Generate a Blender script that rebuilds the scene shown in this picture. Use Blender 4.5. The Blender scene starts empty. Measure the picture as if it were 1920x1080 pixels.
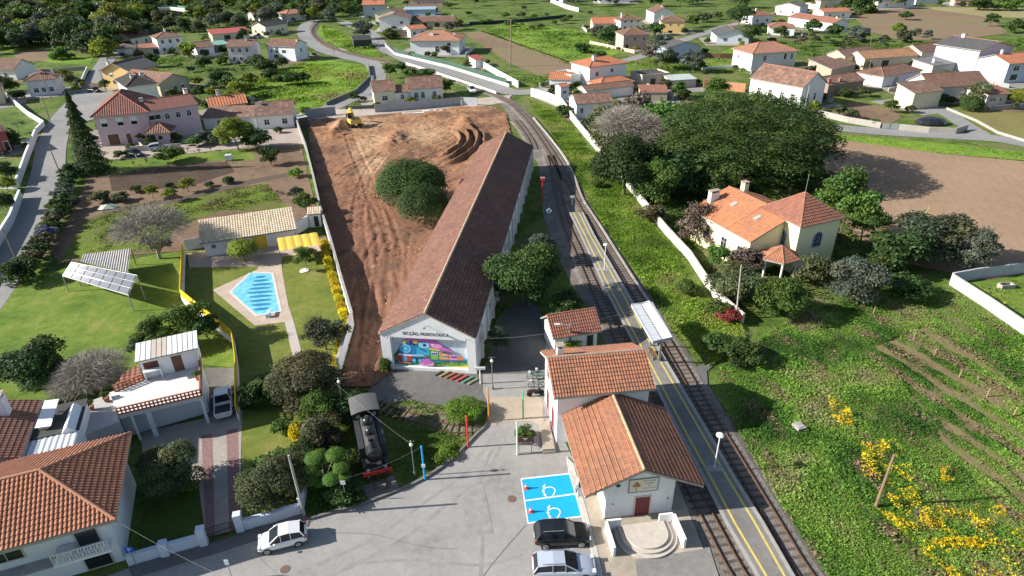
import bpy, bmesh, math, random
import numpy as np
from mathutils import Vector, Matrix
rng = np.random.default_rng(7)
random.seed(7)
S = bpy.context.scene
COL = S.collection
# ---------------------------------------------------------------- camera model
FPX, PITCH, ROLL, CAMH = 1200.0, math.radians(29), math.radians(1.0), 40.0
cF = np.array([0, math.cos(PITCH), -math.sin(PITCH)])
_R0 = np.array([1., 0, 0]); _D0 = np.array([0, -math.sin(PITCH), -math.cos(PITCH)])
cR = _R0*math.cos(ROLL) + _D0*math.sin(ROLL)
cD = -_R0*math.sin(ROLL) + _D0*math.cos(ROLL)
def ray(x, y): return cR*(x-960)/FPX + cD*(y-540)/FPX + cF
def g(x, y, z=0.0):
    d = ray(x, y); t = (z-CAMH)/d[2]
    return Vector((d[0]*t, d[1]*t, z))
def ht(bx, by, tx, ty):
    b = g(bx, by); d = ray(tx, ty)
    return CAMH + (b.y/d[1])*d[2]
def mpp(P):                      # metres per photo pixel at a place
    return float(np.dot(np.array(P)-np.array([0, 0, CAMH]), cF))/FPX
# ---------------------------------------------------------------- objects
def tag(o, label=None, cat=None, group=None, kind=None):
    if label: o['label'] = label
    if cat: o['category'] = cat
    if group: o['group'] = group
    if kind: o['kind'] = kind
    return o
def empty(name, label, cat, loc=(0, 0, 0), rz=0.0, group=None):
    o = bpy.data.objects.new(name, None); COL.objects.link(o)
    o.empty_display_size = .3
    o.location = loc; o.rotation_euler = (0, 0, rz)
    return tag(o, label, cat, group)
def link(name, me, parent=None, loc=(0, 0, 0), rz=0.0, scale=None):
    o = bpy.data.objects.new(name, me); COL.objects.link(o)
    o.location = loc; o.rotation_euler = (0, 0, rz)
    if scale is not None: o.scale = scale
    if parent: o.parent = parent
    return o
def copy_tree(o, parent=None):
    c = o.copy(); COL.objects.link(c)
    if parent: c.parent = parent
    for ch in [k for k in bpy.data.objects if k.parent == o]:
        copy_tree(ch, c)
    return c
class MB:
    def __init__(s): s.v = []; s.f = []; s.m = []; s.mi = 0
    def add(s, vs, fs):
        n = len(s.v); s.v += [tuple(p) for p in vs]
        for f in fs: s.f.append([i+n for i in f]); s.m.append(s.mi)
        return s
    def mat(s, i): s.mi = i; return s
    def box(s, x0, y0, z0, x1, y1, z1):
        return s.add([(x0,y0,z0),(x1,y0,z0),(x1,y1,z0),(x0,y1,z0),(x0,y0,z1),(x1,y0,z1),(x1,y1,z1),(x0,y1,z1)],
              [(0,3,2,1),(4,5,6,7),(0,1,5,4),(1,2,6,5),(2,3,7,6),(3,0,4,7)])
    def cbox(s, c, d): return s.box(c[0]-d[0]/2,c[1]-d[1]/2,c[2]-d[2]/2,c[0]+d[0]/2,c[1]+d[1]/2,c[2]+d[2]/2)
    def beam(s, p, q, w, h):     # rectangular bar from p to q
        p = Vector(p); q = Vector(q); d = (q-p).normalized()
        up = Vector((0,0,1)) if abs(d.z) < .95 else Vector((1,0,0))
        a = d.cross(up).normalized(); b = a.cross(d)
        a *= w/2; b *= h/2
        return s.add([p-a-b,p+a-b,p+a+b,p-a+b,q-a-b,q+a-b,q+a+b,q-a+b],
              [(0,3,2,1),(4,5,6,7),(0,1,5,4),(1,2,6,5),(2,3,7,6),(3,0,4,7)])
    def tube(s, p, q, r0, r1=None, n=8, caps=True):
        r1 = r0 if r1 is None else r1
        p = Vector(p); q = Vector(q); d = (q-p)
        if d.length < 1e-6: return s
        d.normalize()
        up = Vector((0,0,1)) if abs(d.z) < .95 else Vector((1,0,0))
        a = d.cross(up).normalized(); b = d.cross(a)
        vs = []
        for c, r in ((p,r0),(q,r1)):
            for i in range(n):
                t = 2*math.pi*i/n
                vs.append(c + a*math.cos(t)*r + b*math.sin(t)*r)
        fs = [(i,(i+1)%n,n+(i+1)%n,n+i) for i in range(n)]
        if caps: fs += [tuple(range(n-1,-1,-1)), tuple(range(n,2*n))]
        return s.add(vs, fs)
    def path(s, pts, r, n=6):
        for a, b in zip(pts[:-1], pts[1:]): s.tube(a, b, r, r, n, False)
        return s
    def lathe(s, prof, n=16, c=(0,0,0)):
        vs = []; fs = []
        for r, z in prof:
            for i in range(n):
                t = 2*math.pi*i/n; vs.append((c[0]+r*math.cos(t), c[1]+r*math.sin(t), c[2]+z))
        for k in range(len(prof)-1):
            for i in range(n):
                j = (i+1)%n; fs.append((k*n+i,k*n+j,(k+1)*n+j,(k+1)*n+i))
        fs.append(tuple(range(n-1,-1,-1))); fs.append(tuple(range((len(prof)-1)*n,len(prof)*n)))
        return s.add(vs, fs)
    def ell(s, c, r, nu=14, nv=8):
        vs = [(c[0],c[1],c[2]-r[2])]; fs = []
        for k in range(1, nv):
            a = -math.pi/2 + math.pi*k/nv
            for i in range(nu):
                t = 2*math.pi*i/nu
                vs.append((c[0]+r[0]*math.cos(a)*math.cos(t), c[1]+r[1]*math.cos(a)*math.sin(t), c[2]+r[2]*math.sin(a)))
        vs.append((c[0],c[1],c[2]+r[2])); L = len(vs)-1
        for i in range(nu):
            j = (i+1)%nu
            fs.append((0,1+j,1+i)); fs.append((L,L-nu+i,L-nu+j))
            for k in range(nv-2): fs.append((1+k*nu+i,1+k*nu+j,1+(k+1)*nu+j,1+(k+1)*nu+i))
        return s.add(vs, fs)
    def prism(s, poly, z0, z1):  # poly in xy
        n = len(poly)
        a = sum(poly[i][0]*poly[(i+1)%n][1]-poly[(i+1)%n][0]*poly[i][1] for i in range(n))
        if a < 0: poly = poly[::-1]
        return s.add([(p[0],p[1],z0) for p in poly]+[(p[0],p[1],z1) for p in poly],
              [tuple(range(n-1,-1,-1)), tuple(range(n,2*n))]+[(i,(i+1)%n,n+(i+1)%n,n+i) for i in range(n)])
    def slab(s, poly, t):        # planar 3d polygon (CCW from above) given thickness downwards
        n = len(poly)
        return s.add([tuple(p) for p in poly]+[(p[0],p[1],p[2]-t) for p in poly],
              [tuple(range(n)), tuple(range(2*n-1,n-1,-1))]+[(i,n+i,n+(i+1)%n,(i+1)%n) for i in range(n)])
    def mesh(s, name, mats, smooth=False, uv=None):
        me = bpy.data.meshes.new(name); me.from_pydata(s.v, [], s.f)
        for m in (mats if isinstance(mats, (list, tuple)) else [mats]): me.materials.append(m)
        me.polygons.foreach_set('material_index', s.m)
        if smooth: me.polygons.foreach_set('use_smooth', [True]*len(s.f))
        me.update(); return me
    def build(s, name, mats, parent=None, loc=(0,0,0), rz=0.0, smooth=False):
        return link(name, s.mesh(name, mats, smooth), parent, loc, rz)
# ---------------------------------------------------------------- numpy noise
_perm = np.random.default_rng(3).random((256, 256))
def vnoise(x, y, sc=1.0, off=0):
    x = np.asarray(x)/sc+off*17.3+1000; y = np.asarray(y)/sc+off*9.7+1000
    xi = np.floor(x).astype(int); yi = np.floor(y).astype(int)
    fx = x-xi; fy = y-yi; fx = fx*fx*(3-2*fx); fy = fy*fy*(3-2*fy)
    P = lambda a, b: _perm[a % 256, b % 256]
    return (P(xi,yi)*(1-fx)+P(xi+1,yi)*fx)*(1-fy)+(P(xi,yi+1)*(1-fx)+P(xi+1,yi+1)*fx)*fy
def fbm(x, y, sc, off=0, n=4):
    r = 0; a = .5; t = 0
    for k in range(n):
        r = r+a*vnoise(x, y, sc/2**k, off+k); t += a; a *= .5
    return r/t
def inpoly(x, y, poly):
    r = np.zeros(x.shape, bool); n = len(poly)
    for i in range(n):
        x0, y0 = poly[i][0], poly[i][1]; x1, y1 = poly[(i+1)%n][0], poly[(i+1)%n][1]
        if y0 == y1: continue
        c = ((y0 > y) != (y1 > y)) & (x < (x1-x0)*(y-y0)/(y1-y0)+x0)
        r ^= c
    return r
def npmesh(name, V, F, mats, cols=None, mi=None):   # F: (n,k) quads or tris
    me = bpy.data.meshes.new(name); n, k = F.shape
    me.vertices.add(len(V)); me.vertices.foreach_set('co', np.ascontiguousarray(V, dtype=np.float32).ravel())
    me.loops.add(n*k); me.loops.foreach_set('vertex_index', F.ravel().astype(np.int32))
    me.polygons.add(n); me.polygons.foreach_set('loop_start', np.arange(0, n*k, k, dtype=np.int32))
    try: me.polygons.foreach_set('loop_total', np.full(n, k, dtype=np.int32))
    except Exception: pass
    for m in (mats if isinstance(mats, (list, tuple)) else [mats]): me.materials.append(m)
    if mi is not None: me.polygons.foreach_set('material_index', mi.astype(np.int32))
    me.update(calc_edges=True)
    if cols is not None:
        a = me.color_attributes.new('tint', 'FLOAT_COLOR', 'POINT')
        c4 = np.ones((len(V), 4), np.float32); c4[:, :3] = cols
        a.data.foreach_set('color', c4.ravel())
    me.validate(); return me
# ---------------------------------------------------------------- materials
_mc = {}
def nodes(name):
    m = bpy.data.materials.new(name); m.use_nodes = True
    nt = m.node_tree; b = nt.nodes['Principled BSDF']
    return m, nt, b
def N(nt, t, **kw):
    n = nt.nodes.new(t)
    for k, v in kw.items():
        if k.startswith('i_'): n.inputs[int(k[2:]) if k[2:].isdigit() else k[2:].replace('_', ' ')].default_value = v
        else: setattr(n, k, v)
    return n
def ramp(nt, fac, stops, interp='LINEAR'):
    r = nt.nodes.new('ShaderNodeValToRGB'); r.color_ramp.interpolation = interp
    e = r.color_ramp.elements
    while len(e) < len(stops): e.new(.5)
    for i, (p, c) in enumerate(stops):
        e[i].position = p; e[i].color = (*c, 1) if len(c) == 3 else c
    nt.links.new(fac, r.inputs[0]); return r.outputs[0]
def mix(nt, fac, a, b, mode='MIX'):
    n = nt.nodes.new('ShaderNodeMix'); n.data_type = 'RGBA'; n.blend_type = mode
    for sock, val in ((n.inputs[0], fac), (n.inputs[6], a), (n.inputs[7], b)):
        if isinstance(val, bpy.types.NodeSocket): nt.links.new(val, sock)
        else: sock.default_value = val if not isinstance(val, tuple) else ((*val, 1) if len(val) == 3 else val)
    return n.outputs[2]
def pos(nt, obj=False):
    if obj: return nt.nodes.new('ShaderNodeTexCoord').outputs['Object']
    return nt.nodes.new('ShaderNodeNewGeometry').outputs['Position']
def noise(nt, vec, scale, detail=4, rough=.55):
    n = nt.nodes.new('ShaderNodeTexNoise'); n.inputs['Scale'].default_value = scale
    n.inputs['Detail'].default_value = detail; n.inputs['Roughness'].default_value = rough
    nt.links.new(vec, n.inputs['Vector']); return n.outputs[0]
def bump(nt, b, h, dist, strength=1.0):
    n = nt.nodes.new('ShaderNodeBump'); n.inputs['Distance'].default_value = dist; n.inputs['Strength'].default_value = strength
    nt.links.new(h, n.inputs['Height']); nt.links.new(n.outputs[0], b.inputs['Normal'])
def dk(c, k): return tuple(x*k for x in c)
def PM(name, c, rough=.7, var=.18, scale=1.5, metal=0.0, stain=None, bmp=0.0):
    """painted / mineral surface: base colour with wear"""
    key = (name, c, rough, var, stain)
    if key in _mc: return _mc[key]
    m, nt, b = nodes(name); v = pos(nt)
    n1 = noise(nt, v, scale, 5, .6)
    col = ramp(nt, n1, [(.3, dk(c, 1-var)), (.7, dk(c, 1+var*.4))])
    if stain:
        n2 = noise(nt, v, scale*.45, 6, .7)
        f = ramp(nt, n2, [(.52, (0,0,0)), (.72, (1,1,1))])
        col = mix(nt, f, col, stain)
    nt.links.new(col, b.inputs['Base Color'])
    b.inputs['Roughness'].default_value = rough; b.inputs['Metallic'].default_value = metal
    if bmp: bump(nt, b, n1, bmp)
    _mc[key] = m; return m
def flatm(name, c, rough=.5, metal=0.0, coat=0.0):
    key = (name, c)
    if key in _mc: return _mc[key]
    m, nt, b = nodes(name); b.inputs['Base Color'].default_value = (*c, 1)
    b.inputs['Roughness'].default_value = rough; b.inputs['Metallic'].default_value = metal
    if coat: b.inputs['Coat Weight'].default_value = coat
    _mc[key] = m; return m
def wallm(c, dirt=.35):
    """rendered house wall with faint runs and patches"""
    key = ('wall', c, dirt)
    if key in _mc: return _mc[key]
    m, nt, b = nodes('wall_paint'); v = pos(nt)
    mp = N(nt, 'ShaderNodeMapping'); mp.inputs['Scale'].default_value = (1.6, 1.6, .25); nt.links.new(v, mp.inputs[0])
    n1 = noise(nt, mp.outputs[0], 1.2, 5, .65); n2 = noise(nt, v, .5, 6, .7)
    f = ramp(nt, n1, [(.45, (0,0,0)), (.8, (dirt,)*3)])
    f2 = ramp(nt, n2, [(.5, (0,0,0)), (.75, (dirt,)*3)])
    col = mix(nt, f, c, tuple(x*.55+.05 for x in c)); col = mix(nt, f2, col, tuple(x*.6+.03 for x in c))
    nt.links.new(col, b.inputs['Base Color']); b.inputs['Roughness'].default_value = .85
    _mc[key] = m; return m
def tilem(name, cols, grime=(.06,.05,.045), gr=.35, wave=False):
    """clay tiles: a colour for every tile (UV cell), moss and soot patches, optional barrel bump"""
    key = ('tile', name)
    if key in _mc: return _mc[key]
    m, nt, b = nodes(name)
    uv = nt.nodes.new('ShaderNodeUVMap').outputs[0]
    fl = N(nt, 'ShaderNodeVectorMath', operation='FLOOR'); nt.links.new(uv, fl.inputs[0])
    wn = N(nt, 'ShaderNodeTexWhiteNoise', noise_dimensions='2D'); nt.links.new(fl.outputs[0], wn.inputs['Vector'])
    k = len(cols)
    col = ramp(nt, wn.outputs[0], [(i/max(1, k-1), c) for i, c in enumerate(cols)])
    v = pos(nt); n2 = noise(nt, v, .35, 6, .65); n3 = noise(nt, v, 2.2, 4, .6)
    mm = N(nt, 'ShaderNodeMath', operation='MULTIPLY'); nt.links.new(n2, mm.inputs[0]); nt.links.new(n3, mm.inputs[1])
    f = ramp(nt, mm.outputs[0], [(.2, (0,0,0)), (.42, (gr,)*3)])
    col = mix(nt, f, col, grime)
    nt.links.new(col, b.inputs['Base Color']); b.inputs['Roughness'].default_value = .9
    if wave:
        sx = N(nt, 'ShaderNodeSeparateXYZ'); nt.links.new(uv, sx.inputs[0])
        mu = N(nt, 'ShaderNodeMath', operation='MULTIPLY'); mu.inputs[1].default_value = 2*math.pi; nt.links.new(sx.outputs[0], mu.inputs[0])
        si = N(nt, 'ShaderNodeMath', operation='SINE'); nt.links.new(mu.outputs[0], si.inputs[0])
        fr = N(nt, 'ShaderNodeMath', operation='FRACT'); nt.links.new(sx.outputs[1], fr.inputs[0])
        sm = N(nt, 'ShaderNodeMath', operation='MULTIPLY'); sm.inputs[1].default_value = .35; nt.links.new(si.outputs[0], sm.inputs[0])
        ad = N(nt, 'ShaderNodeMath', operation='SUBTRACT'); nt.links.new(sm.outputs[0], ad.inputs[0]); nt.links.new(fr.outputs[0], ad.inputs[1])
        bump(nt, b, ad.outputs[0], .09)
    _mc[key] = m; return m
def groundm(name, stops, s1=.08, s2=.9, bmp=.1, fine=None, rough=.95, rows=None):
    """open ground: two scales of noise through a colour ramp; rows = (angle, spacing, depth) for furrows"""
    key = ('g', name)
    if key in _mc: return _mc[key]
    m, nt, b = nodes(name); v = pos(nt)
    a = noise(nt, v, s1, 5, .6); c = noise(nt, v, s2, 6, .7)
    mm = N(nt, 'ShaderNodeMath', operation='MULTIPLY_ADD'); mm.inputs[1].default_value = .55
    nt.links.new(a, mm.inputs[0])
    m2 = N(nt, 'ShaderNodeMath', operation='MULTIPLY'); m2.inputs[1].default_value = .45; nt.links.new(c, m2.inputs[0])
    nt.links.new(m2.outputs[0], mm.inputs[2])
    col = ramp(nt, mm.outputs[0], [(.5+(p_-.5)*.6, c_) for p_, c_ in stops])
    if fine:
        n3 = noise(nt, v, fine[0], 3, .7)
        f = ramp(nt, n3, [(.4, (0,0,0)), (.7, (fine[2],)*3)]); col = mix(nt, f, col, fine[1])
    h = c
    if rows:
        mp = N(nt, 'ShaderNodeMapping'); mp.inputs['Rotation'].default_value = (0, 0, rows[0]); nt.links.new(v, mp.inputs[0])
        w = N(nt, 'ShaderNodeTexWave', wave_type='BANDS', bands_direction='X'); nt.links.new(mp.outputs[0], w.inputs[0])
        w.inputs['Scale'].default_value = .314/rows[1]; w.inputs['Distortion'].default_value = .6; w.inputs['Detail'].default_value = 2
        w.inputs['Detail Scale'].default_value = .6
        ad = N(nt, 'ShaderNodeMath', operation='MULTIPLY_ADD'); ad.inputs[1].default_value = rows[2]
        nt.links.new(w.outputs[1], ad.inputs[0]); nt.links.new(c, ad.inputs[2]); h = ad.outputs[0]
        if len(rows) > 3: col = mix(nt, ramp(nt, w.outputs[1], [(.55, (0,0,0)), (.85, (rows[4],)*3)]), col, rows[3])
    nt.links.new(col, b.inputs['Base Color']); b.inputs['Roughness'].default_value = rough
    b.inputs['Specular IOR Level'].default_value = .15
    if bmp: bump(nt, b, h, bmp)
    _mc[key] = m; return m
def leafm(name, c1, c2, c3=None, trans=.35):
    key = ('leaf', name)
    if key in _mc: return _mc[key]
    m, nt, b = nodes(name)
    ge = nt.nodes.new('ShaderNodeNewGeometry'); oi = nt.nodes.new('ShaderNodeObjectInfo')
    st = [(0, c1), (.7, c2)] + ([(1, c3)] if c3 else [])
    col = ramp(nt, ge.outputs['Random Per Island'], st)
    at = N(nt, 'ShaderNodeVertexColor', layer_name='tint'); col = mix(nt, 1.0, col, at.outputs[0], 'MULTIPLY')
    hs = nt.nodes.new('ShaderNodeHueSaturation'); nt.links.new(col, hs.inputs['Color'])
    mr = N(nt, 'ShaderNodeMapRange'); mr.inputs[3].default_value = .485; mr.inputs[4].default_value = .515
    nt.links.new(oi.outputs['Random'], mr.inputs[0]); nt.links.new(mr.outputs[0], hs.inputs['Hue'])
    mv = N(nt, 'ShaderNodeMapRange'); mv.inputs[3].default_value = .8; mv.inputs[4].default_value = 1.2
    nt.links.new(oi.outputs['Random'], mv.inputs[0]); nt.links.new(mv.outputs[0], hs.inputs['Value'])
    nt.links.new(hs.outputs[0], b.inputs['Base Color'])
    b.inputs['Roughness'].default_value = .65; b.inputs['Specular IOR Level'].default_value = .25
    if trans:
        t = nt.nodes.new('ShaderNodeBsdfTranslucent'); nt.links.new(hs.outputs[0], t.inputs[0])
        mx = nt.nodes.new('ShaderNodeMixShader'); mx.inputs[0].default_value = trans
        nt.links.new(b.outputs[0], mx.inputs[1]); nt.links.new(t.outputs[0], mx.inputs[2])
        nt.links.new(mx.outputs[0], nt.nodes['Material Output'].inputs[0])
    _mc[key] = m; return m
def tintm(name, trans=.2, rough=.8):
    key = ('tint', name)
    if key in _mc: return _mc[key]
    m, nt, b = nodes(name); a = N(nt, 'ShaderNodeVertexColor', layer_name='tint')
    nt.links.new(a.outputs[0], b.inputs['Base Color']); b.inputs['Roughness'].default_value = rough
    b.inputs['Specular IOR Level'].default_value = .2
    if trans:
        t = nt.nodes.new('ShaderNodeBsdfTranslucent'); nt.links.new(a.outputs[0], t.inputs[0])
        mx = nt.nodes.new('ShaderNodeMixShader'); mx.inputs[0].default_value = trans
        nt.links.new(b.outputs[0], mx.inputs[1]); nt.links.new(t.outputs[0], mx.inputs[2])
        nt.links.new(mx.outputs[0], nt.nodes['Material Output'].inputs[0])
    _mc[key] = m; return m
GLASS = flatm('window_glass', (.02, .025, .03), .08)
WHITE = PM('white_paint', (.78, .78, .76), .6, .08)
SHUT = PM('roller_shutter', (.72, .74, .76), .5, .06)
DARK = PM('dark_metal', (.03, .03, .032), .5, .1)
GREY = PM('grey_metal', (.32, .33, .34), .45, .12, metal=.3)
CONC = PM('concrete', (.36, .34, .31), .9, .25, 1.2, stain=(.2, .19, .17), bmp=.02)
WOOD = PM('brown_wood', (.16, .085, .05), .8, .25)
REDW = PM('dark_red_paint', (.17, .02, .03), .55, .15)
BARK = PM('bark', (.12, .09, .065), .95, .35, 3)
PALEBARK = PM('pale_bark', (.3, .27, .23), .95, .3, 3)
RUBBER = flatm('tyre_rubber', (.015, .015, .016), .8)
YEL = PM('yellow_paint', (.8, .52, .01), .6, .1)
# ---------------------------------------------------------------- curves, sheets, walls
def smooth(pts, n=8, closed=False):
    P = [Vector(p) for p in pts]; L = len(P); out = []
    rngi = range(L) if closed else range(L-1)
    for i in rngi:
        if closed: p0, p1, p2, p3 = P[i-1], P[i], P[(i+1)%L], P[(i+2)%L]
        else: p0, p1, p2, p3 = P[max(i-1, 0)], P[i], P[i+1], P[min(i+2, L-1)]
        for k in range(n):
            t = k/n
            out.append(.5*((2*p1)+(p2-p0)*t+(2*p0-5*p1+4*p2-p3)*t*t+(3*p1-p0-3*p2+p3)*t**3))
    if not closed: out.append(P[-1])
    return out
def sheet(name, pts, z, m, kind='structure', label=None, cat=None, parent=None, px=True):
    P = [g(*p) for p in pts] if px else [Vector((p[0], p[1], 0)) for p in pts]
    bm = bmesh.new(); f = bm.faces.new([bm.verts.new((p.x, p.y, z)) for p in P])
    bmesh.ops.triangulate(bm, faces=[f]); bm.normal_update()
    for f in bm.faces:
        if f.normal.z < 0: f.normal_flip()
    me = bpy.data.meshes.new(name); bm.to_mesh(me); bm.free(); me.materials.append(m)
    o = link(name, me, parent); 
    if parent is None: tag(o, label, cat, None, kind)
    return o
def offsets(P, d):
    out = []; n = len(P)
    for i, p in enumerate(P):
        a = P[max(i-1, 0)]; b = P[min(i+1, n-1)]
        t1 = (p-a).xy.normalized() if i > 0 else (b-p).xy.normalized()
        t2 = (b-p).xy.normalized() if i < n-1 else t1
        n1 = Vector((-t1.y, t1.x)); n2 = Vector((-t2.y, t2.x)); m = (n1+n2)
        if m.length < 1e-5: m = n1
        m.normalize(); k = d/max(.35, m.dot(n1))
        out.append(Vector((p.x+m.x*k, p.y+m.y*k, p.z)))
    return out
def ribbon(name, P, w0, w1, z, m, parent=None, kind='structure', label=None, cat=None, zs=None):
    """flat strip from offset w0 to w1 beside a line"""
    A = offsets(P, w0); B = offsets(P, w1); mb = MB()
    vs = []
    for a, b in zip(A, B): vs += [(a.x, a.y, z), (b.x, b.y, z)]
    fs = [(2*i, 2*i+2, 2*i+3, 2*i+1) for i in range(len(A)-1)]
    if w1 > w0: pass
    else: fs = [f[::-1] for f in fs]
    mb.add(vs, fs); o = mb.build(name, m, parent)
    if parent is None: tag(o, label, cat, None, kind)
    return o
def wallmesh(P, h, t, mb=None, z0=-.2):
    A = offsets(P, t/2); B = offsets(P, -t/2); mb = mb or MB(); n = len(P); vs = []
    hh = h if isinstance(h, (list, tuple)) else [h]*n
    for i in range(n):
        vs += [(A[i].x, A[i].y, z0), (B[i].x, B[i].y, z0), (A[i].x, A[i].y, hh[i]), (B[i].x, B[i].y, hh[i])]
    fs = [(0, 1, 3, 2), (4*n-4, 4*n-2, 4*n-1, 4*n-3)]
    for i in range(n-1):
        a = 4*i; b = a+4
        fs += [(a, a+2, b+2, b), (a+1, b+1, b+3, a+3), (a+2, a+3, b+3, b+2)]
    return mb.add(vs, fs)
def wall(name, label, cat, pts, h, t, m, cap=None, capm=None, group=None, px=True):
    P = [g(*p) for p in pts] if px else [Vector(p) for p in pts]
    c = P[0].copy(); r = empty(name, label, cat, c, 0, group)
    P = [p-c for p in P]
    wallmesh(P, h, t).build('wall', m, r)
    if cap:
        wallmesh(P, h+cap, t+.12, z0=h+.003).build('coping', capm or m, r)
    return r
def text(parent, name, body, size, m, loc, rot, ext=.01, sx=1.0):
    cu = bpy.data.curves.new(name, 'FONT'); cu.body = body; cu.size = size; cu.extrude = ext
    cu.align_x = 'CENTER'; cu.align_y = 'CENTER'; cu.space_character = 1.05
    tmp = bpy.data.objects.new('tmp_text', cu); COL.objects.link(tmp)
    dg = bpy.context.evaluated_depsgraph_get(); me = bpy.data.meshes.new_from_object(tmp.evaluated_get(dg))
    bpy.data.objects.remove(tmp); bpy.data.curves.remove(cu)
    me.materials.clear(); me.materials.append(m)
    o = link(name, me, parent, loc); o.rotation_euler = rot; o.scale = (sx, 1, 1)
    return o
# ---------------------------------------------------------------- roofs
T_ORANGE = tilem('clay_tiles_orange', [(.34,.14,.075),(.37,.16,.088),(.30,.118,.062),(.35,.15,.083)], (.12,.08,.06), .7)
T_BROWN = tilem('clay_tiles_brown', [(.17,.085,.058),(.21,.108,.072),(.14,.072,.052),(.25,.135,.088)], (.08,.065,.05), .8, True)
T_RED = tilem('clay_tiles_red', [(.26,.10,.063),(.30,.125,.08),(.215,.083,.055)], (.12,.08,.06), .6)
T_REDW = tilem('clay_tiles_red_far', [(.21,.078,.055),(.245,.092,.068),(.18,.066,.05)], (.10,.065,.055), .6, True)
T_SALMON = tilem('clay_tiles_salmon', [(.36,.165,.10),(.40,.19,.115),(.31,.14,.085)], (.22,.13,.09), .6, True)
T_ORG = tilem('clay_tiles_bright', [(.46,.155,.068),(.50,.18,.08),(.40,.125,.058)], (.22,.12,.08), .55, True)
T_GREY = tilem('slate_grey_tiles', [(.09,.085,.09),(.11,.105,.105),(.075,.072,.075)], (.06,.06,.06), .4, True)
T_BLACK = tilem('black_tiles', [(.022,.02,.02),(.03,.027,.026),(.018,.017,.017)], (.03,.03,.03), .4, True)
T_OLD = tilem('old_clay_tiles', [(.19,.10,.07),(.25,.13,.09),(.14,.078,.058),(.29,.17,.12)], (.065,.058,.05), .8)
T_MUSEUM = tilem('museum_tiles', [(.19,.088,.06),(.225,.108,.073),(.165,.075,.053),(.265,.14,.10)], (.07,.048,.038), .65)
T_CREAM = tilem('cream_tiles', [(.56,.46,.31),(.62,.52,.37),(.47,.36,.24)], (.3,.22,.15), .4)
MORTAR = PM('ridge_mortar', (.38,.30,.24), .9, .3, 3)
RIDGE = PM('ridge_tiles', (.34,.15,.09), .9, .3, 3)
SOFFIT = PM('roof_edge', (.42,.38,.34), .9, .25, 2)
def tile_plane(bm, poly, ps, pt, amp, step, detail, mi):
    P = [Vector(p) for p in poly]; n = len(P)
    nor = Vector((0,0,0))
    for i in range(n): nor += P[i].cross(P[(i+1)%n])
    nor.normalize()
    if nor.z < 0: nor = -nor; P = P[::-1]
    k = min(range(n), key=lambda i: P[i].z+P[(i+1)%n].z)
    e = (P[(k+1)%n]-P[k]).normalized(); u = nor.cross(e)
    o = P[k]; sc = [(p-o).dot(e) for p in P]; tc = [(p-o).dot(u) for p in P]
    uvl = bm.loops.layers.uv.verify()
    off = .02
    if not detail:
        f = bm.faces.new([bm.verts.new(p+nor*off) for p in P]); f.material_index = mi
        for l in f.loops:
            q = l.vert.co-o; l[uvl].uv = (q.dot(e)/ps+50, q.dot(u)/pt+50)
        return
    tmp = bmesh.new(); ul = tmp.loops.layers.uv.verify()
    K = detail
    ns = int((max(sc)-min(sc))/ps*K)+1; S0 = min(sc); ds = (max(sc)-min(sc))/ns
    nt_ = max(1, int(round((max(tc))/pt))); dt = max(tc)/nt_
    rows = []
    for j in range(nt_): rows += [(j*dt, step), ((j+1)*dt-.004, 0.0)]
    ss = [S0+ds*i for i in range(ns+1)]
    prof = [amp*(abs(math.sin(math.pi*s/ps))**.8) for s in ss]
    G = []
    for t, hgt in rows:
        G.append([tmp.verts.new(o+e*s+u*t+nor*(off+hgt+a)) for s, a in zip(ss, prof)])
    for j in range(len(rows)-1):
        for i in range(ns):
            f = tmp.faces.new((G[j][i], G[j][i+1], G[j+1][i+1], G[j+1][i]))
            t0 = rows[j][0]; t1 = rows[j+1][0]
            if t1-t0 < .01: t0 = t1 = t1+.005
            c = ((ss[i],t0+.001),(ss[i+1],t0+.001),(ss[i+1],t1-.001),(ss[i],t1-.001))
            cs = math.floor((ss[i]+ds*.5)/ps)+.5; ct = math.floor((t0+t1)/2/dt)+.5
            for l in f.loops: l[ul].uv = (cs+50, ct+50)
    rect = n == 4 and all(min(abs(s-min(sc)), abs(s-max(sc))) < .01 for s in sc)
    if not rect:
        for i in range(n):
            if i == k: continue
            a, b = P[i], P[(i+1)%n]; m = (b-a).cross(nor).normalized()
            bmesh.ops.bisect_plane(tmp, geom=tmp.verts[:]+tmp.edges[:]+tmp.faces[:], plane_co=a, plane_no=m, clear_outer=True)
    mp = {}
    for v in tmp.verts: mp[v] = bm.verts.new(v.co)
    for f in tmp.faces:
        try: nf = bm.faces.new([mp[v] for v in f.verts])
        except ValueError: continue
        nf.material_index = mi
        for l, l2 in zip(nf.loops, f.loops): l[uvl].uv = l2[ul].uv
    tmp.free()
def slab_bm(bm, poly, t, mi):
    mb = MB(); P = [Vector(p) for p in poly]
    nor = sum(((P[i]-P[0]).cross(P[(i+1)%len(P)]-P[0]) for i in range(len(P))), Vector((0,0,0)))
    if nor.z < 0: P = P[::-1]
    mb.slab(P, t); vs = [bm.verts.new(v) for v in mb.v]
    for f in mb.f:
        nf = bm.faces.new([vs[i] for i in f]); nf.material_index = mi
def bm_add(bm, mb, mi):
    vs = [bm.verts.new(v) for v in mb.v]
    for f in mb.f: nf = bm.faces.new([vs[i] for i in f]); nf.material_index = mi
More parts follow.
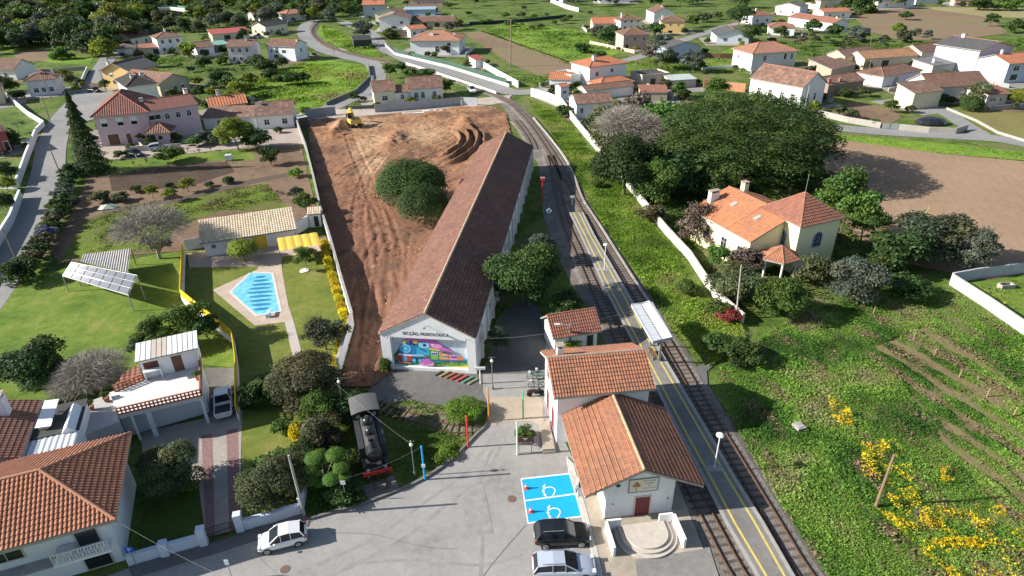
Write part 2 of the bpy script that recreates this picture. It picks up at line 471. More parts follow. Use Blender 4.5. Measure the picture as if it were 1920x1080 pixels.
def roof(parent, planes, ridges, tm, edge=SOFFIT, ridgem=RIDGE, ps=.24, pt=.38, amp=.05, step=.035, detail=0, thick=.14, rr=.11, name='roof'):
    bm = bmesh.new()
    for p in planes:
        slab_bm(bm, p, thick, 0); tile_plane(bm, p, ps, pt, amp, step, detail, 1)
    for a, b in ridges:
        mb = MB().tube(Vector(a)+Vector((0,0,.02)), Vector(b)+Vector((0,0,.02)), rr, rr, 8); bm_add(bm, mb, 2)
    me = bpy.data.meshes.new(name); bm.to_mesh(me); bm.free()
    for m in (edge, tm, ridgem): me.materials.append(m)
    return link(name, me, parent)
def roof_planes(kind, L, D, h, rise, o):
    if kind == 'x':
        s = rise/(D/2); he = h-s*o; hr = h+rise
        return ([[(-o,-o,he),(L+o,-o,he),(L+o,D/2,hr),(-o,D/2,hr)], [(L+o,D+o,he),(-o,D+o,he),(-o,D/2,hr),(L+o,D/2,hr)]],
                [((-o,D/2,hr),(L+o,D/2,hr))])
    if kind == 'y':
        s = rise/(L/2); he = h-s*o; hr = h+rise
        return ([[(-o,D+o,he),(-o,-o,he),(L/2,-o,hr),(L/2,D+o,hr)], [(L+o,-o,he),(L+o,D+o,he),(L/2,D+o,hr),(L/2,-o,hr)]],
                [((L/2,-o,hr),(L/2,D+o,hr))])
    if kind == 'hip':
        w = min(L, D)/2; s = rise/w; he = h-s*o; hr = h+rise
        c = [(-o,-o,he),(L+o,-o,he),(L+o,D+o,he),(-o,D+o,he)]
        if L > D+.2: a, b = (w,D/2,hr), (L-w,D/2,hr); pl = [[c[0],c[1],b,a],[c[1],c[2],b],[c[2],c[3],a,b],[c[3],c[0],a]]; R = [(a,b),(c[0],a),(c[3],a),(c[1],b),(c[2],b)]
        elif D > L+.2: a, b = (L/2,w,hr), (L/2,D-w,hr); pl = [[c[0],c[1],a],[c[1],c[2],b,a],[c[2],c[3],b],[c[3],c[0],a,b]]; R = [(a,b),(c[0],a),(c[1],a),(c[2],b),(c[3],b)]
        else: a = (L/2,D/2,hr); pl = [[c[i],c[(i+1)%4],a] for i in range(4)]; R = [(c[i],a) for i in range(4)]
        return pl, R
    if kind == 'shed':
        s = rise/D
        return [[(-o,-o,h-s*o),(L+o,-o,h-s*o),(L+o,D+o,h+s*(D+o)),(-o,D+o,h+s*(D+o))]], []
    if kind == 'shedl':      # falls to the left end
        s = rise/L
        return [[(-o,D+o,h-s*o),(-o,-o,h-s*o),(L+o,-o,h+s*(L+o)),(L+o,D+o,h+s*(L+o))]], []
    if kind == 'shedr':
        s = rise/L
        return [[(L+o,-o,h-s*o),(L+o,D+o,h-s*o),(-o,D+o,h+s*(L+o)),(-o,-o,h+s*(L+o))]], []
def wall_box(kind, L, D, h, rise):
    mb = MB(); z = -.3
    vs = [(0,0,z),(L,0,z),(L,D,z),(0,D,z),(0,0,h),(L,0,h),(L,D,h),(0,D,h)]
    fs = [(1,0,4,5)[::-1],(2,1,5,6)[::-1],(3,2,6,7)[::-1],(0,3,7,4)[::-1],(4,5,6,7)]
    mb.add(vs, fs)
    e = .03
    if kind == 'x': mb.add([(0,0,h),(0,D,h),(0,D/2,h+rise-e),(L,0,h),(L,D,h),(L,D/2,h+rise-e)], [(0,2,1),(3,4,5)])
    if kind == 'y': mb.add([(0,0,h),(L,0,h),(L/2,0,h+rise-e),(0,D,h),(L,D,h),(L/2,D,h+rise-e)], [(0,1,2),(4,3,5)])
    if kind == 'shed': mb.add([(0,0,h),(0,D,h),(0,D,h+rise-e),(L,0,h),(L,D,h),(L,D,h+rise-e)], [(0,2,1),(3,4,5),(1,2,5,4)])
    if kind == 'shedl': mb.add([(0,0,h),(L,0,h),(L,0,h+rise-e),(0,D,h),(L,D,h),(L,D,h+rise-e)], [(0,1,2),(4,3,5),(1,4,5,2)])
    if kind == 'shedr': mb.add([(0,0,h),(L,0,h),(0,0,h+rise-e),(0,D,h),(L,D,h),(0,D,h+rise-e)], [(0,1,2),(4,3,5),(0,2,5,3)])
    return mb
def face_frame(face, L, D):
    return {'f': (Vector((0,0,0)), Vector((1,0,0)), Vector((0,-1,0)), L), 'r': (Vector((L,0,0)), Vector((0,1,0)), Vector((1,0,0)), D),
            'b': (Vector((L,D,0)), Vector((-1,0,0)), Vector((0,1,0)), L), 'l': (Vector((0,D,0)), Vector((0,-1,0)), Vector((-1,0,0)), D)}[face]
HOUSES = []
_winmesh = {}
def opening(parent, face, L, D, s, z, w, hh, kind='win', frame=None, glass=None):
    o, e, n, W = face_frame(face, L, D)
    p = o+e*(s*W)+Vector((0,0,z)); rz = math.atan2(e.y, e.x)
    fm = frame or WHITE
    key = (round(w,2), round(hh,2), kind, fm.name, (glass or GLASS).name)
    if key not in _winmesh:
        t = min(.1, w*.09); f = MB()
        f.box(-w/2-t,-.06,-t,w/2+t,.02,0).box(-w/2-t,-.06,hh,w/2+t,.02,hh+t).box(-w/2-t,-.06,.001,-w/2,.02,hh-.001).box(w/2,-.06,.001,w/2+t,.02,hh-.001)
        gl = MB().box(-w/2,-.025,0,w/2,.02,hh)
        if kind == 'win':
            f.box(-.03,-.05,.002,.03,.0,hh-.002)
            if hh > 1.1: f.box(-w/2+.001,-.045,hh*.66,w/2-.001,.0,hh*.66+.05)
        if kind == 'half': f.box(-w/2+.001,-.045,hh*.45,w/2-.001,.0,hh-.002)
        _winmesh[key] = (f.mesh('window_frame', fm), gl.mesh('window_pane', glass or GLASS))
    a, b = _winmesh[key]
    nm = 'door' if kind in ('door', 'garage') else 'window'
    r = link(nm, b if nm == 'door' else a, parent, p, rz)
    link('frame' if nm == 'door' else 'pane', a if nm == 'door' else b, r)
    return r
def chimney(parent, x, y, z0, z1, w=.7, d=.7, m=None, name='chimney'):
    mb = MB().mat(0).box(x-w/2,y-d/2,z0,x+w/2,y+d/2,z1)
    mb.mat(1).box(x-w/2-.08,y-d/2-.08,z1+.25,x+w/2+.08,y+d/2+.08,z1+.33)
    for sx in (-1,1):
        for sy in (-1,1): mb.mat(0).cbox((x+sx*(w/2-.09),y+sy*(d/2-.09),z1+.125),(.14,.14,.25))
    mb.mat(2).box(x-w/2+.16,y-d/2+.16,z1,x+w/2-.16,y+d/2-.16,z1+.1)
    return mb.build(name, [m or WHITE, MORTAR, DARK], parent)
def house(name, label, A, B, D, h, kind='x', rise=1.8, wc=(.74,.73,.7), tm=None, wins=(), chim=(), o=.4, cat='house', detail=0, ps=.5, pt=.6,
          px=True, roofk=None, plinth=None, group=None, dirt=.25, L=None):
    P = g(*A) if px else Vector((*A, 0)); Q = g(*B) if px else Vector((*B, 0))
    d = Q-P; LL = L or d.length; rz = math.atan2(d.y, d.x)
    r = empty(name, label, cat, P, rz, group)
    wall_box(kind, LL, D, h, rise).build('wall', wallm(wc, dirt), r)
    if kind == 'flat':
        mb = MB(); t = .2
        mb.box(-.06,-.06,h,LL+.06,t,h+.4).box(-.06,D-t,h,LL+.06,D+.06,h+.4).box(-.06,t,h,t,D-t,h+.4).box(LL-t,t,h,LL+.06,D-t,h+.4)
        mb.build('parapet', wallm(wc, dirt), r)
        MB().box(t,t,h+.004,LL-t,D-t,h+.03).build('roof', tm or CONC, r)
    else:
        pl, rd = roof_planes(kind, LL, D, h+.1, rise, o)
        roof(r, pl, rd, tm or T_BROWN, detail=detail, ps=ps, pt=pt, **(roofk or {}))
    for w in wins:
        face, s, z, ww, hh = w[:5]; opening(r, face, LL, D, s, z, ww, hh, *(w[5:]))
    for c in chim:
        x, y, z1 = c[0]*LL, c[1]*D, h+c[2]
        chimney(r, x, y, h+.15, z1, c[3] if len(c) > 3 else .7, c[4] if len(c) > 4 else .6, c[5] if len(c) > 5 else None)
    if plinth: MB().box(-.04,-.04,-.2,LL+.04,D+.04,.5).build('plinth', plinth, r)
    HOUSES.append((r, LL, D))
    return r
def row(face, z, w, hh, ss, kind='win', *a): return [(face, s, z, w, hh, kind, *a) for s in ss]
# ---------------------------------------------------------------- foliage
LM = {
 'dark': leafm('leaf_dark_evergreen', (.026,.055,.015), (.058,.10,.027), (.10,.15,.05)),
 'deep': leafm('leaf_deep_green', (.03,.065,.014), (.06,.11,.024), (.10,.16,.045)),
 'mid': leafm('leaf_mid_green', (.05,.10,.018), (.095,.165,.03), (.15,.22,.05)),
 'bright': leafm('leaf_bright_green', (.08,.16,.015), (.14,.24,.025), (.2,.3,.05), .35),
 'lime': leafm('leaf_yellow_green', (.13,.18,.02), (.22,.27,.03), (.3,.34,.06), .35),
 'olive': leafm('leaf_olive_grey', (.05,.065,.035), (.10,.12,.065), (.15,.17,.10)),
 'silver': leafm('leaf_silver_grey', (.07,.09,.065), (.13,.155,.115), (.2,.22,.17)),
 'sage': leafm('leaf_sage', (.06,.075,.03), (.12,.14,.055), (.2,.21,.1)),
 'rust': leafm('leaf_bronze', (.05,.055,.022), (.10,.095,.045), (.19,.16,.09)),
 'yellow': leafm('flower_yellow', (.45,.36,.01), (.72,.58,.015), (.85,.70,.03), .3),
 'pine': leafm('leaf_pine', (.036,.075,.018), (.075,.135,.03), (.12,.185,.05)),
 'brown': leafm('twig_brown', (.10,.075,.055), (.17,.135,.10), (.24,.2,.16), .1),
 'twig': leafm('twig_grey', (.34,.30,.24), (.50,.45,.38), (.62,.58,.5), .1),
 'topi': leafm('leaf_topiary', (.06,.13,.02), (.10,.19,.03), (.13,.24,.04), .3),
 'lilac': leafm('flower_lilac', (.15,.12,.22), (.28,.22,.4), (.12,.15,.07)),
 'pink': leafm('flower_pink', (.4,.08,.14), (.55,.14,.22), (.08,.12,.03)),
 'red': leafm('leaf_red', (.25,.03,.04), (.35,.06,.06), (.12,.12,.04)),
}
def unit(n, r):
    v = r.normal(size=(n, 3)); return v/np.linalg.norm(v, axis=1, keepdims=True)
def cards(P, nrm, size, r, wid=.55, jit=.35):
    n = len(P); s = (size if np.ndim(size) else np.full(n, size))*(1+jit*(r.random(n)*2-1))
    t = np.cross(nrm, unit(n, r)); t /= np.linalg.norm(t, axis=1, keepdims=True)+1e-9
    b = np.cross(nrm, t)
    s = s[:, None]
    V = np.stack([P-t*s*.5, P+b*s*wid*.5, P+t*s*.5, P-b*s*wid*.5], 1).reshape(-1, 3)
    F = np.arange(4*n).reshape(n, 4)
    return V, F
def lobes_cards(lobes, n, size, seed, up=.35, rough=.8, core=.2, lo=.82):
    r = np.random.default_rng(seed); L = np.array(lobes, float)
    w = (L[:, 3]*L[:, 4]+L[:, 3]*L[:, 5]+L[:, 4]*L[:, 5]); w /= w.sum()
    k = r.choice(len(L), n, p=w); d = unit(n, r); d[:, 2] = np.where(d[:, 2] < -.3, -d[:, 2]*.6, d[:, 2])
    rad = lo+(1.06-lo)*r.random(n); inn = r.random(n) < core; rad[inn] = .35+.5*r.random(inn.sum())
    sp = r.random(n) < .07; rad[sp] = 1.06+.2*r.random(sp.sum())
    P = L[k, :3]+d*L[k, 3:6]*rad[:, None]
    tl = .72+.55*r.random(len(L)); hl = r.random(len(L))-.5; lobes_cards.C = np.repeat(np.stack([tl[k]*(1+.25*hl[k]), tl[k], tl[k]*(1-.2*hl[k])], 1), 4, 0)
    # drop cards buried deep in another lobe
    nr = d*.9+unit(n, r)*rough; nr[:, 2] += up; nr /= np.linalg.norm(nr, axis=1, keepdims=True)
    return cards(P, nr, size, r)
def rnd_lobes(seed, k, flat=1.0, spread=.66, rl=(.2, .5), zmin=-.6):
    r = np.random.default_rng(seed); L = [(0, 0, -.05, .62, .62, .62*flat)]
    for i in range(k):
        a = 2*math.pi*(i+.7*r.random())/k; z = zmin+(1-zmin*1.0)*r.random()*.85
        rr = spread*math.sqrt(max(.12, 1-(z/1.15)**2))*(.8+.35*r.random()); q = rl[0]+(rl[1]-rl[0])*r.random()
        L.append((rr*math.cos(a), rr*math.sin(a), z*.66*flat, q, q, q*.8*flat))
    for i in range(2):
        q = .34+.1*r.random(); L.append((.3*r.normal()*.6, .3*r.normal()*.6, .5*flat, q, q, q*flat))
    return L
_cp = {}
DET = {'hi': (9000, .095), 'mid': (3800, .15), 'lo': (1500, .25), 'xl': (20000, .066)}
def crown_mesh(style, det, var):
    key = (style, det, var)
    if key in _cp: return _cp[key]
    n, sz = DET[det]; sd = hash((style, var)) % 1000 if False else sum(map(ord, style))*7+var*13
    if style == 'round': V, F = lobes_cards(rnd_lobes(sd, 15), n, sz, sd, core=.12)
    elif style == 'dome': V, F = lobes_cards([(0,0,0,.97,.97,1.0)]+[(.5*math.cos(a),.5*math.sin(a),.1+.1*(i%3),.5,.5,.7) for i, a in enumerate(np.arange(0, 6.2, .9))], int(n*1.4), sz*1.0, sd, .3, .45, .1, .92)
    elif style == 'loose': V, F = lobes_cards(rnd_lobes(sd, 14, 1.0, .72, (.18, .34)), int(n*.8), sz*.9, sd, .3, 1.0, .3, .6)
    elif style == 'shrub': V, F = lobes_cards(rnd_lobes(sd, 9, .9, .7, (.22, .45), -.3), int(n*.8), sz, sd, .4, .9, .25, .7)
    elif style == 'flat': V, F = lobes_cards(rnd_lobes(sd, 13, .8, .72, (.24, .4), -.25), n, sz*.9, sd, .5, .7, .2, .8)
    elif style == 'cone':
        r = np.random.default_rng(sd); z = r.random(n)**1.3; a = r.random(n)*2*math.pi
        tier = np.floor(z*11)/11; fr = (z-tier)*11; rr = (1-z)**.85*(.55+.5*(1-fr))*(.6+.42*r.random(n))
        P = np.stack([rr*np.cos(a), rr*np.sin(a), z*2-1], 1)
        nr = np.stack([np.cos(a)*.5, np.sin(a)*.5, np.full(n, .8)], 1)+unit(n, r)*.5; nr /= np.linalg.norm(nr, axis=1, keepdims=True)
        V, F = cards(P, nr, sz*1.0, r, .45); lobes_cards.C = None
    elif style == 'column':
        V, F = lobes_cards([(0,0,0,.8,.8,1)]+[(.3*math.cos(i*2.4),.3*math.sin(i*2.4),-.7+.2*i,.6,.6,.35) for i in range(7)], n, sz, sd, .2, .7, .15, .8)
    elif style == 'pine':
        r = np.random.default_rng(sd); L = [(0,0,-.1,.8,.8,.75)]
        for i in range(75):
            a = i*2.39996; z = 1-(i+.5)/75*1.25; rr_ = math.sqrt(max(0, 1-min(1, z*z))) if z > -.2 else .95; k_ = .84+.14*r.random(); q = .15+.09*r.random(); L.append((rr_*math.cos(a)*k_, rr_*math.sin(a)*k_, z*k_, q, q, q*.9))
        V, F = lobes_cards(L, int(n*2.4), sz*.52, sd, .5, .8, .05, .8)
    elif style == 'twig':
        r = np.random.default_rng(sd); d = unit(n, r); d[:, 2] = np.abs(d[:, 2])*1.1-.25; P = d*(.25+.8*r.random(n)**.6)[:, None]
        t = d+unit(n, r)*.7; t /= np.linalg.norm(t, axis=1, keepdims=True); b = np.cross(t, unit(n, r)); b /= np.linalg.norm(b, axis=1, keepdims=True); s = (.13+.2*r.random(n))[:, None]
        V = np.stack([P-t*s, P+b*.006, P+t*s, P-b*.006], 1).reshape(-1, 3); F = np.arange(4*n).reshape(n, 4); lobes_cards.C = None
    elif style == 'palm':
        r = np.random.default_rng(sd); Vs = []; Fs = []; c = 0
        for i in range(38):
            a = r.random()*6.283; el = .1+1.2*r.random(); pts = []
            for k in range(7):
                t = k/6; pts.append((t*math.cos(a)*math.cos(el*(1-t*.9)), t*math.sin(a)*math.cos(el*(1-t*.9)), t*math.sin(el)*(1-.75*t)-.25*t*t))
            s = np.array([-math.sin(a), math.cos(a), 0])
            for k in range(7):
                w = .1*math.sin(math.pi*(.12+.85*k/6)); Vs += [np.array(pts[k])-s*w, np.array(pts[k])+s*w+np.array([0,0,.02])]
            for k in range(6): Fs.append((c+2*k, c+2*k+1, c+2*k+3, c+2*k+2))
            c += 14
        V = np.array(Vs); F = np.array(Fs); lobes_cards.C = None
    C = lobes_cards.C; C = C if C is not None else np.ones((len(V), 3))
    _cp[key] = npmesh('crown_'+style, V, F, LM['mid'], C); return _cp[key]
_tp = {}
def trunk_mesh(var, limbs=True):
    key = (var, limbs)
    if key in _tp: return _tp[key]
    r = random.Random(var+5); mb = MB(); p = Vector((0,0,-.06)); rad = .055
    for i in range(4):
        q = p+Vector((r.uniform(-.05,.05), r.uniform(-.05,.05), .27)); mb.tube(p, q, rad, rad*.8, 7, False); p = q; rad *= .8
        if limbs and i > 0:
            for k in range(3):
                a = r.random()*6.28; L = r.uniform(.28,.5); mb.tube(p, p+Vector((math.cos(a)*L, math.sin(a)*L, r.uniform(.15,.4))), rad*.6, rad*.2, 5, False)
    _tp[key] = mb.mesh('trunk', BARK); return _tp[key]
def setmat(o, m):
    o.material_slots[0].link = 'OBJECT'; o.material_slots[0].material = m
_tc = [0]
def tree(cx, cy, rw, zc, style, mat, label, asp=.85, det='mid', name='tree', cat='tree', group=None, trunk=True, bark=None):
    """crown centre seen at photo point (cx, cy), half-width rw photo pixels, crown centre zc metres above the ground"""
    _tc[0] += 1; v = _tc[0] % 3
    P = g(cx, cy, zc if zc else .5); r = rw*mpp(P)
    if not zc: zc = asp*r*.72; P = g(cx, cy, zc); r = rw*mpp(P)
    elif style in ('round', 'loose', 'shrub', 'dome') and zc > asp*r*1.15+.5: zc = asp*r*1.15+.5; P = g(cx, cy, zc); r = rw*mpp(P)
    r *= 1.1
    e = empty(name, label, cat, (P.x, P.y, 0), random.random()*6.28, group)
    c = link('crown', crown_mesh(style, det, v), e, (0, 0, zc), 0, (r, r, r*asp)); setmat(c, LM[mat])
    if trunk:
        t = link('trunk', trunk_mesh(v), e, (0,0,0), 0, (max(r*.8, zc*.5), max(r*.8, zc*.5), zc)); 
        if bark: setmat(t, bark)
    return e
def bare_mesh(seed, depth=6, spread=.55, droop=0.0, nb=3, r0=.03, shrink=.72, twig=.75):
    r = random.Random(seed); mb = MB()
    def grow(p, d, L, rad, k):
        q = p+d*L; mb.tube(p, q, rad, rad*.7, 5 if k < 3 else 3, False)
        if k >= depth: return
        for i in range(nb if k else nb+2):
            ax = Vector((r.gauss(0,1), r.gauss(0,1), r.gauss(0,1))); ax = (ax-d*ax.dot(d)).normalized()
            nd = (d+ax*spread*r.uniform(.5,1.5)+Vector((0,0,.12-droop))).normalized()
            grow(p+d*L*r.uniform(.55,1.0), nd, L*shrink*r.uniform(.75,1.15), max(.0045, rad*.6), k+1)
    grow(Vector((0,0,-.03)), Vector((0,0,1)), .25, r0, 0)
    return mb
_bm = {}
def bare(cx, cy, H, label, seed=1, m=None, zc=None, name='bare_tree', cat='tree', dep=5, wide=1.0, spread=.6, group=None):
    P = g(cx, cy)
    e = empty(name, label, cat, P, random.random()*6.28, group)
    key = (seed, dep, spread)
    if key not in _bm: _bm[key] = bare_mesh(seed, dep, spread).mesh('branches', PALEBARK)
    o = link('branches', _bm[key], e, (0,0,0), 0, (H*wide, H*wide, H)); setmat(o, m or PALEBARK)
    if cat == 'tree' and name == 'bare_tree':
        c = link('twigs', crown_mesh('twig', 'mid', seed % 3), e, (0,0,H*.68), 0, (H*wide*.55, H*wide*.55, H*.42)); setmat(c, LM['twig'] if not m else m)
    return e
# ---- ground cover: thousands of leaf tufts, one mesh (stuff)
TINT = tintm('weed_leaves', .4)
def tufts(name, polys, n, size, pal, seed, hgt=(.05, .35), clump=3.0, dens=.35, label=None, z0=0.0, excl=(), upn=.9, px=True, mat=None, stripe=None):
    r = np.random.default_rng(seed); PX = [[tuple(g(*p))[:2] for p in q] if px else q for q in polys]
    A = np.concatenate([np.array(q) for q in PX]); x0, y0 = A.min(0); x1, y1 = A.max(0)
    x = x0+(x1-x0)*r.random(n*4); y = y0+(y1-y0)*r.random(n*4)
    m = np.zeros(len(x), bool)
    for q in PX: m |= inpoly(x, y, q)
    for q in excl: m &= ~inpoly(x, y, [tuple(g(*p))[:2] for p in q])
    nz = fbm(x, y, clump, seed % 7)
    if stripe:
        a_, b_ = g(*stripe[0]), g(*stripe[1]); q_ = (b_-a_).normalized(); nz = nz*(.45+.55*np.clip(.5+.9*np.sin((-(x-a_.x)*q_.y+(y-a_.y)*q_.x)*2*math.pi/stripe[2]+3*fbm(x, y, 9, 2)), 0, 1))
    nz = nz; m &= (nz > dens*r.random(len(x))+dens*.5)
    x = x[m][:n]; y = y[m][:n]; nz = nz[m][:n]; k = len(x)
    H = hgt[0]+(hgt[1]-hgt[0])*np.clip((nz-.3)*2.2, 0, 1)*(r.random(k)**.7)
    P = np.stack([x, y, z0+H], 1)
    nr = unit(k, r); nr[:, 2] = np.abs(nr[:, 2])+upn; nr /= np.linalg.norm(nr, axis=1, keepdims=True)
    V, F = cards(P, nr, size*(.6+.9*np.clip(nz*1.5-.4, 0, 1))*(.5+r.random(k)), r, .45, .4)
    pal = np.array(pal); t = np.clip(fbm(x, y, clump*2.2, (seed+3) % 7)*1.9-.45+.35*(r.random(k)-.5), 0, .999)*(len(pal)-1)
    i = t.astype(int); f = (t-i)[:, None]; C = pal[i]*(1-f)+pal[np.minimum(i+1, len(pal)-1)]*f
    C *= (.65+.7*r.random(k))[:, None]
    me = npmesh(name, V, F, mat or TINT, np.repeat(C, 4, 0))
    return tag(link(name, me), label, None, None, 'stuff')
# ---------------------------------------------------------------- ground sheets
G_BASE = groundm('meadow_green', [(.3,(.04,.065,.014)),(.43,(.075,.125,.022)),(.52,(.12,.18,.03)),(.58,(.15,.175,.05)),(.66,(.19,.16,.09))], .09, .45, .3, (3.0,(.02,.04,.01),.5))
G_LAWN = groundm('lawn', [(.3,(.075,.135,.02)),(.45,(.125,.195,.028)),(.55,(.165,.225,.035)),(.7,(.25,.26,.07))], .16, .9, .08, (7.0,(.05,.09,.014),.6))
G_LAWN2 = groundm('mown_lawn', [(.3,(.11,.15,.028)),(.45,(.15,.185,.034)),(.55,(.19,.205,.045)),(.7,(.25,.235,.08))], .2, 1.0, .06, (8.0,(.06,.085,.016),.55))
G_FIELD = groundm('bright_meadow', [(.3,(.085,.15,.018)),(.47,(.15,.26,.028)),(.6,(.21,.31,.04)),(.75,(.22,.22,.08))], .06, .7, .2, (2.5,(.03,.06,.012),.45))
G_SOIL = groundm('garden_soil', [(.3,(.13,.085,.055)),(.5,(.20,.135,.09)),(.6,(.23,.16,.105)),(.66,(.12,.13,.035)),(.8,(.10,.14,.025))], .1, .7, .12, (5,(.09,.06,.04),.4))
G_TILL = groundm('tilled_soil', [(.3,(.10,.07,.05)),(.7,(.15,.105,.075))], .2, 2, .35, None, .95, (math.radians(97), .75, 1.2))
G_PLOUGH = groundm('ploughed_field', [(.3,(.27,.185,.118)),(.5,(.31,.212,.138)),(.7,(.345,.242,.16))], .05, .6, .10, (4,(.2,.125,.08),.45), .95, (math.radians(20), 1.5, .06))
G_BROWN = groundm('brown_field', [(.3,(.17,.12,.075)),(.5,(.22,.155,.1)),(.7,(.17,.16,.07))], .03, .4, .1, None, .95, (math.radians(75), 2.2, .6))
G_ASPH = groundm('pale_asphalt', [(.25,(.22,.213,.203)),(.42,(.285,.275,.262)),(.55,(.315,.303,.288)),(.75,(.36,.345,.325))], .22, 1.6, .015, (11,(.21,.203,.195),.5), .9)
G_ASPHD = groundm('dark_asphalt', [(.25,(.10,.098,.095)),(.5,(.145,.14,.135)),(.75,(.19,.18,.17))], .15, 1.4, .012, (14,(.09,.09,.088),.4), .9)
G_ROAD = groundm('road_asphalt', [(.25,(.21,.207,.202)),(.5,(.26,.256,.25)),(.75,(.32,.312,.30))], .08, .9, .012, (10,(.14,.14,.14),.4), .9)
G_CONC = groundm('worn_concrete', [(.25,(.30,.255,.20)),(.5,(.37,.32,.255)),(.75,(.43,.38,.31))], .2, 1.6, .015, (9,(.25,.21,.165),.4), .9)
G_SAND = groundm('sandy_patch', [(.3,(.33,.27,.205)),(.7,(.42,.355,.28))], .3, 2, .02, None, .95)
G_BALL = groundm('ballast', [(.3,(.14,.118,.10)),(.5,(.21,.185,.16)),(.7,(.30,.27,.24))], .4, 6, .10, (22,(.11,.10,.09),.6), .95)
G_PLAT = groundm('platform_asphalt', [(.3,(.165,.157,.147)),(.5,(.21,.20,.19)),(.7,(.27,.258,.24))], .25, 1.8, .012, (16,(.15,.14,.13),.4), .9)
G_PATIO = groundm('pinkish_paving', [(.3,(.40,.31,.25)),(.7,(.52,.42,.34))], .4, 3, .01, None, .85)
YLINE = PM('yellow_line_paint', (.62,.50,.12), .7, .25, 4)
WLINE = PM('white_line_paint', (.74,.74,.72), .7, .12, 4)
mbg = MB().add([(-2500,-300,-.04),(2500,-300,-.04),(2500,4000,-.04),(-2500,4000,-.04)], [(0,1,2,3)])
tag(mbg.build('ground', G_BASE), kind='structure')
# lawns, gardens, fields
sheet('lawn', [(-40,560),(30,520),(120,505),(345,470),(345,565),(440,640),(445,690),(330,680),(250,720),(60,760),(-60,700)], .02, G_LAWN)
sheet('pool_lawn', [(350,470),(620,440),(655,600),(662,615),(634,705),(640,760),(447,760),(447,640),(349,562)], .03, G_LAWN2)
sheet('garden_soil_ground', [(165,330),(560,255),(595,400),(600,420),(480,425),(345,470),(230,480),(110,495),(95,470),(140,390)], .02, G_SOIL)
sheet('garden_grass', [(115,488),(160,415),(240,385),(330,375),(420,355),(500,345),(545,395),(420,395),(330,425),(300,470),(180,482)], .032, groundm('patchy_grass', [(.3,(.15,.11,.07)),(.45,(.13,.14,.035)),(.55,(.12,.18,.02)),(.7,(.16,.22,.03))], .12, .8, .12, (4,(.07,.09,.02),.5)))
sheet('tilled_bed', [(205,332),(210,358),(345,352),(440,322),(425,303),(290,312)], .04, G_TILL)
sheet('garden_path_soil', [(190,395),(330,372),(480,335),(560,320),(562,327),(480,343),(330,381),(195,402)], .044, PM('dark_soil', (.10,.07,.05), .95, .3))
sheet('house_yard', [(180,300),(195,272),(290,264),(385,246),(560,240),(575,270),(480,275),(330,290),(250,298)], .025, groundm('yard_gravel', [(.3,(.30,.25,.21)),(.7,(.40,.34,.29))], .2, 2, .02))
sheet('vine_plot', [(205,305),(330,290),(470,278),(480,300),(430,300),(290,312),(205,330)], .034, G_LAWN)
sheet('meadow', [(480,205),(455,175),(470,150),(505,135),(560,120),(600,110),(680,122),(694,135),(690,152),(665,175),(610,198),(550,205)], .02, G_FIELD)
sheet('track_meadow', [(602,45),(660,70),(700,85),(716,108),(655,96),(610,78),(592,62)], .02, G_FIELD)
sheet('far_brown_field', [(868,62),(905,58),(1095,125),(1090,133),(1010,142),(955,118)], .02, G_BROWN)
sheet('upper_field', [(900,58),(960,42),(1110,60),(1190,98),(1160,100),(1090,125)], .02, G_FIELD)
sheet('left_meadow', [(-20,92),(95,118),(170,122),(175,108),(30,90),(-20,82)], .02, G_FIELD)
sheet('ploughed_patch', [(27,97),(88,92),(88,114),(30,116)], .04, G_BROWN)
sheet('ploughed_field', [(1520,262),(1590,262),(1760,288),(1925,303),(1990,310),(1990,500),(1850,525),(1700,495),(1600,440),(1530,330)], .02, G_PLOUGH)
sheet('far_brown_field', [(1590,22),(1700,16),(1850,22),(1870,44),(1890,62),(1780,76),(1680,74),(1628,58)], .02, G_BROWN)
sheet('far_tan_field', [(1710,12),(1930,16),(1930,34),(1850,32)], .03, groundm('dry_field', [(.3,(.24,.2,.1)),(.7,(.3,.27,.13))], .03, .4, .1))
sheet('far_right_field', [(1380,85),(1440,80),(1440,100),(1350,100)], .02, G_FIELD)
sheet('garden_beds', [(1535,215),(1600,190),(1680,205),(1690,222),(1660,235)], .02, G_SOIL)
sheet('dry_grass_plot', [(1800,205),(1850,200),(1960,222),(1960,275),(1840,240)], .02, groundm('dry_grass', [(.3,(.17,.14,.06)),(.7,(.2,.19,.06))], .1, 1, .1))
sheet('walled_grass_plot', [(1785,535),(1930,515),(2000,520),(2000,660),(1920,622)], .02, G_LAWN)
sheet('right_yard_lawn', [(1170,118),(1235,108),(1230,130),(1175,134)], .02, G_LAWN)
sheet('right_far_lawn', [(1320,112),(1398,112),(1398,122),(1312,124)], .02, G_LAWN)
# streets
P_STREET = [(-90,1190),(240,1066),(330,1040),(420,1014),(470,1000),(520,988),(580,975),(630,960),(680,945),(740,922),(790,900),(835,870),(868,840),(895,812),(913,785),(915,760),(905,735),
            (905,700),(926,640),(932,600),(950,578),(1010,580),(1040,640),(1050,760),(1060,830),(1120,960),(1190,1190)]
sheet('plaza', P_STREET, .03, G_ASPH)
sheet('museum_forecourt', [(690,735),(722,692),(894,702),(905,700),(905,735),(914,762),(893,792),(835,762),(770,752),(720,760)], .045, G_ASPHD)
sheet('lane', [(926,640),(934,600),(952,575),(985,560),(1012,580),(1024,640),(1018,700),(905,702)], .045, G_ASPHD)
sheet('sandy_patch', [(920,745),(1016,745),(1020,792),(1040,812),(995,790),(950,792),(918,800)], .05, G_SAND)
sheet('street_sidewalk', [(240,1064),(420,1012),(566,964),(582,972),(578,988),(520,1000),(420,1034),(250,1085)], .07, G_ASPHD)
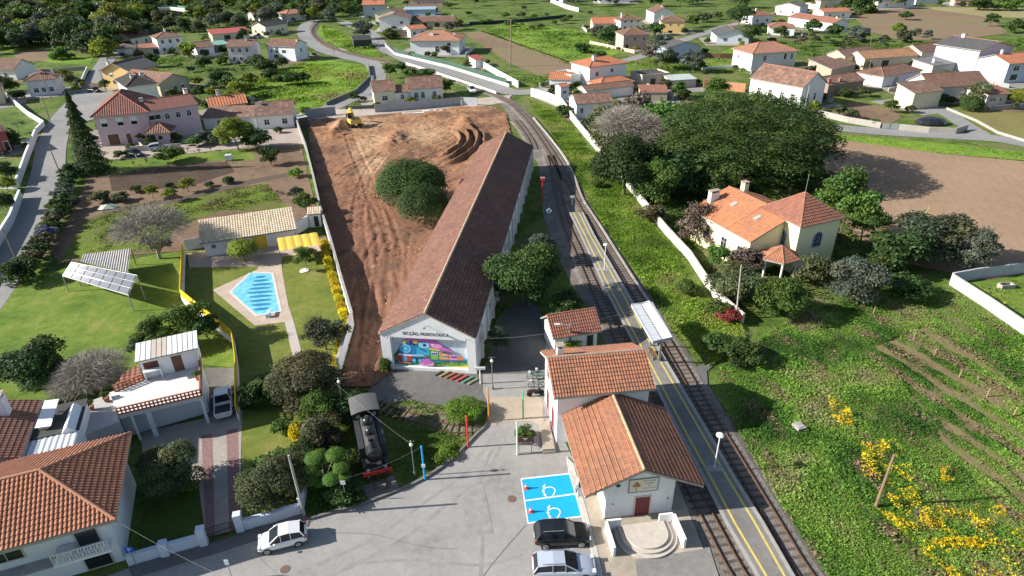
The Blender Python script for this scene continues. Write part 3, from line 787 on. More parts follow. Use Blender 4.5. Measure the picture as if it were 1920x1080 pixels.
r_left = smooth([g(*p) for p in [(-60,600),(15,500),(60,420),(88,330),(98,270),(116,225),(150,185),(172,162),(190,130),(205,102),(200,92)]], 8)
ribbon('left_road', r_left, -2.9, 2.9, .03, G_ROAD)
sheet('road_junction', [(95,232),(118,205),(135,192),(160,176),(212,172),(215,190),(180,222),(150,232)], .034, G_ROAD)
r_mid = smooth([g(*p) for p in [(1000,172),(955,172),(900,152),(840,134),(780,118),(740,100),(718,88),(690,60),(655,46),(640,40)]], 8)
ribbon('rail_side_road', r_mid, -3.2, 3.2, .035, G_ROAD)
r_x = smooth([g(*p) for p in [(600,212),(632,196),(668,180),(694,165),(706,146),(704,128),(690,116),(640,104),(605,93),(578,74),(568,58),(575,46),(592,38)]], 8)
ribbon('curved_road', r_x, -3.0, 3.0, .03, G_ROAD)
sheet('site_access', [(545,215),(610,205),(700,205),(960,178),(950,192),(900,200),(700,216),(600,225)], .05, groundm('access_gravel', [(.3,(.36,.31,.26)),(.7,(.46,.4,.34))], .15, 1.5, .02))
r_tr = smooth([g(*p) for p in [(1470,212),(1540,234),(1640,246),(1760,253),(1860,259),(1940,272),(2100,300)]], 8)
ribbon('upper_right_road', r_tr, -2.9, 2.9, .03, G_ROAD)
r_tr2 = smooth([g(*p) for p in [(1846,256),(1812,236),(1780,216),(1740,200)]], 8)
ribbon('farm_lane', r_tr2, -2.0, 2.0, .042, G_ROAD)
r_f = smooth([g(*p) for p in [(1150,120),(1180,112),(1250,90),(1290,72),(1330,60),(1355,50),(1400,42)]], 6)
ribbon('village_lane', r_f, -2.6, 2.6, .03, G_ROAD)
# verge beside the ploughed field
sheet('field_verge', [(1545,252),(1640,258),(1760,268),(1930,286),(1930,302),(1760,288),(1590,264),(1540,266)], .04, G_FIELD)
# worn wheel tracks and repair patches on the plaza
for k_, (pts, w) in enumerate((([(560,1075),(700,1010),(800,940),(880,880),(935,800)], .16),([(600,1090),(740,1020),(840,945),(915,880),(955,800)], .16),([(900,1090),(905,1000),(900,900),(935,820)], .13),([(640,1060),(780,1050),(900,1060),(980,1040)], .12))):
    ribbon('tyre_mark', smooth([g(*p) for p in pts], 8), -w, w, .0335+.0018*k_, PM('tyre_worn_asphalt', (.272,.262,.25), .9, .25, 1.2))
sheet('asphalt_patch', [(865,935),(905,905),(925,1000),(880,1005)], .041, PM('asphalt_repair', (.272,.263,.25), .9, .2, 1.5))
ribbon('asphalt_crack', smooth([g(*p) for p in [(986,985),(955,1020),(920,1062),(900,1090)]], 6), -.02, .02, .0435, PM('crack_dark', (.12,.115,.11), .95, .3))
ribbon('asphalt_crack', smooth([g(*p) for p in [(620,1000),(700,1003),(790,1025),(860,1030)]], 6), -.015, .015, .0455, PM('crack_dark', (.12,.115,.11), .95, .3))
sheet('crop_row_soil', [(1640,650),(1740,610),(1850,680),(2010,800),(2010,1010),(1880,960),(1760,820)], .012, groundm('weedy_soil', [(.3,(.17,.12,.075)),(.5,(.2,.16,.08)),(.7,(.14,.17,.05))], .2, 1.5, .15))
# EV bays
sheet('charging_bay_paint', [(977,899),(1076,888),(1101,968),(990,982)], .055, PM('blue_bay_paint', (.0,.36,.68), .7, .10, 2))
for i, (a, b) in enumerate((((977,899),(1076,888)), ((983,940),(1085,926)), ((990,982),(1101,968)))):
    pa, pb = g(*a), g(*b); ribbon('bay_line', [pa, pb], -.07, .07, .062, WLINE)
ribbon('bay_line', [g(1076,888), g(1101,968)], -.05, .09, .066, WLINE)
ribbon('bay_line', [g(977,899), g(990,982)], -.04, .05, .066, WLINE)
def plugmark(c, ang, s):
    """charging-cable loop with a leaf-shaped plug painted on the bay"""
    pts = [(-.55,-.12),(-.5,.1),(-.1,.32),(.35,.3),(.66,.02),(.62,-.4),(.35,-.8),(.0,-1.1),(-.3,-1.05),(-.48,-.68),(-.55,-.12)]
    mb = MB(); P = smooth([Vector((x, y, 0)) for x, y in pts], 6)
    A = offsets(P, .06); B = offsets(P, -.06); z = .0
    mb.add([q for a, b in zip(A, B) for q in ((a.x,a.y,0),(b.x,b.y,0))], [(2*i,2*i+1,2*i+3,2*i+2) for i in range(len(A)-1)])
    for x, y, r in ((-.55,-.12,.15),(-.48,-.68,.15)):
        mb.add([(x+r*math.cos(t), y+r*math.sin(t), .004) for t in np.arange(0, 6.2, .4)], [tuple(range(16))])
    mb.add([(-.5,.2,.004),(-.2,.5,.004),(-.15,.85,.004),(-.5,.55,.004)], [(0,1,2,3)])
    o = mb.build('bay_symbol', WLINE, None, (c.x, c.y, .066), ang); o.scale = (s, s, 1); tag(o, kind='structure')
plugmark(g(1028,919), math.radians(8), .78); plugmark(g(1037,959), math.radians(8), .78)
# station forecourt pavement with kerb step
def kerb_slab(name, pts, z, m, thick=.16):
    P = [g(*p) for p in pts]; mb = MB().prism([(p.x, p.y) for p in P], -.1, z); o = mb.build(name, m); tag(o, kind='structure'); return o
kerb_slab('station_pavement', [(1076,872),(1102,965),(1122,1040),(1160,1190),(1452,1190),(1338,1082),(1300,985),(1262,890),(1160,880)], .16, G_CONC)
kerb_slab('pavement_kerb', [(1062,858),(1075,872),(1101,965),(1121,1040),(1158,1190),(1146,1190),(1110,1040),(1089,965),(1066,885)], .18, PM('kerb_stone', (.5,.48,.44), .9, .2, 2))
kerb_slab('platform_asphalt_patch', [(1190,1052),(1330,1030),(1350,1092),(1452,1190),(1210,1190)], .168, G_PLAT)
kerb_slab('side_ramp', [(1012,800),(1030,790),(1038,835),(1042,850),(1018,852)], .25, G_CONC)
# green island kerb with the locomotive plot
P_ISL = [(700,760),(770,752),(835,764),(893,794),(912,786),(908,800),(890,816),(866,842),(832,872),(788,900),(738,922),(680,944),(632,958),(582,972),(566,962),(560,900),(590,830),(640,790)]
sheet('locomotive_garden', P_ISL, .05, groundm('shaded_grass', [(.3,(.04,.06,.012)),(.5,(.08,.12,.02)),(.75,(.17,.15,.06))], .3, 2, .1))
kp = smooth([g(*p) for p in [(582,974),(632,960),(680,946),(738,924),(788,902),(832,874),(866,844),(892,817),(909,801),(914,786)]], 5)
wallmesh(kp, .22, .22).build('kerb', PM('dark_kerb', (.17,.16,.15), .9, .25)); tag(bpy.data.objects['kerb'], kind='structure')
sheet('gravel_bed', [(680,912),(738,892),(748,915),(690,938)], .07, G_BALL)
sheet('gravel_bed', [(745,760),(800,756),(875,792),(905,800),(875,818),(820,812),(760,790)], .07, groundm('mixed_gravel', [(.3,(.17,.14,.11)),(.5,(.24,.2,.16)),(.7,(.14,.15,.05))], .5, 4, .06))
# drive of the front-left house
sheet('driveway', [(262,812),(380,786),(455,770),(452,850),(455,992),(386,1008),(372,905),(280,905),(268,850)], .06, groundm('paved_drive', [(.3,(.30,.26,.23)),(.7,(.40,.36,.32))], .3, 3, .01))
sheet('driveway_band', [(378,818),(398,814),(404,1004),(386,1008)], .068, PM('pink_paving', (.25,.145,.135), .9, .3, 4))
sheet('driveway_band', [(425,808),(446,804),(452,992),(430,997)], .068, PM('pink_paving', (.25,.145,.135), .9, .3, 4))
sheet('front_lawn', [(272,905),(372,905),(384,1006),(380,1024),(262,1048)], .066, groundm('clipped_lawn', [(.3,(.05,.075,.015)),(.7,(.08,.115,.022))], .3, 3, .05))
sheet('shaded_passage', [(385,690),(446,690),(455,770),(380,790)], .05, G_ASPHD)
sheet('side_garden', [(452,770),(640,770),(560,900),(566,962),(480,990),(455,992)], .045, G_LAWN2)
# pool
sheet('pool_deck', [(399,544),(482,506),(498,482),(530,480),(528,503),(541,574),(549,598),(536,604),(478,611)], .05, G_PATIO)
sheet('pool_deck', [(352,476),(385,470),(560,455),(612,442),(616,470),(530,482),(498,500),(355,502)], .042, G_PATIO)
sheet('garden_path', [(533,600),(549,597),(568,670),(550,674)], .046, PM('path_slabs', (.46,.41,.36), .9, .15, 3))
pw, ptn, pb = nodes('pool_water')
pv = pos(ptn); pn = noise(ptn, pv, 1.1, 3, .5)
ptn.links.new(ramp(ptn, pn, [(.35,(.12,.46,.66)),(.65,(.24,.60,.77))]), pb.inputs['Base Color']); pb.inputs['Roughness'].default_value = .08
bump(ptn, pb, noise(ptn, pv, 5, 2), .01)
POOL = [(470,510),(513,512),(529,585),(479,594),(429,549)]
sheet('pool_water', POOL, .07, pw)
pp = [g(*q) for q in POOL]; pp.append(pp[0]); ribbon('pool_edge', pp, -.3, .02, .075, PM('pool_edge_stone', (.6,.56,.5), .8, .1))
ell = PM('pool_mosaic', (.035,.22,.40), .3, .2, 3)
c0, c1 = g(489,520), g(495,580)
for i in range(9):
    c = c0.lerp(c1, i/8); w = [1.1,1.7,2.1,2.2,2.7,2.3,2.2,1.9,1.5][i]*.62
    mb = MB().add([(w*math.cos(t), .32*math.sin(t), 0) for t in np.arange(0, 6.2, .35)], [tuple(range(18))])
    tag(mb.build('pool_floor_pattern', ell, None, (c.x-(.3 if i > 2 else 0), c.y, .078), math.radians(7)), kind='structure')
# ------------------------------------------------------------ construction site: real relief
SITE = [(578,226),(600,224),(700,216),(890,200),(925,200),(950,212),(962,262),(960,300),(900,420),(860,470),(800,560),(735,640),(722,690),(735,700),(690,736),(642,740),(640,700),(664,612),(640,540),(603,405),(578,275)]
SP = [tuple(g(*p))[:2] for p in SITE]
xs = np.arange(-50, 6, .24); ys = np.arange(52, 176, .26)
X, Y = np.meshgrid(xs, ys); 
Zr = .10*(fbm(X, Y, 5, 1)-.5)*2+.22*(fbm(X, Y, 1.3, 2, 3)-.5)+.2*(fbm(X, Y, .7, 4, 2)-.5)
def bumpat(px, py, rx, ry, h, rot=0):
    c = g(px, py); a = math.cos(rot); b = math.sin(rot); dx = X-c.x; dy = Y-c.y
    u = (dx*a+dy*b)/rx; v = (-dx*b+dy*a)/ry; return h*np.exp(-(u*u+v*v))
# machine tracks: bundles of cleated wheel lines
def rut(pts, w, dep, cleat=.5):
    global Zr
    P = smooth([g(*p) for p in pts], 14); A = np.array([(p.x, p.y) for p in P]); seg = np.hypot(*np.diff(A, axis=0).T); S_ = np.concatenate([[0], np.cumsum(seg)])
    x0, y0 = A.min(0)-2; x1, y1 = A.max(0)+2
    I = (X > x0) & (X < x1) & (Y > y0) & (Y < y1); q = np.stack([X[I], Y[I]], 1)
    bd = np.full(len(q), 1e9); bs = np.zeros(len(q))
    for i in range(len(A)-1):
        d = A[i+1]-A[i]; L = (d@d)+1e-9; t = np.clip(((q-A[i])@d)/L, 0, 1); e = q-(A[i]+t[:, None]*d); dd = np.hypot(e[:, 0], e[:, 1])
        k = dd < bd; bd[k] = dd[k]; bs[k] = (S_[i]+t*seg[i])[k]
    z = np.zeros(len(q))
    for o_ in (w,):
        k = np.exp(-((bd-o_)/.26)**4); z -= dep*k*(1+cleat*np.sin(bs*2*math.pi/.75)); z += dep*.7*np.exp(-((bd-o_-.55)/.3)**2)
    Zr[I] += z
for pts, w in (([(700,670),(705,600),(715,540),(720,470),(705,400),(690,340),(668,290),(655,255)], .9), ([(680,720),(690,640),(690,560),(676,470),(672,400),(690,330),(720,290)], .9),
               ([(745,600),(735,540),(740,480),(725,420),(700,370)], .9), ([(660,650),(672,560),(690,500),(720,440)], .8), ([(640,330),(690,300),(770,285),(850,295)], .9),
               ([(700,260),(760,280),(830,270),(880,240)], .9), ([(720,240),(790,250),(860,225),(905,215)], .9), ([(750,330),(800,300),(860,270),(885,235)], .8),
               ([(770,560),(750,500),(760,440)], .8), ([(690,735),(700,690),(712,650)], .9), ([(665,735),(672,690),(690,640)], .9)): rut(pts, w, .085)
ac = g(818,268)
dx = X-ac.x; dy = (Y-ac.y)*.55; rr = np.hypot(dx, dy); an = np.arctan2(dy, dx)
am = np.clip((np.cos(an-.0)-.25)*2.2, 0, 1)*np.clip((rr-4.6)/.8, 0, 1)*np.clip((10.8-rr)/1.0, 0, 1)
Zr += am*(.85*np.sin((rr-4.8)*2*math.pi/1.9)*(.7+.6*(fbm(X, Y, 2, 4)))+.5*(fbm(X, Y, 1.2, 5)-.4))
for a in ((740,262,2.0,5,1.1),(755,272,2.4,4,.8),(728,276,1.5,3,.7),(640,240,1.6,5,1.5,.2),(628,250,1.2,3,.9),(848,200,3,3,.8),(872,232,1.6,6,.9),(905,262,1.3,5,1.0),(892,300,1.2,4,.9),(660,475,1.6,2,.45),(720,345,1.5,3,.5)): Zr += bumpat(*a)*(.6+.8*fbm(X, Y, 1.2, 6))
Zr -= .25*(fbm(X, Y, .8, 3, 2)-.5)*np.clip(fbm(X, Y, 6, 2)*2-.8, 0, 1)
msk = inpoly(X, Y, SP); k = 6
edge = msk.astype(float)
for _ in range(4): edge = (edge+np.roll(edge,1,0)+np.roll(edge,-1,0)+np.roll(edge,1,1)+np.roll(edge,-1,1))/5
edge = np.clip(edge*2-1, 0, 1)
Zf = np.where(msk, .09+edge*np.clip(Zr+.12, -.03, 3), -.3)
ok = msk[:-1,:-1] & msk[1:,:-1] & msk[:-1,1:] & msk[1:,1:]
idx = np.arange(X.size).reshape(X.shape)
F = np.stack([idx[:-1,:-1][ok], idx[:-1,1:][ok], idx[1:,1:][ok], idx[1:,:-1][ok]], 1)
u = np.unique(F); rm = np.full(X.size, -1); rm[u] = np.arange(len(u)); F = rm[F]
t = np.clip((Y-95)/75, 0, 1)+.5*(fbm(X, Y, 9, 3)-.5); far = np.clip(t, 0, 1)
c_r = np.array((.235,.118,.073)); c_t = np.array((.36,.20,.105)); c_o = np.array((.33,.145,.065)); c_d = np.array((.15,.085,.055))
far = far*.85; C = c_r*(1-far[..., None])+c_t*far[..., None]
o_ = np.clip((fbm(X, Y, 7, 5)-.5)*5, 0, 1)*far; C = C*(1-o_[..., None])+c_o*o_[..., None]
d_ = np.clip((fbm(X, Y, 3.5, 6)-.52)*6, 0, .8); C = C*(1-d_[..., None])+c_d*d_[..., None]
pt_ = np.zeros_like(X)
for a in ((690,270,2.4,9,1),(700,310,2,6,1),(680,235,6,5,1),(800,250,5,8,.7)): pt_ = np.maximum(pt_, bumpat(*a))
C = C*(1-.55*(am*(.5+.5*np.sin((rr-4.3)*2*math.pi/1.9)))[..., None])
pt_ = np.clip(pt_*1.6*(.5+fbm(X, Y, 2, 1)), 0, 1); C = C*(1-pt_[..., None])+np.array((.44,.28,.16))*pt_[..., None]
C *= (.85+.3*fbm(X, Y, .9, 2))[..., None]
V = np.stack([X.ravel(), Y.ravel(), Zf.ravel()], 1)[u]
EARTH = tintm('site_earth', 0, .95); _nt = EARTH.node_tree; bump(_nt, _nt.nodes['Principled BSDF'], noise(_nt, pos(_nt), 4.5, 6, .75), .16)
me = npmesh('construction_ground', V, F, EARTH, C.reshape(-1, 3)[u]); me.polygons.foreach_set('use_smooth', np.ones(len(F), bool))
tag(link('construction_ground', me), kind='structure')
# ------------------------------------------------------------ railway
def track(label, px, name='railway_track', n=10):
    P = smooth([g(*p) for p in px], n); r = empty(name, label, 'railway track', (0,0,0))
    # even spacing
    Q = [P[0]]; acc = 0; L = [0]
    for a, b in zip(P[:-1], P[1:]): L.append(L[-1]+(b-a).length)
    tot = L[-1]; m = int(tot/1.2); out = []; j = 0
    for i in range(m+1):
        s = tot*i/m
        while j < len(L)-2 and L[j+1] < s: j += 1
        t = (s-L[j])/max(1e-6, L[j+1]-L[j]); out.append(P[j].lerp(P[j+1], t))
    P = out
    for off in (-.5, .5):
        C = offsets(P, off); wm = MB(); wallmesh(C, .27, .075, wm, .13); wm.build('rail', PM('rusty_rail', (.16,.085,.05), .55, .3, 3, metal=.3), r)
    sl = MB(); s = 0; j = 0; step = .72
    for i in range(int(tot/step)):
        s = (i+.5)*step; j = min(len(P)-2, int(s/tot*m)); d = (P[j+1]-P[j]).normalized(); c = P[j]+d*(s-j*tot/m); a = Vector((-d.y, d.x, 0))
        sl.beam(c-a*.92+Vector((0,0,.115)), c+a*.92+Vector((0,0,.115)), .23, .05)
    tag(sl.build('sleepers', PM('sleeper_wood', (.10,.085,.07), .95, .35, 3), r), kind='stuff')
    A, B, Cc, D = offsets(P, 1.75), offsets(P, 1.2), offsets(P, -1.2), offsets(P, -1.75); bm = MB(); vs = []
    for i in range(len(P)):
        for q, z in ((A[i], .0), (B[i], .115), (Cc[i], .115), (D[i], .0)): vs.append((q.x, q.y, z))
    fs = [(4*i+k, 4*i+k+1, 4*i+k+5, 4*i+k+4) for i in range(len(P)-1) for k in range(3)]
    bm.add(vs, [f[::-1] for f in fs] if False else fs); bm.build('ballast', G_BALL, r)
    return P
TR = track('rusty right-hand railway track past the island platform and on to the level crossing', [(1640,1230),(1570,1150),(1509,1079),(1449,980),(1385,873),(1315,756),(1250,644),(1185,540),(1148,480),(1111,420),(1080,365),(1054,320),(1041,298),(1026,275),(1012,254),(996,232),(978,212),(962,197),(940,184),(910,172),(870,156),(835,142),(790,130),(745,122),(717,115),(680,107),(645,98),(618,88),(600,77),(589,65),(587,56),(592,48),(602,40)])
TL = track('left-hand railway track squeezed between station building and island platform', [(1475,1200),(1425,1130),(1384,1079),(1338,994),(1292,905),(1222,760),(1156,627),(1114,540),(1083,470),(1061,420),(1048,370),(1038,320),(1030,292)])
track('short disused siding of bare rails beside the museum shed end', [(968,226),(980,240),(995,262),(1003,280)])
sheet('ballast_bed', [(938,192),(965,190),(1000,222),(1022,250),(1058,305),(1090,370),(1215,570),(1265,640),(1340,760),(1480,975),(1560,1100),(1640,1190),(1452,1190),(1338,1082),(1262,888),(1200,700),(1075,540),(1040,470),(1018,400),(1010,310),(985,270),(960,230)], .02, G_BALL)
sheet('track_service_path', [(1330,750),(1304,700),(1300,690),(1322,682),(1330,680),(1336,688),(1325,697)], .05, G_ASPHD)
# kerb rail of concrete beside the right track
kr = smooth([g(*p) for p in [(1000,222),(1030,258),(1056,292),(1074,325),(1092,374),(1128,430),(1178,510),(1222,578)]], 6)
wallmesh(kr, .35, .3).build('trackside_kerb', CONC); tag(bpy.data.objects['trackside_kerb'], kind='structure')
# island platform
PL = [(1070,398),(1092,442),(1137,540),(1205,668),(1278,812),(1326,900),(1368,982),(1425,1079),(1500,1200)]
PR = [(1090,398),(1112,442),(1168,540),(1240,668),(1325,812),(1376,900),(1424,977),(1482,1079),(1562,1200)]
a = [g(*p, .5) for p in PL]; b = [g(*p, .5) for p in PR]
mb = MB(); n = len(a); vs = []
for p, q in zip(a, b): vs += [(p.x,p.y,.5),(q.x,q.y,.5),(p.x,p.y,-.1),(q.x,q.y,-.1)]
fs = [(0,2,3,1),(4*n-4,4*n-3,4*n-1,4*n-2)]
for i in range(n-1):
    k = 4*i; fs += [(k,k+1,k+5,k+4),(k,k+4,k+6,k+2),(k+1,k+3,k+7,k+5)]
mb.add(vs, fs); plat = mb.build('platform', G_PLAT); tag(plat, kind='structure')
for w, (x0, x1) in ((-1, (1078,1072)), (1, (1086,1088))):
    pts = []
    for p, q in zip(a, b):
        L = (q-p).length; c = p.lerp(q, .42/L) if w < 0 else q.lerp(p, .42/L); pts.append(c)
    ribbon('platform_line', pts, -.09, .09, .506, YLINE)
for P_, s in ((a, -1), (b, 1)):
    ribbon('platform_edge', P_, *( (-.32, -.002) if s < 0 else (.002, .32)), .504, PM('platform_edge_stone', (.36,.34,.31), .9, .2, 2))
# ============================================================ museum shed
WW = (.80,.80,.79)
def two(A, B): return (B-A).length, math.atan2((B-A).y, (B-A).x)
A = g(721,692); B = g(894,702); Lm, rzm = two(A, B); Dm, hm, rm_ = 66.0, 4.45, 2.6
mus = empty('museum_shed', 'long white museum shed with weathered brown tile roof and a train mural on its gable', 'museum shed', A, rzm)
w = MB(); t = .45                                       # gable wall is recessed behind two corner piers and the tympanum
w.box(0,t,-.3,Lm,Dm,hm)
w.box(0,0,-.3,1.0,t-.003,hm).box(Lm-.9,0,-.3,Lm,t-.003,hm).box(1.0,.06,-.3,Lm-.9,t-.003,.42)
w.add([(1.0,.0,hm-.35),(Lm-.9,.0,hm-.35),(Lm-.9,.0,hm),(1.0,.0,hm),(1.0,t-.003,hm-.35),(Lm-.9,t-.003,hm-.35)], [(0,1,2,3),(0,4,5,1)])
w.add([(0,0,hm),(Lm,0,hm),(Lm/2,0,hm+rm_),(0,Dm,hm),(Lm,Dm,hm),(Lm/2,Dm,hm+rm_)], [(0,1,2),(4,3,5)])
w.build('wall', wallm((.78,.79,.80), .3), mus)
pl, rd = roof_planes('x', 1, 1, 1, 1, .1)
pl, rd = roof_planes('y', Lm, Dm, hm+.12, rm_, .12)
# ridge runs along the depth
roof(mus, pl, rd, T_MUSEUM, SOFFIT, PM('pale_ridge_tiles', (.5,.36,.25), .9, .3, 3), .34, .40, .05, .08, 3, .14, .15)
for i in range(16):
    y = 3.2+i*4.1
    MB().box(Lm+.002,y-.25,-.2,Lm+.28,y+.25,hm-.35).build('buttress', wallm((.70,.70,.69), .4), mus)
for i in range(7): opening(mus, 'r', Lm, Dm, (9.3+i*8.2)/Dm, 2.2, 1.1, .9, 'win')
MUR = {}
def mural(parent):
    x0, x1, z0, z1 = 1.05, Lm-.95, .45, hm-.4; y = t-.012
    W, H_ = x1-x0, z1-z0
    base = MB().box(x0, y, z0, x1, t-.002, z1).build('mural', PM('mural_ground', (.62,.70,.78), .8, .15, 3), parent)
    lay = [0]
    def poly(pts, c, nm='mural_shape'):
        lay[0] += 1; yy = y-.003-.0016*lay[0]
        mb = MB().add([(x0+u*W, yy, z0+v*H_) for u, v in pts], [tuple(range(len(pts)))])
        return mb, flatm('mural_paint', c, .7)
    cl = {}
    def P(pts, c):
        mb, m = poly(pts, c); cl.setdefault(c, (MB(), m))[0].add(mb.v, mb.f)
    def blob(u, v, ru, rv, c, k=18): P([(u+ru*math.cos(a), v+rv*math.sin(a)) for a in np.linspace(0, 6.283, k, endpoint=False)], c)
    pk=(.62,.16,.52); pk2=(.75,.32,.62); bl=(.02,.22,.55); lb=(.05,.42,.68); sk=(.30,.62,.80); nv=(.01,.06,.25); rd_=(.60,.04,.05); gr=(.05,.34,.10); lg=(.25,.50,.10); ye=(.75,.60,.08); og=(.75,.25,.06); wh=(.78,.80,.82); dg=(.015,.13,.08)
    P([(0,0),(1,0),(1,.30),(.45,.24),(0,.30)], gr); P([(.0,.02),(.30,.06),(.28,.14),(0,.12)], (.02,.16,.36)); P([(.5,0),(1,0),(1,.16),(.78,.20)], lg); P([(.72,0),(1,0),(1,.09)], ye)
    P([(0,.3),(.08,.55),(.1,.28)], dg)
    r = random.Random(4)
    for i in range(60): blob(r.uniform(.45,1), r.uniform(.02,.24), .008, .018, r.choice([dg, lg, gr, ye]), 5)
    for i in range(40): blob(r.uniform(0,1), r.uniform(.45,1), .006, .014, r.choice([sk, pk2, lb]), 5)
    P([(.17,.88),(.22,1.0),(.52,1.0),(.62,.86),(.70,.70),(.80,.60),(.86,.56),(.62,.60),(.45,.74),(.3,.86)], pk); blob(.28,.93,.07,.07,pk); blob(.4,.9,.08,.08,pk); blob(.52,.82,.08,.10,pk); blob(.6,.72,.07,.08,pk2); blob(.38,.98,.02,.02,wh); blob(.545,.78,.014,.03,wh)
    P([(.28,.40),(.50,.40),(.50,.66),(.28,.66)], lb); P([(.28,.66),(.5,.66),(.5,.72),(.28,.74)], bl); P([(.36,.64),(.50,.66),(.50,.84),(.36,.82)], sk); P([(.42,.70),(.46,.70),(.46,.80),(.42,.80)], nv); P([(.34,.82),(.51,.84),(.51,.87),(.34,.85)], bl)
    P([(.24,.70),(.28,.70),(.28,.86),(.24,.86)], nv); blob(.32,.85,.035,.055,ye); blob(.17,.80,.02,.05,ye)
    P([(.10,.36),(.30,.36),(.32,.60),(.28,.74),(.12,.74),(.09,.56)], bl); blob(.185,.60,.085,.165,nv,24); blob(.18,.60,.075,.15,sk,24); blob(.18,.60,.06,.12,lb,24); blob(.18,.6,.012,.025,wh)
    P([(.07,.36),(.29,.34),(.29,.39),(.07,.42)], wh); P([(.05,.18),(.25,.17),(.25,.34),(.05,.36)], rd_); P([(.12,.16),(.18,.16),(.18,.34),(.12,.34)], lb); P([(.27,.34),(.44,.36),(.40,.42),(.28,.42)], sk)
    for u in (.28,.36,.40): blob(u,.20,.034,.10,nv,20); blob(u,.20,.027,.08,lb,20); blob(u,.2,.008,.02,wh)
    P([(.06,.10),(.24,.09),(.22,.13),(.06,.15)], og)
    blob(.42,.12,.06,.09,pk); blob(.5,.13,.05,.10,pk2); blob(.46,.2,.07,.10,pk); blob(.38,.08,.04,.05,pk2)
    P([(.505,.26),(.62,.27),(.62,.56),(.505,.62)], gr); P([(.50,.62),(.64,.56),(.64,.61),(.50,.68)], ye); P([(.52,.28),(.61,.285),(.61,.42),(.52,.42)], lg); P([(.525,.43),(.61,.43),(.61,.53),(.525,.56)], wh)
    for u in (.54,.565,.59): blob(u,.48,.012,.04,nv,10)
    P([(.64,.28),(.77,.29),(.77,.48),(.64,.54)], og); P([(.66,.32),(.75,.32),(.75,.46),(.66,.49)], (.78,.52,.25)); P([(.77,.29),(.87,.30),(.87,.45),(.77,.48)], pk2); P([(.87,.30),(.945,.305),(.945,.42),(.87,.45)], og); P([(.945,.3),(.985,.31),(.97,.40),(.945,.42)], lb)
    for u in (.675,.70,.725,.745,.79,.81,.83,.85): blob(u,.40,.008,.03,nv,8)
    P([(.63,.56),(.77,.50),(.95,.43),(.95,.45),(.77,.52),(.63,.59)], nv); P([(.5,.22),(.98,.26),(1,.3),(.98,.3),(.5,.27)], (.03,.16,.38))
    for i in range(14): P([(.51+.034*i,.19),(.518+.034*i,.19),(.522+.034*i,.23),(.514+.034*i,.23)], (.05,.3,.45))
    for c, (mb, m) in cl.items(): mb.build('painted_shape', m, base)
mural(mus)
text(mus, 'lettering', 'SECÇÃO, MUSEOLÓGICA', .52, flatm('letter_grey', (.05,.055,.07), .6), (Lm*.485, -.012, hm+.2), (math.pi/2, 0, 0), .008, .78)
lmp = MB().tube((Lm/2,0,hm+1.25),(Lm/2,-.5,hm+1.35),.03).box(Lm/2-.12,-.7,hm+1.25,Lm/2+.12,-.42,hm+1.4); lmp.build('gable_lamp', GREY, mus)
for x in (.9, Lm-.9): MB().tube((x,0,hm-.1),(x,-.35,hm-.05),.03).ell((x,-.4,hm-.08),(.11,.11,.11),8,6).build('insulator', GREY, mus)
# ============================================================ station group
TS = T_ORANGE
A = g(1133,975); B = g(1258,961); Ls, rzs = two(A, B)
ax = Vector((math.cos(rzs), math.sin(rzs), 0)); ay = Vector((-ax.y, ax.x, 0))
hs, rs = 3.85, 1.25; Ds = 8.85
gd = empty('goods_shed', 'white goods shed with terracotta gable roof, dark red door and painted tile panel', 'goods shed', A, rzs)
wall_box('y', Ls, Ds, hs, rs).build('wall', wallm((.80,.80,.79), .3), gd)
oL, oR, of = 1.75, 2.15, .35; sl = rs/(Ls/2); hr = hs+rs+.1
def gplane(x0, z0, x1, z1, y0, y1): return [(x0,y1,z0),(x0,y0,z0),(x1,y0,z1),(x1,y1,z1)]
zl, zr = hr-sl*(Ls/2+oL), hr-sl*(Ls/2+oR)
pL = gplane(-oL, zl, Ls/2, hr, -of, Ds+.1); pR = [(Ls+oR,-of,zr),(Ls+oR,Ds+.1,zr),(Ls/2,Ds+.1,hr),(Ls/2,-of,hr)]
roof(gd, [pL, pR], [((Ls/2,-of,hr),(Ls/2,Ds+.1,hr))], T_ORANGE, SOFFIT, PM('mossy_ridge', (.42,.32,.20), .9, .4, 3), .30, .42, .04, .075, 6, .2, .13)
for i in range(1, 11):  # pale strips on the left slope: sunlit course edges put in as colour
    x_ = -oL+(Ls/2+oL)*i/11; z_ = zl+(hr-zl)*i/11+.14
    MB().beam((x_,-of+.02,z_),(x_,Ds+.08,z_),.045,.03).build('lit_course_edge', PM('lit_edge_tone', (.50,.30,.19), .9, .35, 5), gd)
opening(gd, 'f', Ls, Ds, .545, .12, 1.15, 2.0, 'door', PM('pinkish_stone', (.58,.52,.48), .8, .1), REDW)
opening(gd, 'l', Ls, Ds, .55, .3, 2.0, 2.5, 'door', WHITE, REDW)
for yy in (2.0, 6.5): MB().beam((-.02,yy,2.6),(-1.7,yy,3.25),.12,.12).build('roof_bracket', WOOD, gd)
pn = MB().box(1.75,-.05,2.75,3.95,.0,4.0).build('tile_panel', PM('cream_tiles_panel', (.70,.66,.56), .4, .1, 6), gd)
fr = MB().box(1.68,-.065,2.68,4.02,-.005,2.76).box(1.68,-.065,3.99,4.02,-.005,4.07).box(1.68,-.065,2.765,1.76,-.005,3.985).box(3.94,-.065,2.765,4.02,-.005,3.985)
fr.build('panel_border', PM('blue_grey_border', (.24,.26,.30), .5, .35, 9), pn)
em = MB(); em.add([(2.3+.36*math.cos(a),-.055,3.42+.36*math.sin(a)) for a in np.arange(0, 6.28, .3)], [tuple(range(21))]); em.build('emblem_disc', flatm('emblem_yellow', (.78,.60,.10), .5), pn)
em = MB()
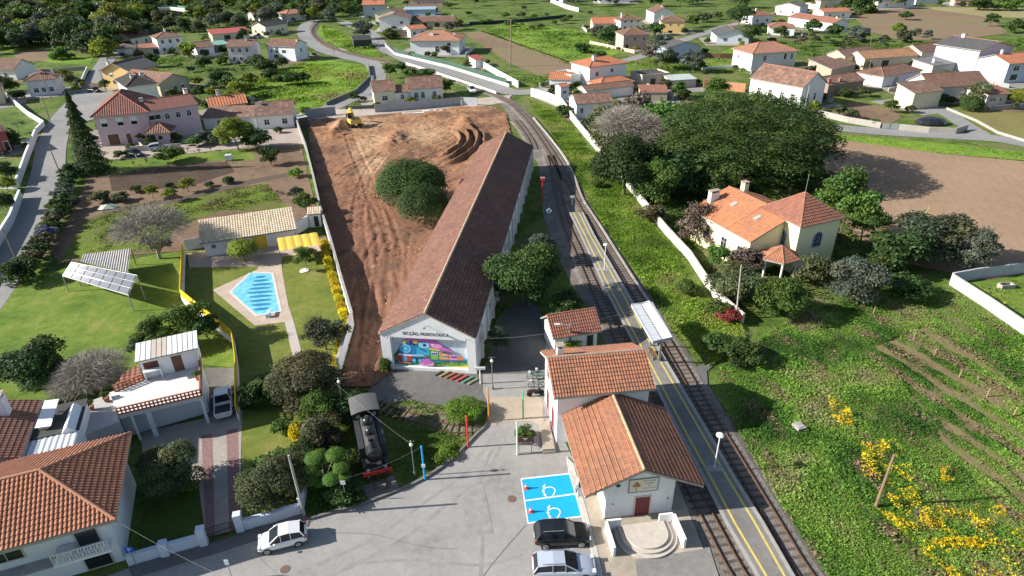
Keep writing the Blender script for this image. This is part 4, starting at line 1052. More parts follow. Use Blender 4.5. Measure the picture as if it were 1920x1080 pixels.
for dx_, dz_, r_ in ((0,.22,.14),(-.17,-.02,.13),(.17,-.02,.13),(0,.04,.1)): em.add([(2.3+dx_+r_*math.cos(a),-.06-.001*len(em.f),3.42+dz_+r_*math.sin(a)) for a in np.arange(0, 6.28, .42)], [tuple(range(15))])
em.build('emblem_trefoil', flatm('emblem_brown', (.30,.12,.06), .5), pn)
MB().box(2.25,-.066,2.85,2.35,-.056,3.4).build('emblem_stem', flatm('emblem_grey', (.32,.30,.29), .5), pn)
tx = flatm('panel_ink', (.12,.12,.16), .6)
for i, (s_, z_, x_, k_) in enumerate((('Museu Ferroviário',3.8,3.3,.16),('Museológica',3.55,3.3,.16),('de',3.32,3.3,.16),('Macinhata do Vouga',3.06,3.3,.15))):
    text(pn, 'lettering', s_, k_, tx, (x_,-.056,z_), (math.pi/2,0,0), .003, .8)
MB().box(.72,-.16,3.55,1.0,-.01,3.68).build('flood_light', DARK, gd)
for x in (.55, Ls-.45): MB().tube((x,-.03,1.7),(x,-.1,1.7),.05).build('anchor_plate', DARK, gd)
MB().tube((-.1,-.02,.0),(-.1,-.02,1.9),.05).build('drain_pipe', WHITE, gd)
# station house (two storeys)
O2 = A+ay*(Ds+.12)+ax*(-2.1)
L2, D2, h2, r2 = 8.1, 6.2, 5.55, 1.5
st = empty('station_house', 'tall white station house with orange tile roof between goods shed and bush', 'station house', O2, rzs)
wall_box('x', L2, D2, h2, r2).build('wall', wallm((.82,.81,.80), .2), st)
pl, rd = roof_planes('x', L2, D2, h2+.1, r2, .42)
roof(st, pl, rd, T_ORANGE, SOFFIT, MORTAR, .26, .40, .055, .06, 6, .2, .12)
chimney(st, .9, D2*.62, h2+.8, h2+2.1, .6, .6)
for f_, s_, z_, w_, hh_ in (('l',.3,3.9,.9,1.4),('l',.7,3.9,.9,1.4),('l',.3,.2,1.1,2.4),('l',.72,.2,1.1,2.4),('r',.5,3.8,.9,1.4),('r',.5,.2,1.2,2.4)):
    opening(st, f_, L2, D2, s_, z_, w_, hh_, 'door' if z_ < 1 else 'win', PM('pink_frame', (.58,.42,.42), .7, .1), REDW if z_ < 1 else GLASS)
# small outbuilding beyond
A3 = g(1036,668); B3 = g(1122,655)
ob = house('station_outbuilding', 'small white outbuilding with red tile roof behind the station house', (1040,668), (1118,655), 3.7, 2.7, 'x', 1.35, (.80,.79,.76), T_RED, [('f',.83,.05,.75,2.0,'door',WHITE,DARK)], [], .38, 'outbuilding', 5, .26, .40)
# platform shelter
sA, sB, sC, sD = g(1184,572,3.3), g(1222,568,3.3), g(1260,634,3.3), g(1224,642,3.3)
sh = empty('platform_shelter', 'open platform shelter with flat white corrugated roof on grey posts', 'shelter', g(1233,690,.5))
sh0 = Vector(sh.location); q = [Vector((p.x, p.y, 0))-Vector((sh0.x, sh0.y, 0)) for p in (sD, sC, sB, sA)]
u = (q[1]-q[0]); v = (q[3]-q[0]); Lu, Lv = u.length, v.length; u.normalize(); v.normalize(); mid = (q[0]+q[1]+q[2]+q[3])/4
rf = MB(); ns = 110; vs = []
for i in range(ns+1):
    z = 2.82+.03*math.sin(i*2*math.pi/5)
    for k, (s, dz) in enumerate(((0,.12),(Lu/2-.06,0),(Lu/2+.06,0),(Lu,.12))):
        p = q[0]+u*s+v*(Lv*i/ns); vs.append((p.x, p.y, z+dz))
rf.add(vs, [(4*i+k, 4*i+k+1, 4*i+k+5, 4*i+k+4) for i in range(ns) for k in range(3)])
rf.build('roof', PM('white_sheet_metal', (.74,.75,.76), .4, .08), sh)
fs = MB(); z0, z1 = 2.5, 2.99
for a_, b_ in ((q[0],q[1]),(q[1],q[2]),(q[2],q[3]),(q[3],q[0])): fs.beam((a_.x,a_.y,2.78),(b_.x,b_.y,2.78),.08,.36)
fs.build('fascia', PM('grey_fascia', (.42,.43,.45), .5, .1), sh)
gm = MB(); pa = q[0]+u*(Lu/2); pb_ = pa+v*Lv; gm.beam((pa.x,pa.y,2.80),(pb_.x,pb_.y,2.80),.12,.06); gm.build('gutter', DARK, sh)
for s in (.04, .42, .80):
    p = pa+v*(Lv*s); c = MB().beam((p.x,p.y,0),(p.x,p.y,2.7),.2,.2); c.beam((p.x-u.x*Lu*.45,p.y-u.y*Lu*.45,2.68),(p.x+u.x*Lu*.45,p.y+u.y*Lu*.45,2.68),.12,.16); c.build('post', GREY, sh)
def bench(name, label, c, rz, back=True):
    b = empty(name, label, 'bench', c, rz)
    MB().box(-.9,-.25,.42,.9,.25,.48).build('seat', WOOD, b)
    if back: MB().box(-.9,.25,.55,.9,.30,.95).build('backrest', WOOD, b)
    for s in (-1, 1): MB().box(s*.7-.05,-.22,0,s*.7+.05,.22,.42).build('leg', CONC, b)
bench('platform_bench', 'brown wooden bench under the white platform shelter', g(1223,668,.5), math.atan2(v.y, v.x), False)
# semicircular steps and parapets in front of the goods shed
ss = empty('front_steps', 'pale semicircular concrete steps in front of the goods shed', 'steps', g(1211,1009), rzs)
for i in range(4):
    R_ = 1.4+.3*i; z = .60-.15*i
    mb = MB().prism([(R_*1.15*math.cos(a), R_*math.sin(a)) for a in np.linspace(math.pi, 2*math.pi, 25)]+[(R_*1.15,.95),(-R_*1.15,.95)], .14-.002*i, z-.001*i); mb.build('step', PM('step_concrete', (.50,.45,.39), .9, .15, 2), ss)
for s, x in ((-1,-2.85),(1,2.45)):
    pw_ = MB(); pw_.box(x-.09,-1.4,.1,x+.09,.98,1.15).box(min(x-.09*s, x-s*1.15),.98,.1,max(x-.09*s, x-s*1.15),1.15,1.15); pw_.build('parapet', wallm((.78,.77,.75), .35), ss)
# ============================================================ front-left white house
e0 = g(217,975,4.7); e1 = g(246,812,4.7); dirr = (e1-e0).normalized(); dl = Vector((-dirr.y, dirr.x, 0)); LH = 15.0
hB = e0+dirr*.8+dl*.8; hB.z = 0; hBb = e1-dirr*.8+dl*.8; hBb.z = 0
HO = hB+dl*LH; rzh = math.atan2(-dl.y, -dl.x)
fh = empty('villa', 'white villa with hipped terracotta roof and white balcony at the front left', 'house', HO, rzh)
h_ = 4.95; Dh = (hBb-hB).length; rr_ = 1.75
MB().box(0,0,-.3,LH,Dh,h_).build('wall', wallm((.72,.74,.77), .12), fh)
pl, rd = roof_planes('hip', LH, Dh, h_+.12, rr_, .8)
roof(fh, pl, rd, tilem('villa_tiles', [(.36,.15,.08),(.40,.17,.095),(.32,.125,.065)], (.16,.10,.08), .35), SOFFIT, PM('villa_ridge', (.45,.22,.13), .9, .2, 3), .28, .40, .085, .05, 6, .24, .15)
opening(fh, 'f', LH, Dh, .58, 3.0, 1.9, 1.15, 'win', PM('beige_frame', (.45,.42,.38), .7, .1))
opening(fh, 'f', LH, Dh, .90, 2.5, 1.3, 1.9, 'door', PM('beige_frame', (.45,.42,.38), .7, .1), GLASS)
opening(fh, 'f', LH, Dh, .9, .1, 1.6, 1.9, 'door', PM('beige_frame', (.45,.42,.38), .7, .1), GLASS)
for s_, z_ in ((.28,2.9),(.62,2.9)): opening(fh, 'r', LH, Dh, s_, z_, .8, 1.2, 'win', DARK)
bal = MB().box(LH*.76,-1.15,2.25,LH-.1,-.002,2.42).build('balcony', wallm((.78,.79,.80), .1), fh)
rl_ = MB(); x0, x1 = LH*.76+.05, LH-.15
rl_.beam((x0,-1.1,3.35),(x1,-1.1,3.35),.06,.06).beam((x0,-1.1,2.5),(x1,-1.1,2.5),.05,.05)
for i in range(18):
    xx = x0+(x1-x0)*i/17; rl_.beam((xx,-1.1,2.5),(xx,-1.1,3.35),.035,.035)
    if i < 17: rl_.beam((xx,-1.1,2.55 if i%2 else 3.3),(xx+(x1-x0)/17,-1.1,3.3 if i%2 else 2.55),.025,.025)
rl_.build('railing', WHITE, bal)
MB().box(LH*.775,-.8,2.43,LH*.84,-.1,3.1).build('air_conditioner', PM('ac_white', (.6,.6,.6), .5, .1), fh)
MB().box(LH*.45,-1.0,2.2,LH*.755,-.01,2.3).build('canopy_ledge', CONC, fh)
# rear part of the villa: second hip roof, flat felt roof, white sheet roof, stair hut
def local_house(name, label, cat, p, rz): return empty(name, label, cat, p, rz)
rb = empty('rear_wing', 'brown-tiled wing behind the villa with a tall white chimney', 'house', (0,0,0), rzh)
LR, DR = 9.6, 7.1
q_ = g(38,858,4.7)-(-dl)*(LR+.3)+dirr*.3; rb.location = (q_.x, q_.y, 0)
MB().box(0,0,-.3,LR,DR,4.6).build('wall', wallm((.74,.75,.77), .15), rb)
pl, rd = roof_planes('y', LR, DR, 4.7, 1.6, .3)
roof(rb, pl, rd, tilem('rear_tiles', [(.27,.12,.08),(.32,.15,.10),(.22,.10,.07)], (.1,.07,.06), .5), SOFFIT, RIDGE, .30, .42, .08, .04, 5, .2, .14)
chimney(rb, LR*.80, DR*.78, 4.9, 7.0, .95, .9, wallm((.66,.70,.78), .1))
q_ = g(30,868,4.2); fl = empty('flat_roofed_annex', 'annex with black felt roof and a white skylight cover behind the villa', 'annex', (q_.x+.25, q_.y+.1, 0), rzh)
MB().box(0,0,-.3,3.6,6.6,4.3).build('wall', wallm((.74,.76,.79), .1), fl)
MB().box(-.1,2.3,4.303,3.75,6.7,4.42).build('felt_roof', PM('black_felt', (.05,.052,.05), .9, .35, 1), fl)
rf = MB(); vs = []
for i in range(61):
    for k in range(2): vs.append((-.1+3.8*i/60, -.2+2.6*k, 4.33+.03*math.sin(i*.9)+.25*k*0))
rf.add(vs, [(2*i,2*i+2,2*i+3,2*i+1) for i in range(60)]); rf.build('sheet_roof', PM('pale_sheet_metal', (.62,.65,.68), .5, .1), fl)
MB().add([(.5,3.3,4.8),(1.7,3.1,4.8),(1.9,6.2,5.3),(.8,6.4,5.3)], [(0,1,2,3)]).box(.7,3.4,4.43,.8,3.5,4.8).box(1.6,5.5,4.43,1.7,5.6,5.15).build('skylight_cover', PM('white_sheet', (.78,.78,.78), .5, .05), fl)
sh_ = empty('stair_hut', 'small white stair hut beside the roof terrace', 'hut', (g(124,838,3).x, g(124,838,3).y, 0), rzh)
MB().box(0,0,-.3,1.2,3.4,4.3).add([(0,0,4.3),(1.2,0,4.3),(0,3.4,4.3),(1.2,3.4,4.3),(.6,0,4.95),(.6,3.4,4.95)], [(0,1,4),(3,2,5),(0,4,5,2),(1,3,5,4)]).build('wall', wallm((.74,.76,.80), .1), sh_)
# roof terrace block
ZT = 3.3
tq = [g(x, y, ZT) for x, y in ((222,778),(378,742),(377,676),(205,736))]
c = tq[0].copy(); c.z = 0
tb = empty('terrace_block', 'white garage block with an open roof terrace edged by terracotta lattice', 'annex', c)
pp = [(p.x-c.x, p.y-c.y) for p in tq]
inset = [(pp[0][0]*.93+pp[2][0]*.07, pp[0][1]*.9+pp[2][1]*.1)]
mb = MB().prism(pp, ZT-.45, ZT); mb.build('terrace_slab', PM('terrace_floor', (.66,.63,.60), .8, .1, 1.5), tb)
p0, p1, p2, p3 = [Vector((x, y, 0)) for x, y in pp]
for s0, s1 in ((.12,.15),(.30,.36),(.965,1.0)):
    mb = MB()
    a_, b_ = p0.lerp(p1, s0), p0.lerp(p1, s1); n_ = (p3-p0).normalized()*.5
    mb.prism([(a_.x,a_.y),(b_.x,b_.y),(b_.x+n_.x,b_.y+n_.y),(a_.x+n_.x,a_.y+n_.y)], -.2, ZT-.452)
    mb.build('pillar', wallm((.70,.73,.78), .1), tb)
bk = [p0.lerp(p3, .3), p1.lerp(p2, .3), p2, p3]; MB().prism([(p.x*.995+.02, p.y*.995) for p in bk], -.2, ZT-.455).build('wall', wallm((.70,.73,.78), .15), tb)
lat = PM('terracotta_lattice', (.34,.12,.065), .85, .25, 6)
def lattice(a, b, h, nm='lattice_parapet'):
    a = Vector(a); b = Vector(b); n = max(2, int((b-a).length/.32)); mb = MB(); d = (b-a).normalized()
    for zz in (.05, h/2, h-.04): mb.beam(a+Vector((0,0,zz)), b+Vector((0,0,zz)), .13, .09)
    for i in range(n+1):
        p = a.lerp(b, i/n); mb.beam(p+Vector((0,0,.0)), p+Vector((0,0,h)), .12, .08)
    return mb.build(nm, lat, tb)
zt = Vector((0,0,ZT+.002))
lattice(p0+zt, p1+zt, .75); lattice(p1+zt, p1.lerp(p2,.97)+zt, .75); lattice(p3+zt+Vector((.5,.1,0)), p3.lerp(p2,.35)+zt+Vector((0,.1,0)), .75)
sq = [g(x, y, ZT) for x, y in ((272,711),(378,686),(376,668),(262,690))]
th = empty('terrace_shed', 'white shed with striped sheet roof and barbecue niche on the roof terrace', 'shed', (sq[0].x, sq[0].y, ZT+.004), math.atan2((sq[1]-sq[0]).y, (sq[1]-sq[0]).x))
LS = (sq[1]-sq[0]).length; DS = 2.3
MB().box(0,0,0,LS,DS,2.15).build('wall', wallm((.80,.80,.80), .12), th)
rf = MB(); vs = []
for i in range(12):
    x0 = -.25+(LS+.5)*i/12; x1 = x0+(LS+.5)/12-.06
    rf.mat(0 if i not in (3,4,5) else 1); rf.add([(x0,-.35,2.3),(x1,-.35,2.3),(x1,DS+.4,2.55),(x0,DS+.4,2.55),(x0,-.35,2.24),(x1,-.35,2.24),(x1,DS+.4,2.49),(x0,DS+.4,2.49)], [(0,1,2,3),(7,6,5,4),(0,4,5,1),(3,2,6,7),(0,3,7,4),(1,5,6,2)])
rf.build('roof', [PM('pale_roof_sheet', (.72,.72,.72), .5, .06), PM('beige_roof_sheet', (.52,.45,.38), .6, .1)], th)
MB().box(-.2,-.3,2.16,LS+.2,DS+.3,2.235).build('roof_frame', DARK, th)
opening(th, 'f', LS, DS, .62, .02, .9, 1.8, 'door', WHITE, WOOD)
MB().box(.15,-.55,.95,1.6,-.002,1.05).box(.15,-.5,0,.25,-.002,.945).box(1.5,-.5,0,1.6,-.002,.945).build('barbecue_counter', wallm((.78,.78,.78), .1), th); MB().box(.25,-.02,1.06,1.5,-.001,1.75).build('barbecue_niche', PM('sooty_brick', (.13,.045,.03), .9, .3), th)
lo = [g(x, y, 3.0) for x, y in ((214,728),(270,716),(262,690),(232,705))]; c = lo[0].copy(); c.z = 0
la = empty('lattice_roof_annex', 'low annex with terracotta lattice tiles left of the terrace shed', 'annex', c)
MB().prism([(p.x-c.x, p.y-c.y) for p in lo], -.2, 2.9).build('wall', wallm((.7,.7,.7), .2), la)
roof(la, [[(p.x-c.x, p.y-c.y, 3.0+.3*(i > 1)) for i, p in enumerate(lo)]], [], T_RED, ps=.45, pt=.45, amp=.09, step=.05, detail=4)
# potted plants and planters on the terrace
for i, (x, y, lab) in enumerate(((373,712,'white planter pot at the right edge of the roof terrace'),(201,752,'potted agave in front of the stair on the terrace'),(172,768,'small potted plant on the lower terrace floor'))):
    p = g(x, y, ZT+.01 if i == 0 else 3.0); e = empty('planter', lab, 'planter', (p.x, p.y, p.z)); MB().lathe([(.2,0),(.3,.45),(.26,.45),(.24,.38)], 10).build('pot', PM('clay_pot', (.32,.13,.07), .9, .2), e)
    c_ = link('plant', crown_mesh('shrub', 'lo', 1), e, (0,0,.7), 0, (.42,.42,.4)); setmat(c_, LM['mid'])
lt = [g(x, y, 2.95) for x, y in ((158,815),(225,790),(207,738),(160,755))]; c = lt[0].copy(); c.z = 0
lw = empty('lower_terrace', 'grey tiled lower terrace between the villa and the roof terrace', 'terrace', c)
MB().prism([(p.x-c.x, p.y-c.y) for p in lt], -.2, 2.95).build('terrace_floor', PM('grey_floor_tiles', (.42,.41,.40), .7, .12, 3), lw)
# ============================================================ locomotive
LB = g(708,884,1.0); LC = g(680,748,3.4); dv = (LC-LB).xy.normalized()
lo = empty('steam_locomotive', 'black preserved steam tank locomotive with red buffer beam on the gravel bed', 'locomotive', (LB.x, LB.y, 0), math.atan2(-dv.x, dv.y))
BLK = PM('black_loco_paint', (.022,.023,.025), .32, .3, 3); BLK2 = PM('worn_black', (.045,.046,.048), .5, .3, 2); CABR = PM('cab_roof_grey', (.115,.112,.108), .6, .15, 2)
MB().box(-1.05,.05,.85,1.05,7.8,1.0).build('frame', BLK2, lo)
MB().box(-1.2,-.06,.72,1.2,.05,1.12).build('buffer_beam', PM('signal_red', (.55,.035,.025), .5, .12), lo)
for s in (-.75, .75): MB().tube((s,-.06,.9),(s,-.5,.9),.08).tube((s,-.5,.9),(s,-.56,.9),.2,.2,14).build('buffer', BLK, lo)
MB().tube((0,-.06,.9),(0,-.5,.85),.07).tube((0,-.45,.85),(0,-.5,.4),.05).build('coupling_hook', BLK, lo)
b_ = MB().tube((0,1.0,2.0),(0,5.6,2.0),.62,.62,22); b_.build('boiler', BLK2, lo, smooth=False)
MB().tube((0,.72,2.0),(0,1.75,2.0),.66,.66,22).tube((0,.66,2.0),(0,.72,2.0),.5,.62,22).ell((0,.66,2.0),(.44,.1,.44),14,8).build('smokebox', BLK, lo)
MB().lathe([(.24,2.55),(.2,2.7),(.17,3.05),(.25,3.25),(.27,3.35),(.17,3.34),(.15,3.0)], 16, (0,1.25,0)).build('chimney', BLK, lo)
for y, r_ in ((3.1,.40),(4.5,.44)): MB().lathe([(r_+.05,2.45),(r_,2.6),(r_,2.85),(r_*.85,3.05),(r_*.5,3.17),(.05,3.2)], 18, (0,y,0)).build('dome', BLK, lo, smooth=True)
MB().box(-.3,2.1,2.5,.3,2.55,2.78).build('sand_box', BLK2, lo)
for s in (-1, 1):
    MB().box(min(s*.68,s*1.15),1.9,1.0,max(s*.68,s*1.15),5.75,2.15).build('side_tank', BLK2, lo)
    MB().box(min(s*.75,s*1.1),.35,1.0,max(s*.75,s*1.1),1.2,1.45).build('cylinder_block', BLK, lo)
    MB().lathe([(.02,0),(.12,.02),(.14,.22),(.1,.26)], 10, (s*.72,.2,1.02)).build('lamp', GREY, lo)
    for y in (1.2,3.0,4.3,5.6):
        r_ = .35 if y < 2 else .52; MB().tube((s*.46,y,r_+.28),(s*.60,y,r_+.28),r_,r_,18).build('wheel', BLK, lo)
    MB().tube((s*.64,2.9,.75),(s*.64,5.7,.75),.05).build('coupling_rod', GREY, lo)
cb = MB().box(-1.15,5.76,1.0,-1.09,7.8,2.75).box(1.09,5.76,1.0,1.15,7.8,2.75).box(-1.088,5.76,1.0,1.088,5.82,2.75).box(-1.088,7.74,1.0,1.088,7.8,2.75); cb.build('cab', BLK, lo)
cr = MB(); n = 14
for k in range(n):
    a0, a1 = -1.25+2.5*k/n, -1.25+2.5*(k+1)/n; z = lambda a: 3.2-.22*(a/1.25)**2
    cr.add([(a0,5.5,z(a0)),(a1,5.5,z(a1)),(a1,8.0,z(a1)),(a0,8.0,z(a0)),(a0,5.5,z(a0)-.06),(a1,5.5,z(a1)-.06),(a1,8.0,z(a1)-.06),(a0,8.0,z(a0)-.06)], [(0,1,2,3),(7,6,5,4),(0,4,5,1),(2,6,7,3)])
cr.build('cab_roof', CABR, lo); MB().box(-.9,5.775,2.76,.9,5.8,2.95).build('cab_front', BLK, lo)
for s in (-.7,.7): MB().tube((s,5.70,2.45),(s,5.757,2.45),.2,.2,16).build('spectacle_window', GREY, lo)
MB().tube((-.15,5.3,2.7),(.15,5.3,2.7),.05).tube((.0,5.1,2.6),(0,5.1,2.95),.05).build('whistle', PM('brass', (.5,.35,.12), .35, .1, metal=.8), lo)
# track pieces under and behind the locomotive
fr = empty('display_track', 'short display track under the locomotive', 'track', (LB.x, LB.y, 0), math.atan2(-dv.x, dv.y))
for s in (-.5, .5): MB().box(s-.04,-1.2,.12,s+.04,9.5,.27).build('rail', PM('rusty_rail', (.16,.085,.05), .55, .3, 3, metal=.3), fr)
# ============================================================ cars
def car(label, front, rear, L, W, H, paint, kind='hatch', z=.0, cat='car', name='parked_car', paintm=None):
    a, b = g(*front), g(*rear); c = (a+b)/2; d = (a-b); rz = math.atan2(d.y, d.x)
    e = empty(name, label, cat, (c.x, c.y, z), rz)
    pm = paintm or flatm('car_paint', paint, .28, .1, .8); hl, hw = L/2, W/2
    prof = {'hatch': ([(-1,.35,.80),(-.97,.28,.92),(-.80,.25,.95),(-.3,.22,.93),(.3,.22,.90),(.55,.22,.86),(.85,.25,.74),(.96,.30,.62),(1,.38,.52)], [(-.93,.92,0),(-.78,1.36,.0),(-.30,1.5,0),(.10,1.46,0),(.52,.9,0)]),
            'suv': ([(-1,.40,.88),(-.97,.32,1.02),(-.80,.28,1.05),(-.3,.25,1.03),(.3,.25,1.0),(.5,.25,.99),(.85,.28,.88),(.96,.34,.74),(1,.42,.6)], [(-.95,1.02,0),(-.80,1.48,0),(-.30,1.6,0),(.08,1.55,0),(.45,1.0,0)]),
            'wagon': ([(-1,.35,.80),(-.98,.28,.93),(-.85,.24,.96),(-.3,.22,.94),(.2,.22,.91),(.42,.22,.89),(.80,.24,.76),(.95,.30,.63),(1,.38,.5)], [(-.96,.93,0),(-.84,1.32,0),(-.35,1.46,0),(.02,1.42,0),(.42,.9,0)]),
            'pickup': ([(-1,.45,.62),(-.98,.40,.66),(-.80,.38,.66),(-.3,.36,.68),(.0,.35,.98),(.5,.35,1.0),(.85,.36,.95),(.97,.42,.85),(1,.5,.7)], [(-.16,.70,0),(-.10,1.55,0),(.0,1.62,0),(.22,1.6,0),(.52,1.0,0)])}[kind]
    hs = H/ max(p[1] for p in prof[1])
    mb = MB(); vs = []
    def wd(u): return hw*(1-.16*max(0, (abs(u)-.62)/.38)**2.2)
    for u, z0, z1 in prof[0]:
        w_ = wd(u); z0 *= hs; z1 *= hs
        vs += [(u*hl, y, zz) for y, zz in ((-w_*.86,z0),(-w_*.98,z0+.12),(-w_,(z0+z1)/2),(-w_*.96,z1-.06),(-w_*.86,z1),(w_*.86,z1),(w_*.96,z1-.06),(w_,(z0+z1)/2),(w_*.98,z0+.12),(w_*.86,z0))]
    n = len(prof[0]); fs = [tuple(range(9,-1,-1)), tuple(range(10*(n-1), 10*n))]
    for i in range(n-1):
        for k in range(10): fs.append((10*i+k, 10*i+(k+1)%10, 10*i+10+(k+1)%10, 10*i+10+k)[::-1])
    mb.add(vs, fs); body = mb.build('body', pm, e, smooth=True); sb_ = body.modifiers.new('round', 'SUBSURF'); sb_.levels = sb_.render_levels = 2
    G = prof[1]; gb = MB(); vs = []
    for i, (u, zz, _) in enumerate(G):
        w_ = hw*(.84 if i in (0, len(G)-1) else .70)
        vs += [(u*hl, -w_, zz*hs), (u*hl, w_, zz*hs)]
    zb = [min(G[0][1], .95)*hs-.1]*len(G); 
    vb = [(u*hl, s*hw*.86, .86*hs if kind != 'pickup' else .68*hs) for u, _, _ in G for s in (-1, 1)]
    m = len(G); gb.add(vs+vb, [(2*i,2*i+2,2*i+3,2*i+1) for i in (0, m-2)]+[(2*m+2*i,2*m+2*i+2,2*i+2,2*i) for i in range(m-1)]+[(2*i+1,2*i+3,2*m+2*i+3,2*m+2*i+1) for i in range(m-1)])
    gb.build('windows', GLASS, e)
    rf = MB(); rv = [Vector(vs[k]) for k in range(2, 2*m-2)]; q = len(rv)//2
    top = [(p.x, p.y*1.03, p.z+.012) for p in rv]; bot = [(p.x, p.y*1.03, p.z-.03) for p in rv]
    rf.add(top+bot, [(2*i,2*i+2,2*i+3,2*i+1) for i in range(q-1)]+[(2*q+2*i,2*q+2*i+2,2*i+2,2*i) for i in range(q-1)]+[(2*i+1,2*i+3,2*q+2*i+3,2*q+2*i+1) for i in range(q-1)]+[(0,1,2*q+1,2*q),(2*q-2,4*q-2,4*q-1,2*q-1)])
    for s in (-1, 1):      # pillars
        for i, j in ((0,1),(m-2,m-1)):
            p, r_ = Vector(vs[2*i+(s+1)//2]), Vector(vs[2*j+(s+1)//2]); rf.beam(p*1.0, r_*1.0, .07, .07)
        for u in (-.38, .02):
            if kind == 'pickup': u = .12
            zt_ = [zz for uu, zz, _ in G][2]*hs; rf.beam((u*hl, s*hw*.86, .88*hs), (u*hl, s*hw*.705, zt_-.03), .09, .05)
    rf.build('roof', pm, e)
    wr = .31 if H < 1.5 else .35
    for u in (-.63, .64):
        for s in (-1, 1):
            ty = MB().tube((u*hl, s*(hw-.20), wr), (u*hl, s*(hw+.012), wr), wr, wr, 18).build('tyre', RUBBER, e)
            rm = MB().tube((0, s*.0, 0), (0, s*.012, 0), wr*.66, wr*.62, 14)
            for k in range(5): a_ = k*1.2566; rm.beam((0, s*.014, 0), (math.cos(a_)*wr*.62, s*.014, math.sin(a_)*wr*.62), .05, .02)
            rm.build('rim', PM('alloy', (.45,.45,.46), .35, .1, metal=.6), ty, (u*hl, s*(hw+.014), wr))
    for s in (-1, 1):
        MB().cbox((hl*.93, s*hw*.66, .66*hs), (.22, .34, .14)).build('headlight', flatm('headlight_glass', (.6,.62,.65), .1), e)
        MB().cbox((-hl*.955, s*hw*.74, .84*hs), (.14, .26, .16)).build('tail_light', flatm('tail_light_red', (.4,.01,.01), .2), e)
        MB().cbox((hl*.30, s*(hw+.08), .95*hs), (.14, .16, .12)).build('mirror', pm if kind != 'suv' else BLK, e)
    MB().cbox((hl*.97, 0, .45*hs), (.06, hw*1.2, .12)).build('grille', DARK, e)
    MB().cbox((-hl*1.0, 0, .62*hs), (.03, .5, .11)).build('number_plate', WHITE, e)
    if kind == 'pickup': MB().box(-.95*hl,-hw*.78,.70*hs,-.2*hl,hw*.78,.74*hs).build('load_bed', DARK, e); MB().box(-.97*hl,-hw*.9,.66*hs,-.17*hl,-hw*.8,.95*hs).box(-.97*hl,hw*.8,.66*hs,-.17*hl,hw*.9,.95*hs).box(-.99*hl,-hw*.9,.66*hs,-.965*hl,hw*.9,.95*hs).build('bed_side', pm, e)
    if kind in ('wagon', 'suv'):
        for s in (-1, 1): MB().beam((-.7*hl, s*hw*.64, G[2][1]*hs+.06), (.02*hl, s*hw*.64, G[2][1]*hs+.05), .04, .04).build('roof_rail', GREY, e)
    return e
car('small white hatchback parked beside the blue-white garden wall', (497,1026), (567,1009), 3.5, 1.64, 1.47, (.80,.80,.79))
car('black compact SUV parked next to the blue charging bays', (1103,1008), (1004,1014), 4.2, 1.82, 1.56, (.012,.013,.015), 'suv')
car('silver-blue estate car parked below the black SUV', (1110,1068), (1004,1072), 4.5, 1.82, 1.46, (.42,.47,.56), 'wagon')
car('white pickup truck parked in the shaded passage by the yellow fence', (421,741), (422,786), 4.7, 1.75, 1.66, (.78,.78,.77), 'pickup', .055, 'pickup')
car('dark car parked in front of the pink house', (266,294), (240,291), 4.2, 1.75, 1.46, (.02,.022,.026), 'hatch', .03)
car('white van-like pickup parked beside the pink house porch', (313,280), (288,283), 4.4, 1.75, 1.6, (.62,.66,.72), 'wagon', .03)
car('white van parked by the grey hoarding at the level crossing', (890,178), (880,170), 4.4, 1.8, 1.9, (.78,.78,.77), 'suv', .06, 'van')
car('black car at the road junction behind the conifer', (183,173), (172,172), 4.2, 1.75, 1.45, (.015,.016,.018), 'hatch', .04)
# ============================================================ excavator
ex = empty('excavator', 'yellow excavator at work on the earth at the top of the building site', 'excavator', g(664,236,.3), math.radians(118))
EY = PM('machine_yellow', (.70,.48,.10), .5, .15, 2)
for s in (-1, 1): MB().cbox((0,s*1.05,.42),(3.6,.5,.5)).tube((-1.8,s*.8,.42),(-1.8,s*1.3,.42),.42,.42,14).tube((1.8,s*.8,.42),(1.8,s*1.3,.42),.42,.42,14).build('crawler_track', DARK, ex)
MB().cbox((0,0,.8),(1.6,1.4,.3)).build('turntable', DARK, ex)
MB().box(-2.2,-1.3,1.0,.6,1.3,1.9).box(-2.3,-1.3,1.0,-2.203,1.3,1.75).build('body', EY, ex); MB().box(-2.0,-1.1,1.903,-.6,.9,2.05).build('engine_cover', DARK, ex)
cb = MB().box(.0,.2,1.903,1.5,1.25,3.1); cb.build('cab', GLASS, ex); MB().box(-.05,.15,3.103,1.55,1.3,3.2).build('cab_roof', EY, ex); MB().beam((0,.2,1.9),(0,.2,3.1),.1,.1).beam((1.5,.2,1.9),(1.5,.2,3.1),.1,.1).beam((1.5,1.25,1.9),(1.5,1.25,3.1),.1,.1).beam((0,1.25,1.9),(0,1.25,3.1),.1,.1).build('cab_frame', EY, ex)
MB().beam((.5,-.3,1.7),(2.6,-.3,3.6),.45,.55).beam((2.6,-.3,3.6),(4.3,-.3,2.7),.42,.45).build('boom', EY, ex)
MB().beam((4.3,-.3,2.8),(4.6,-.3,1.0),.34,.4).build('stick', EY, ex); MB().cbox((4.5,-.3,.7),(.7,1.0,.7)).build('bucket', DARK, ex)
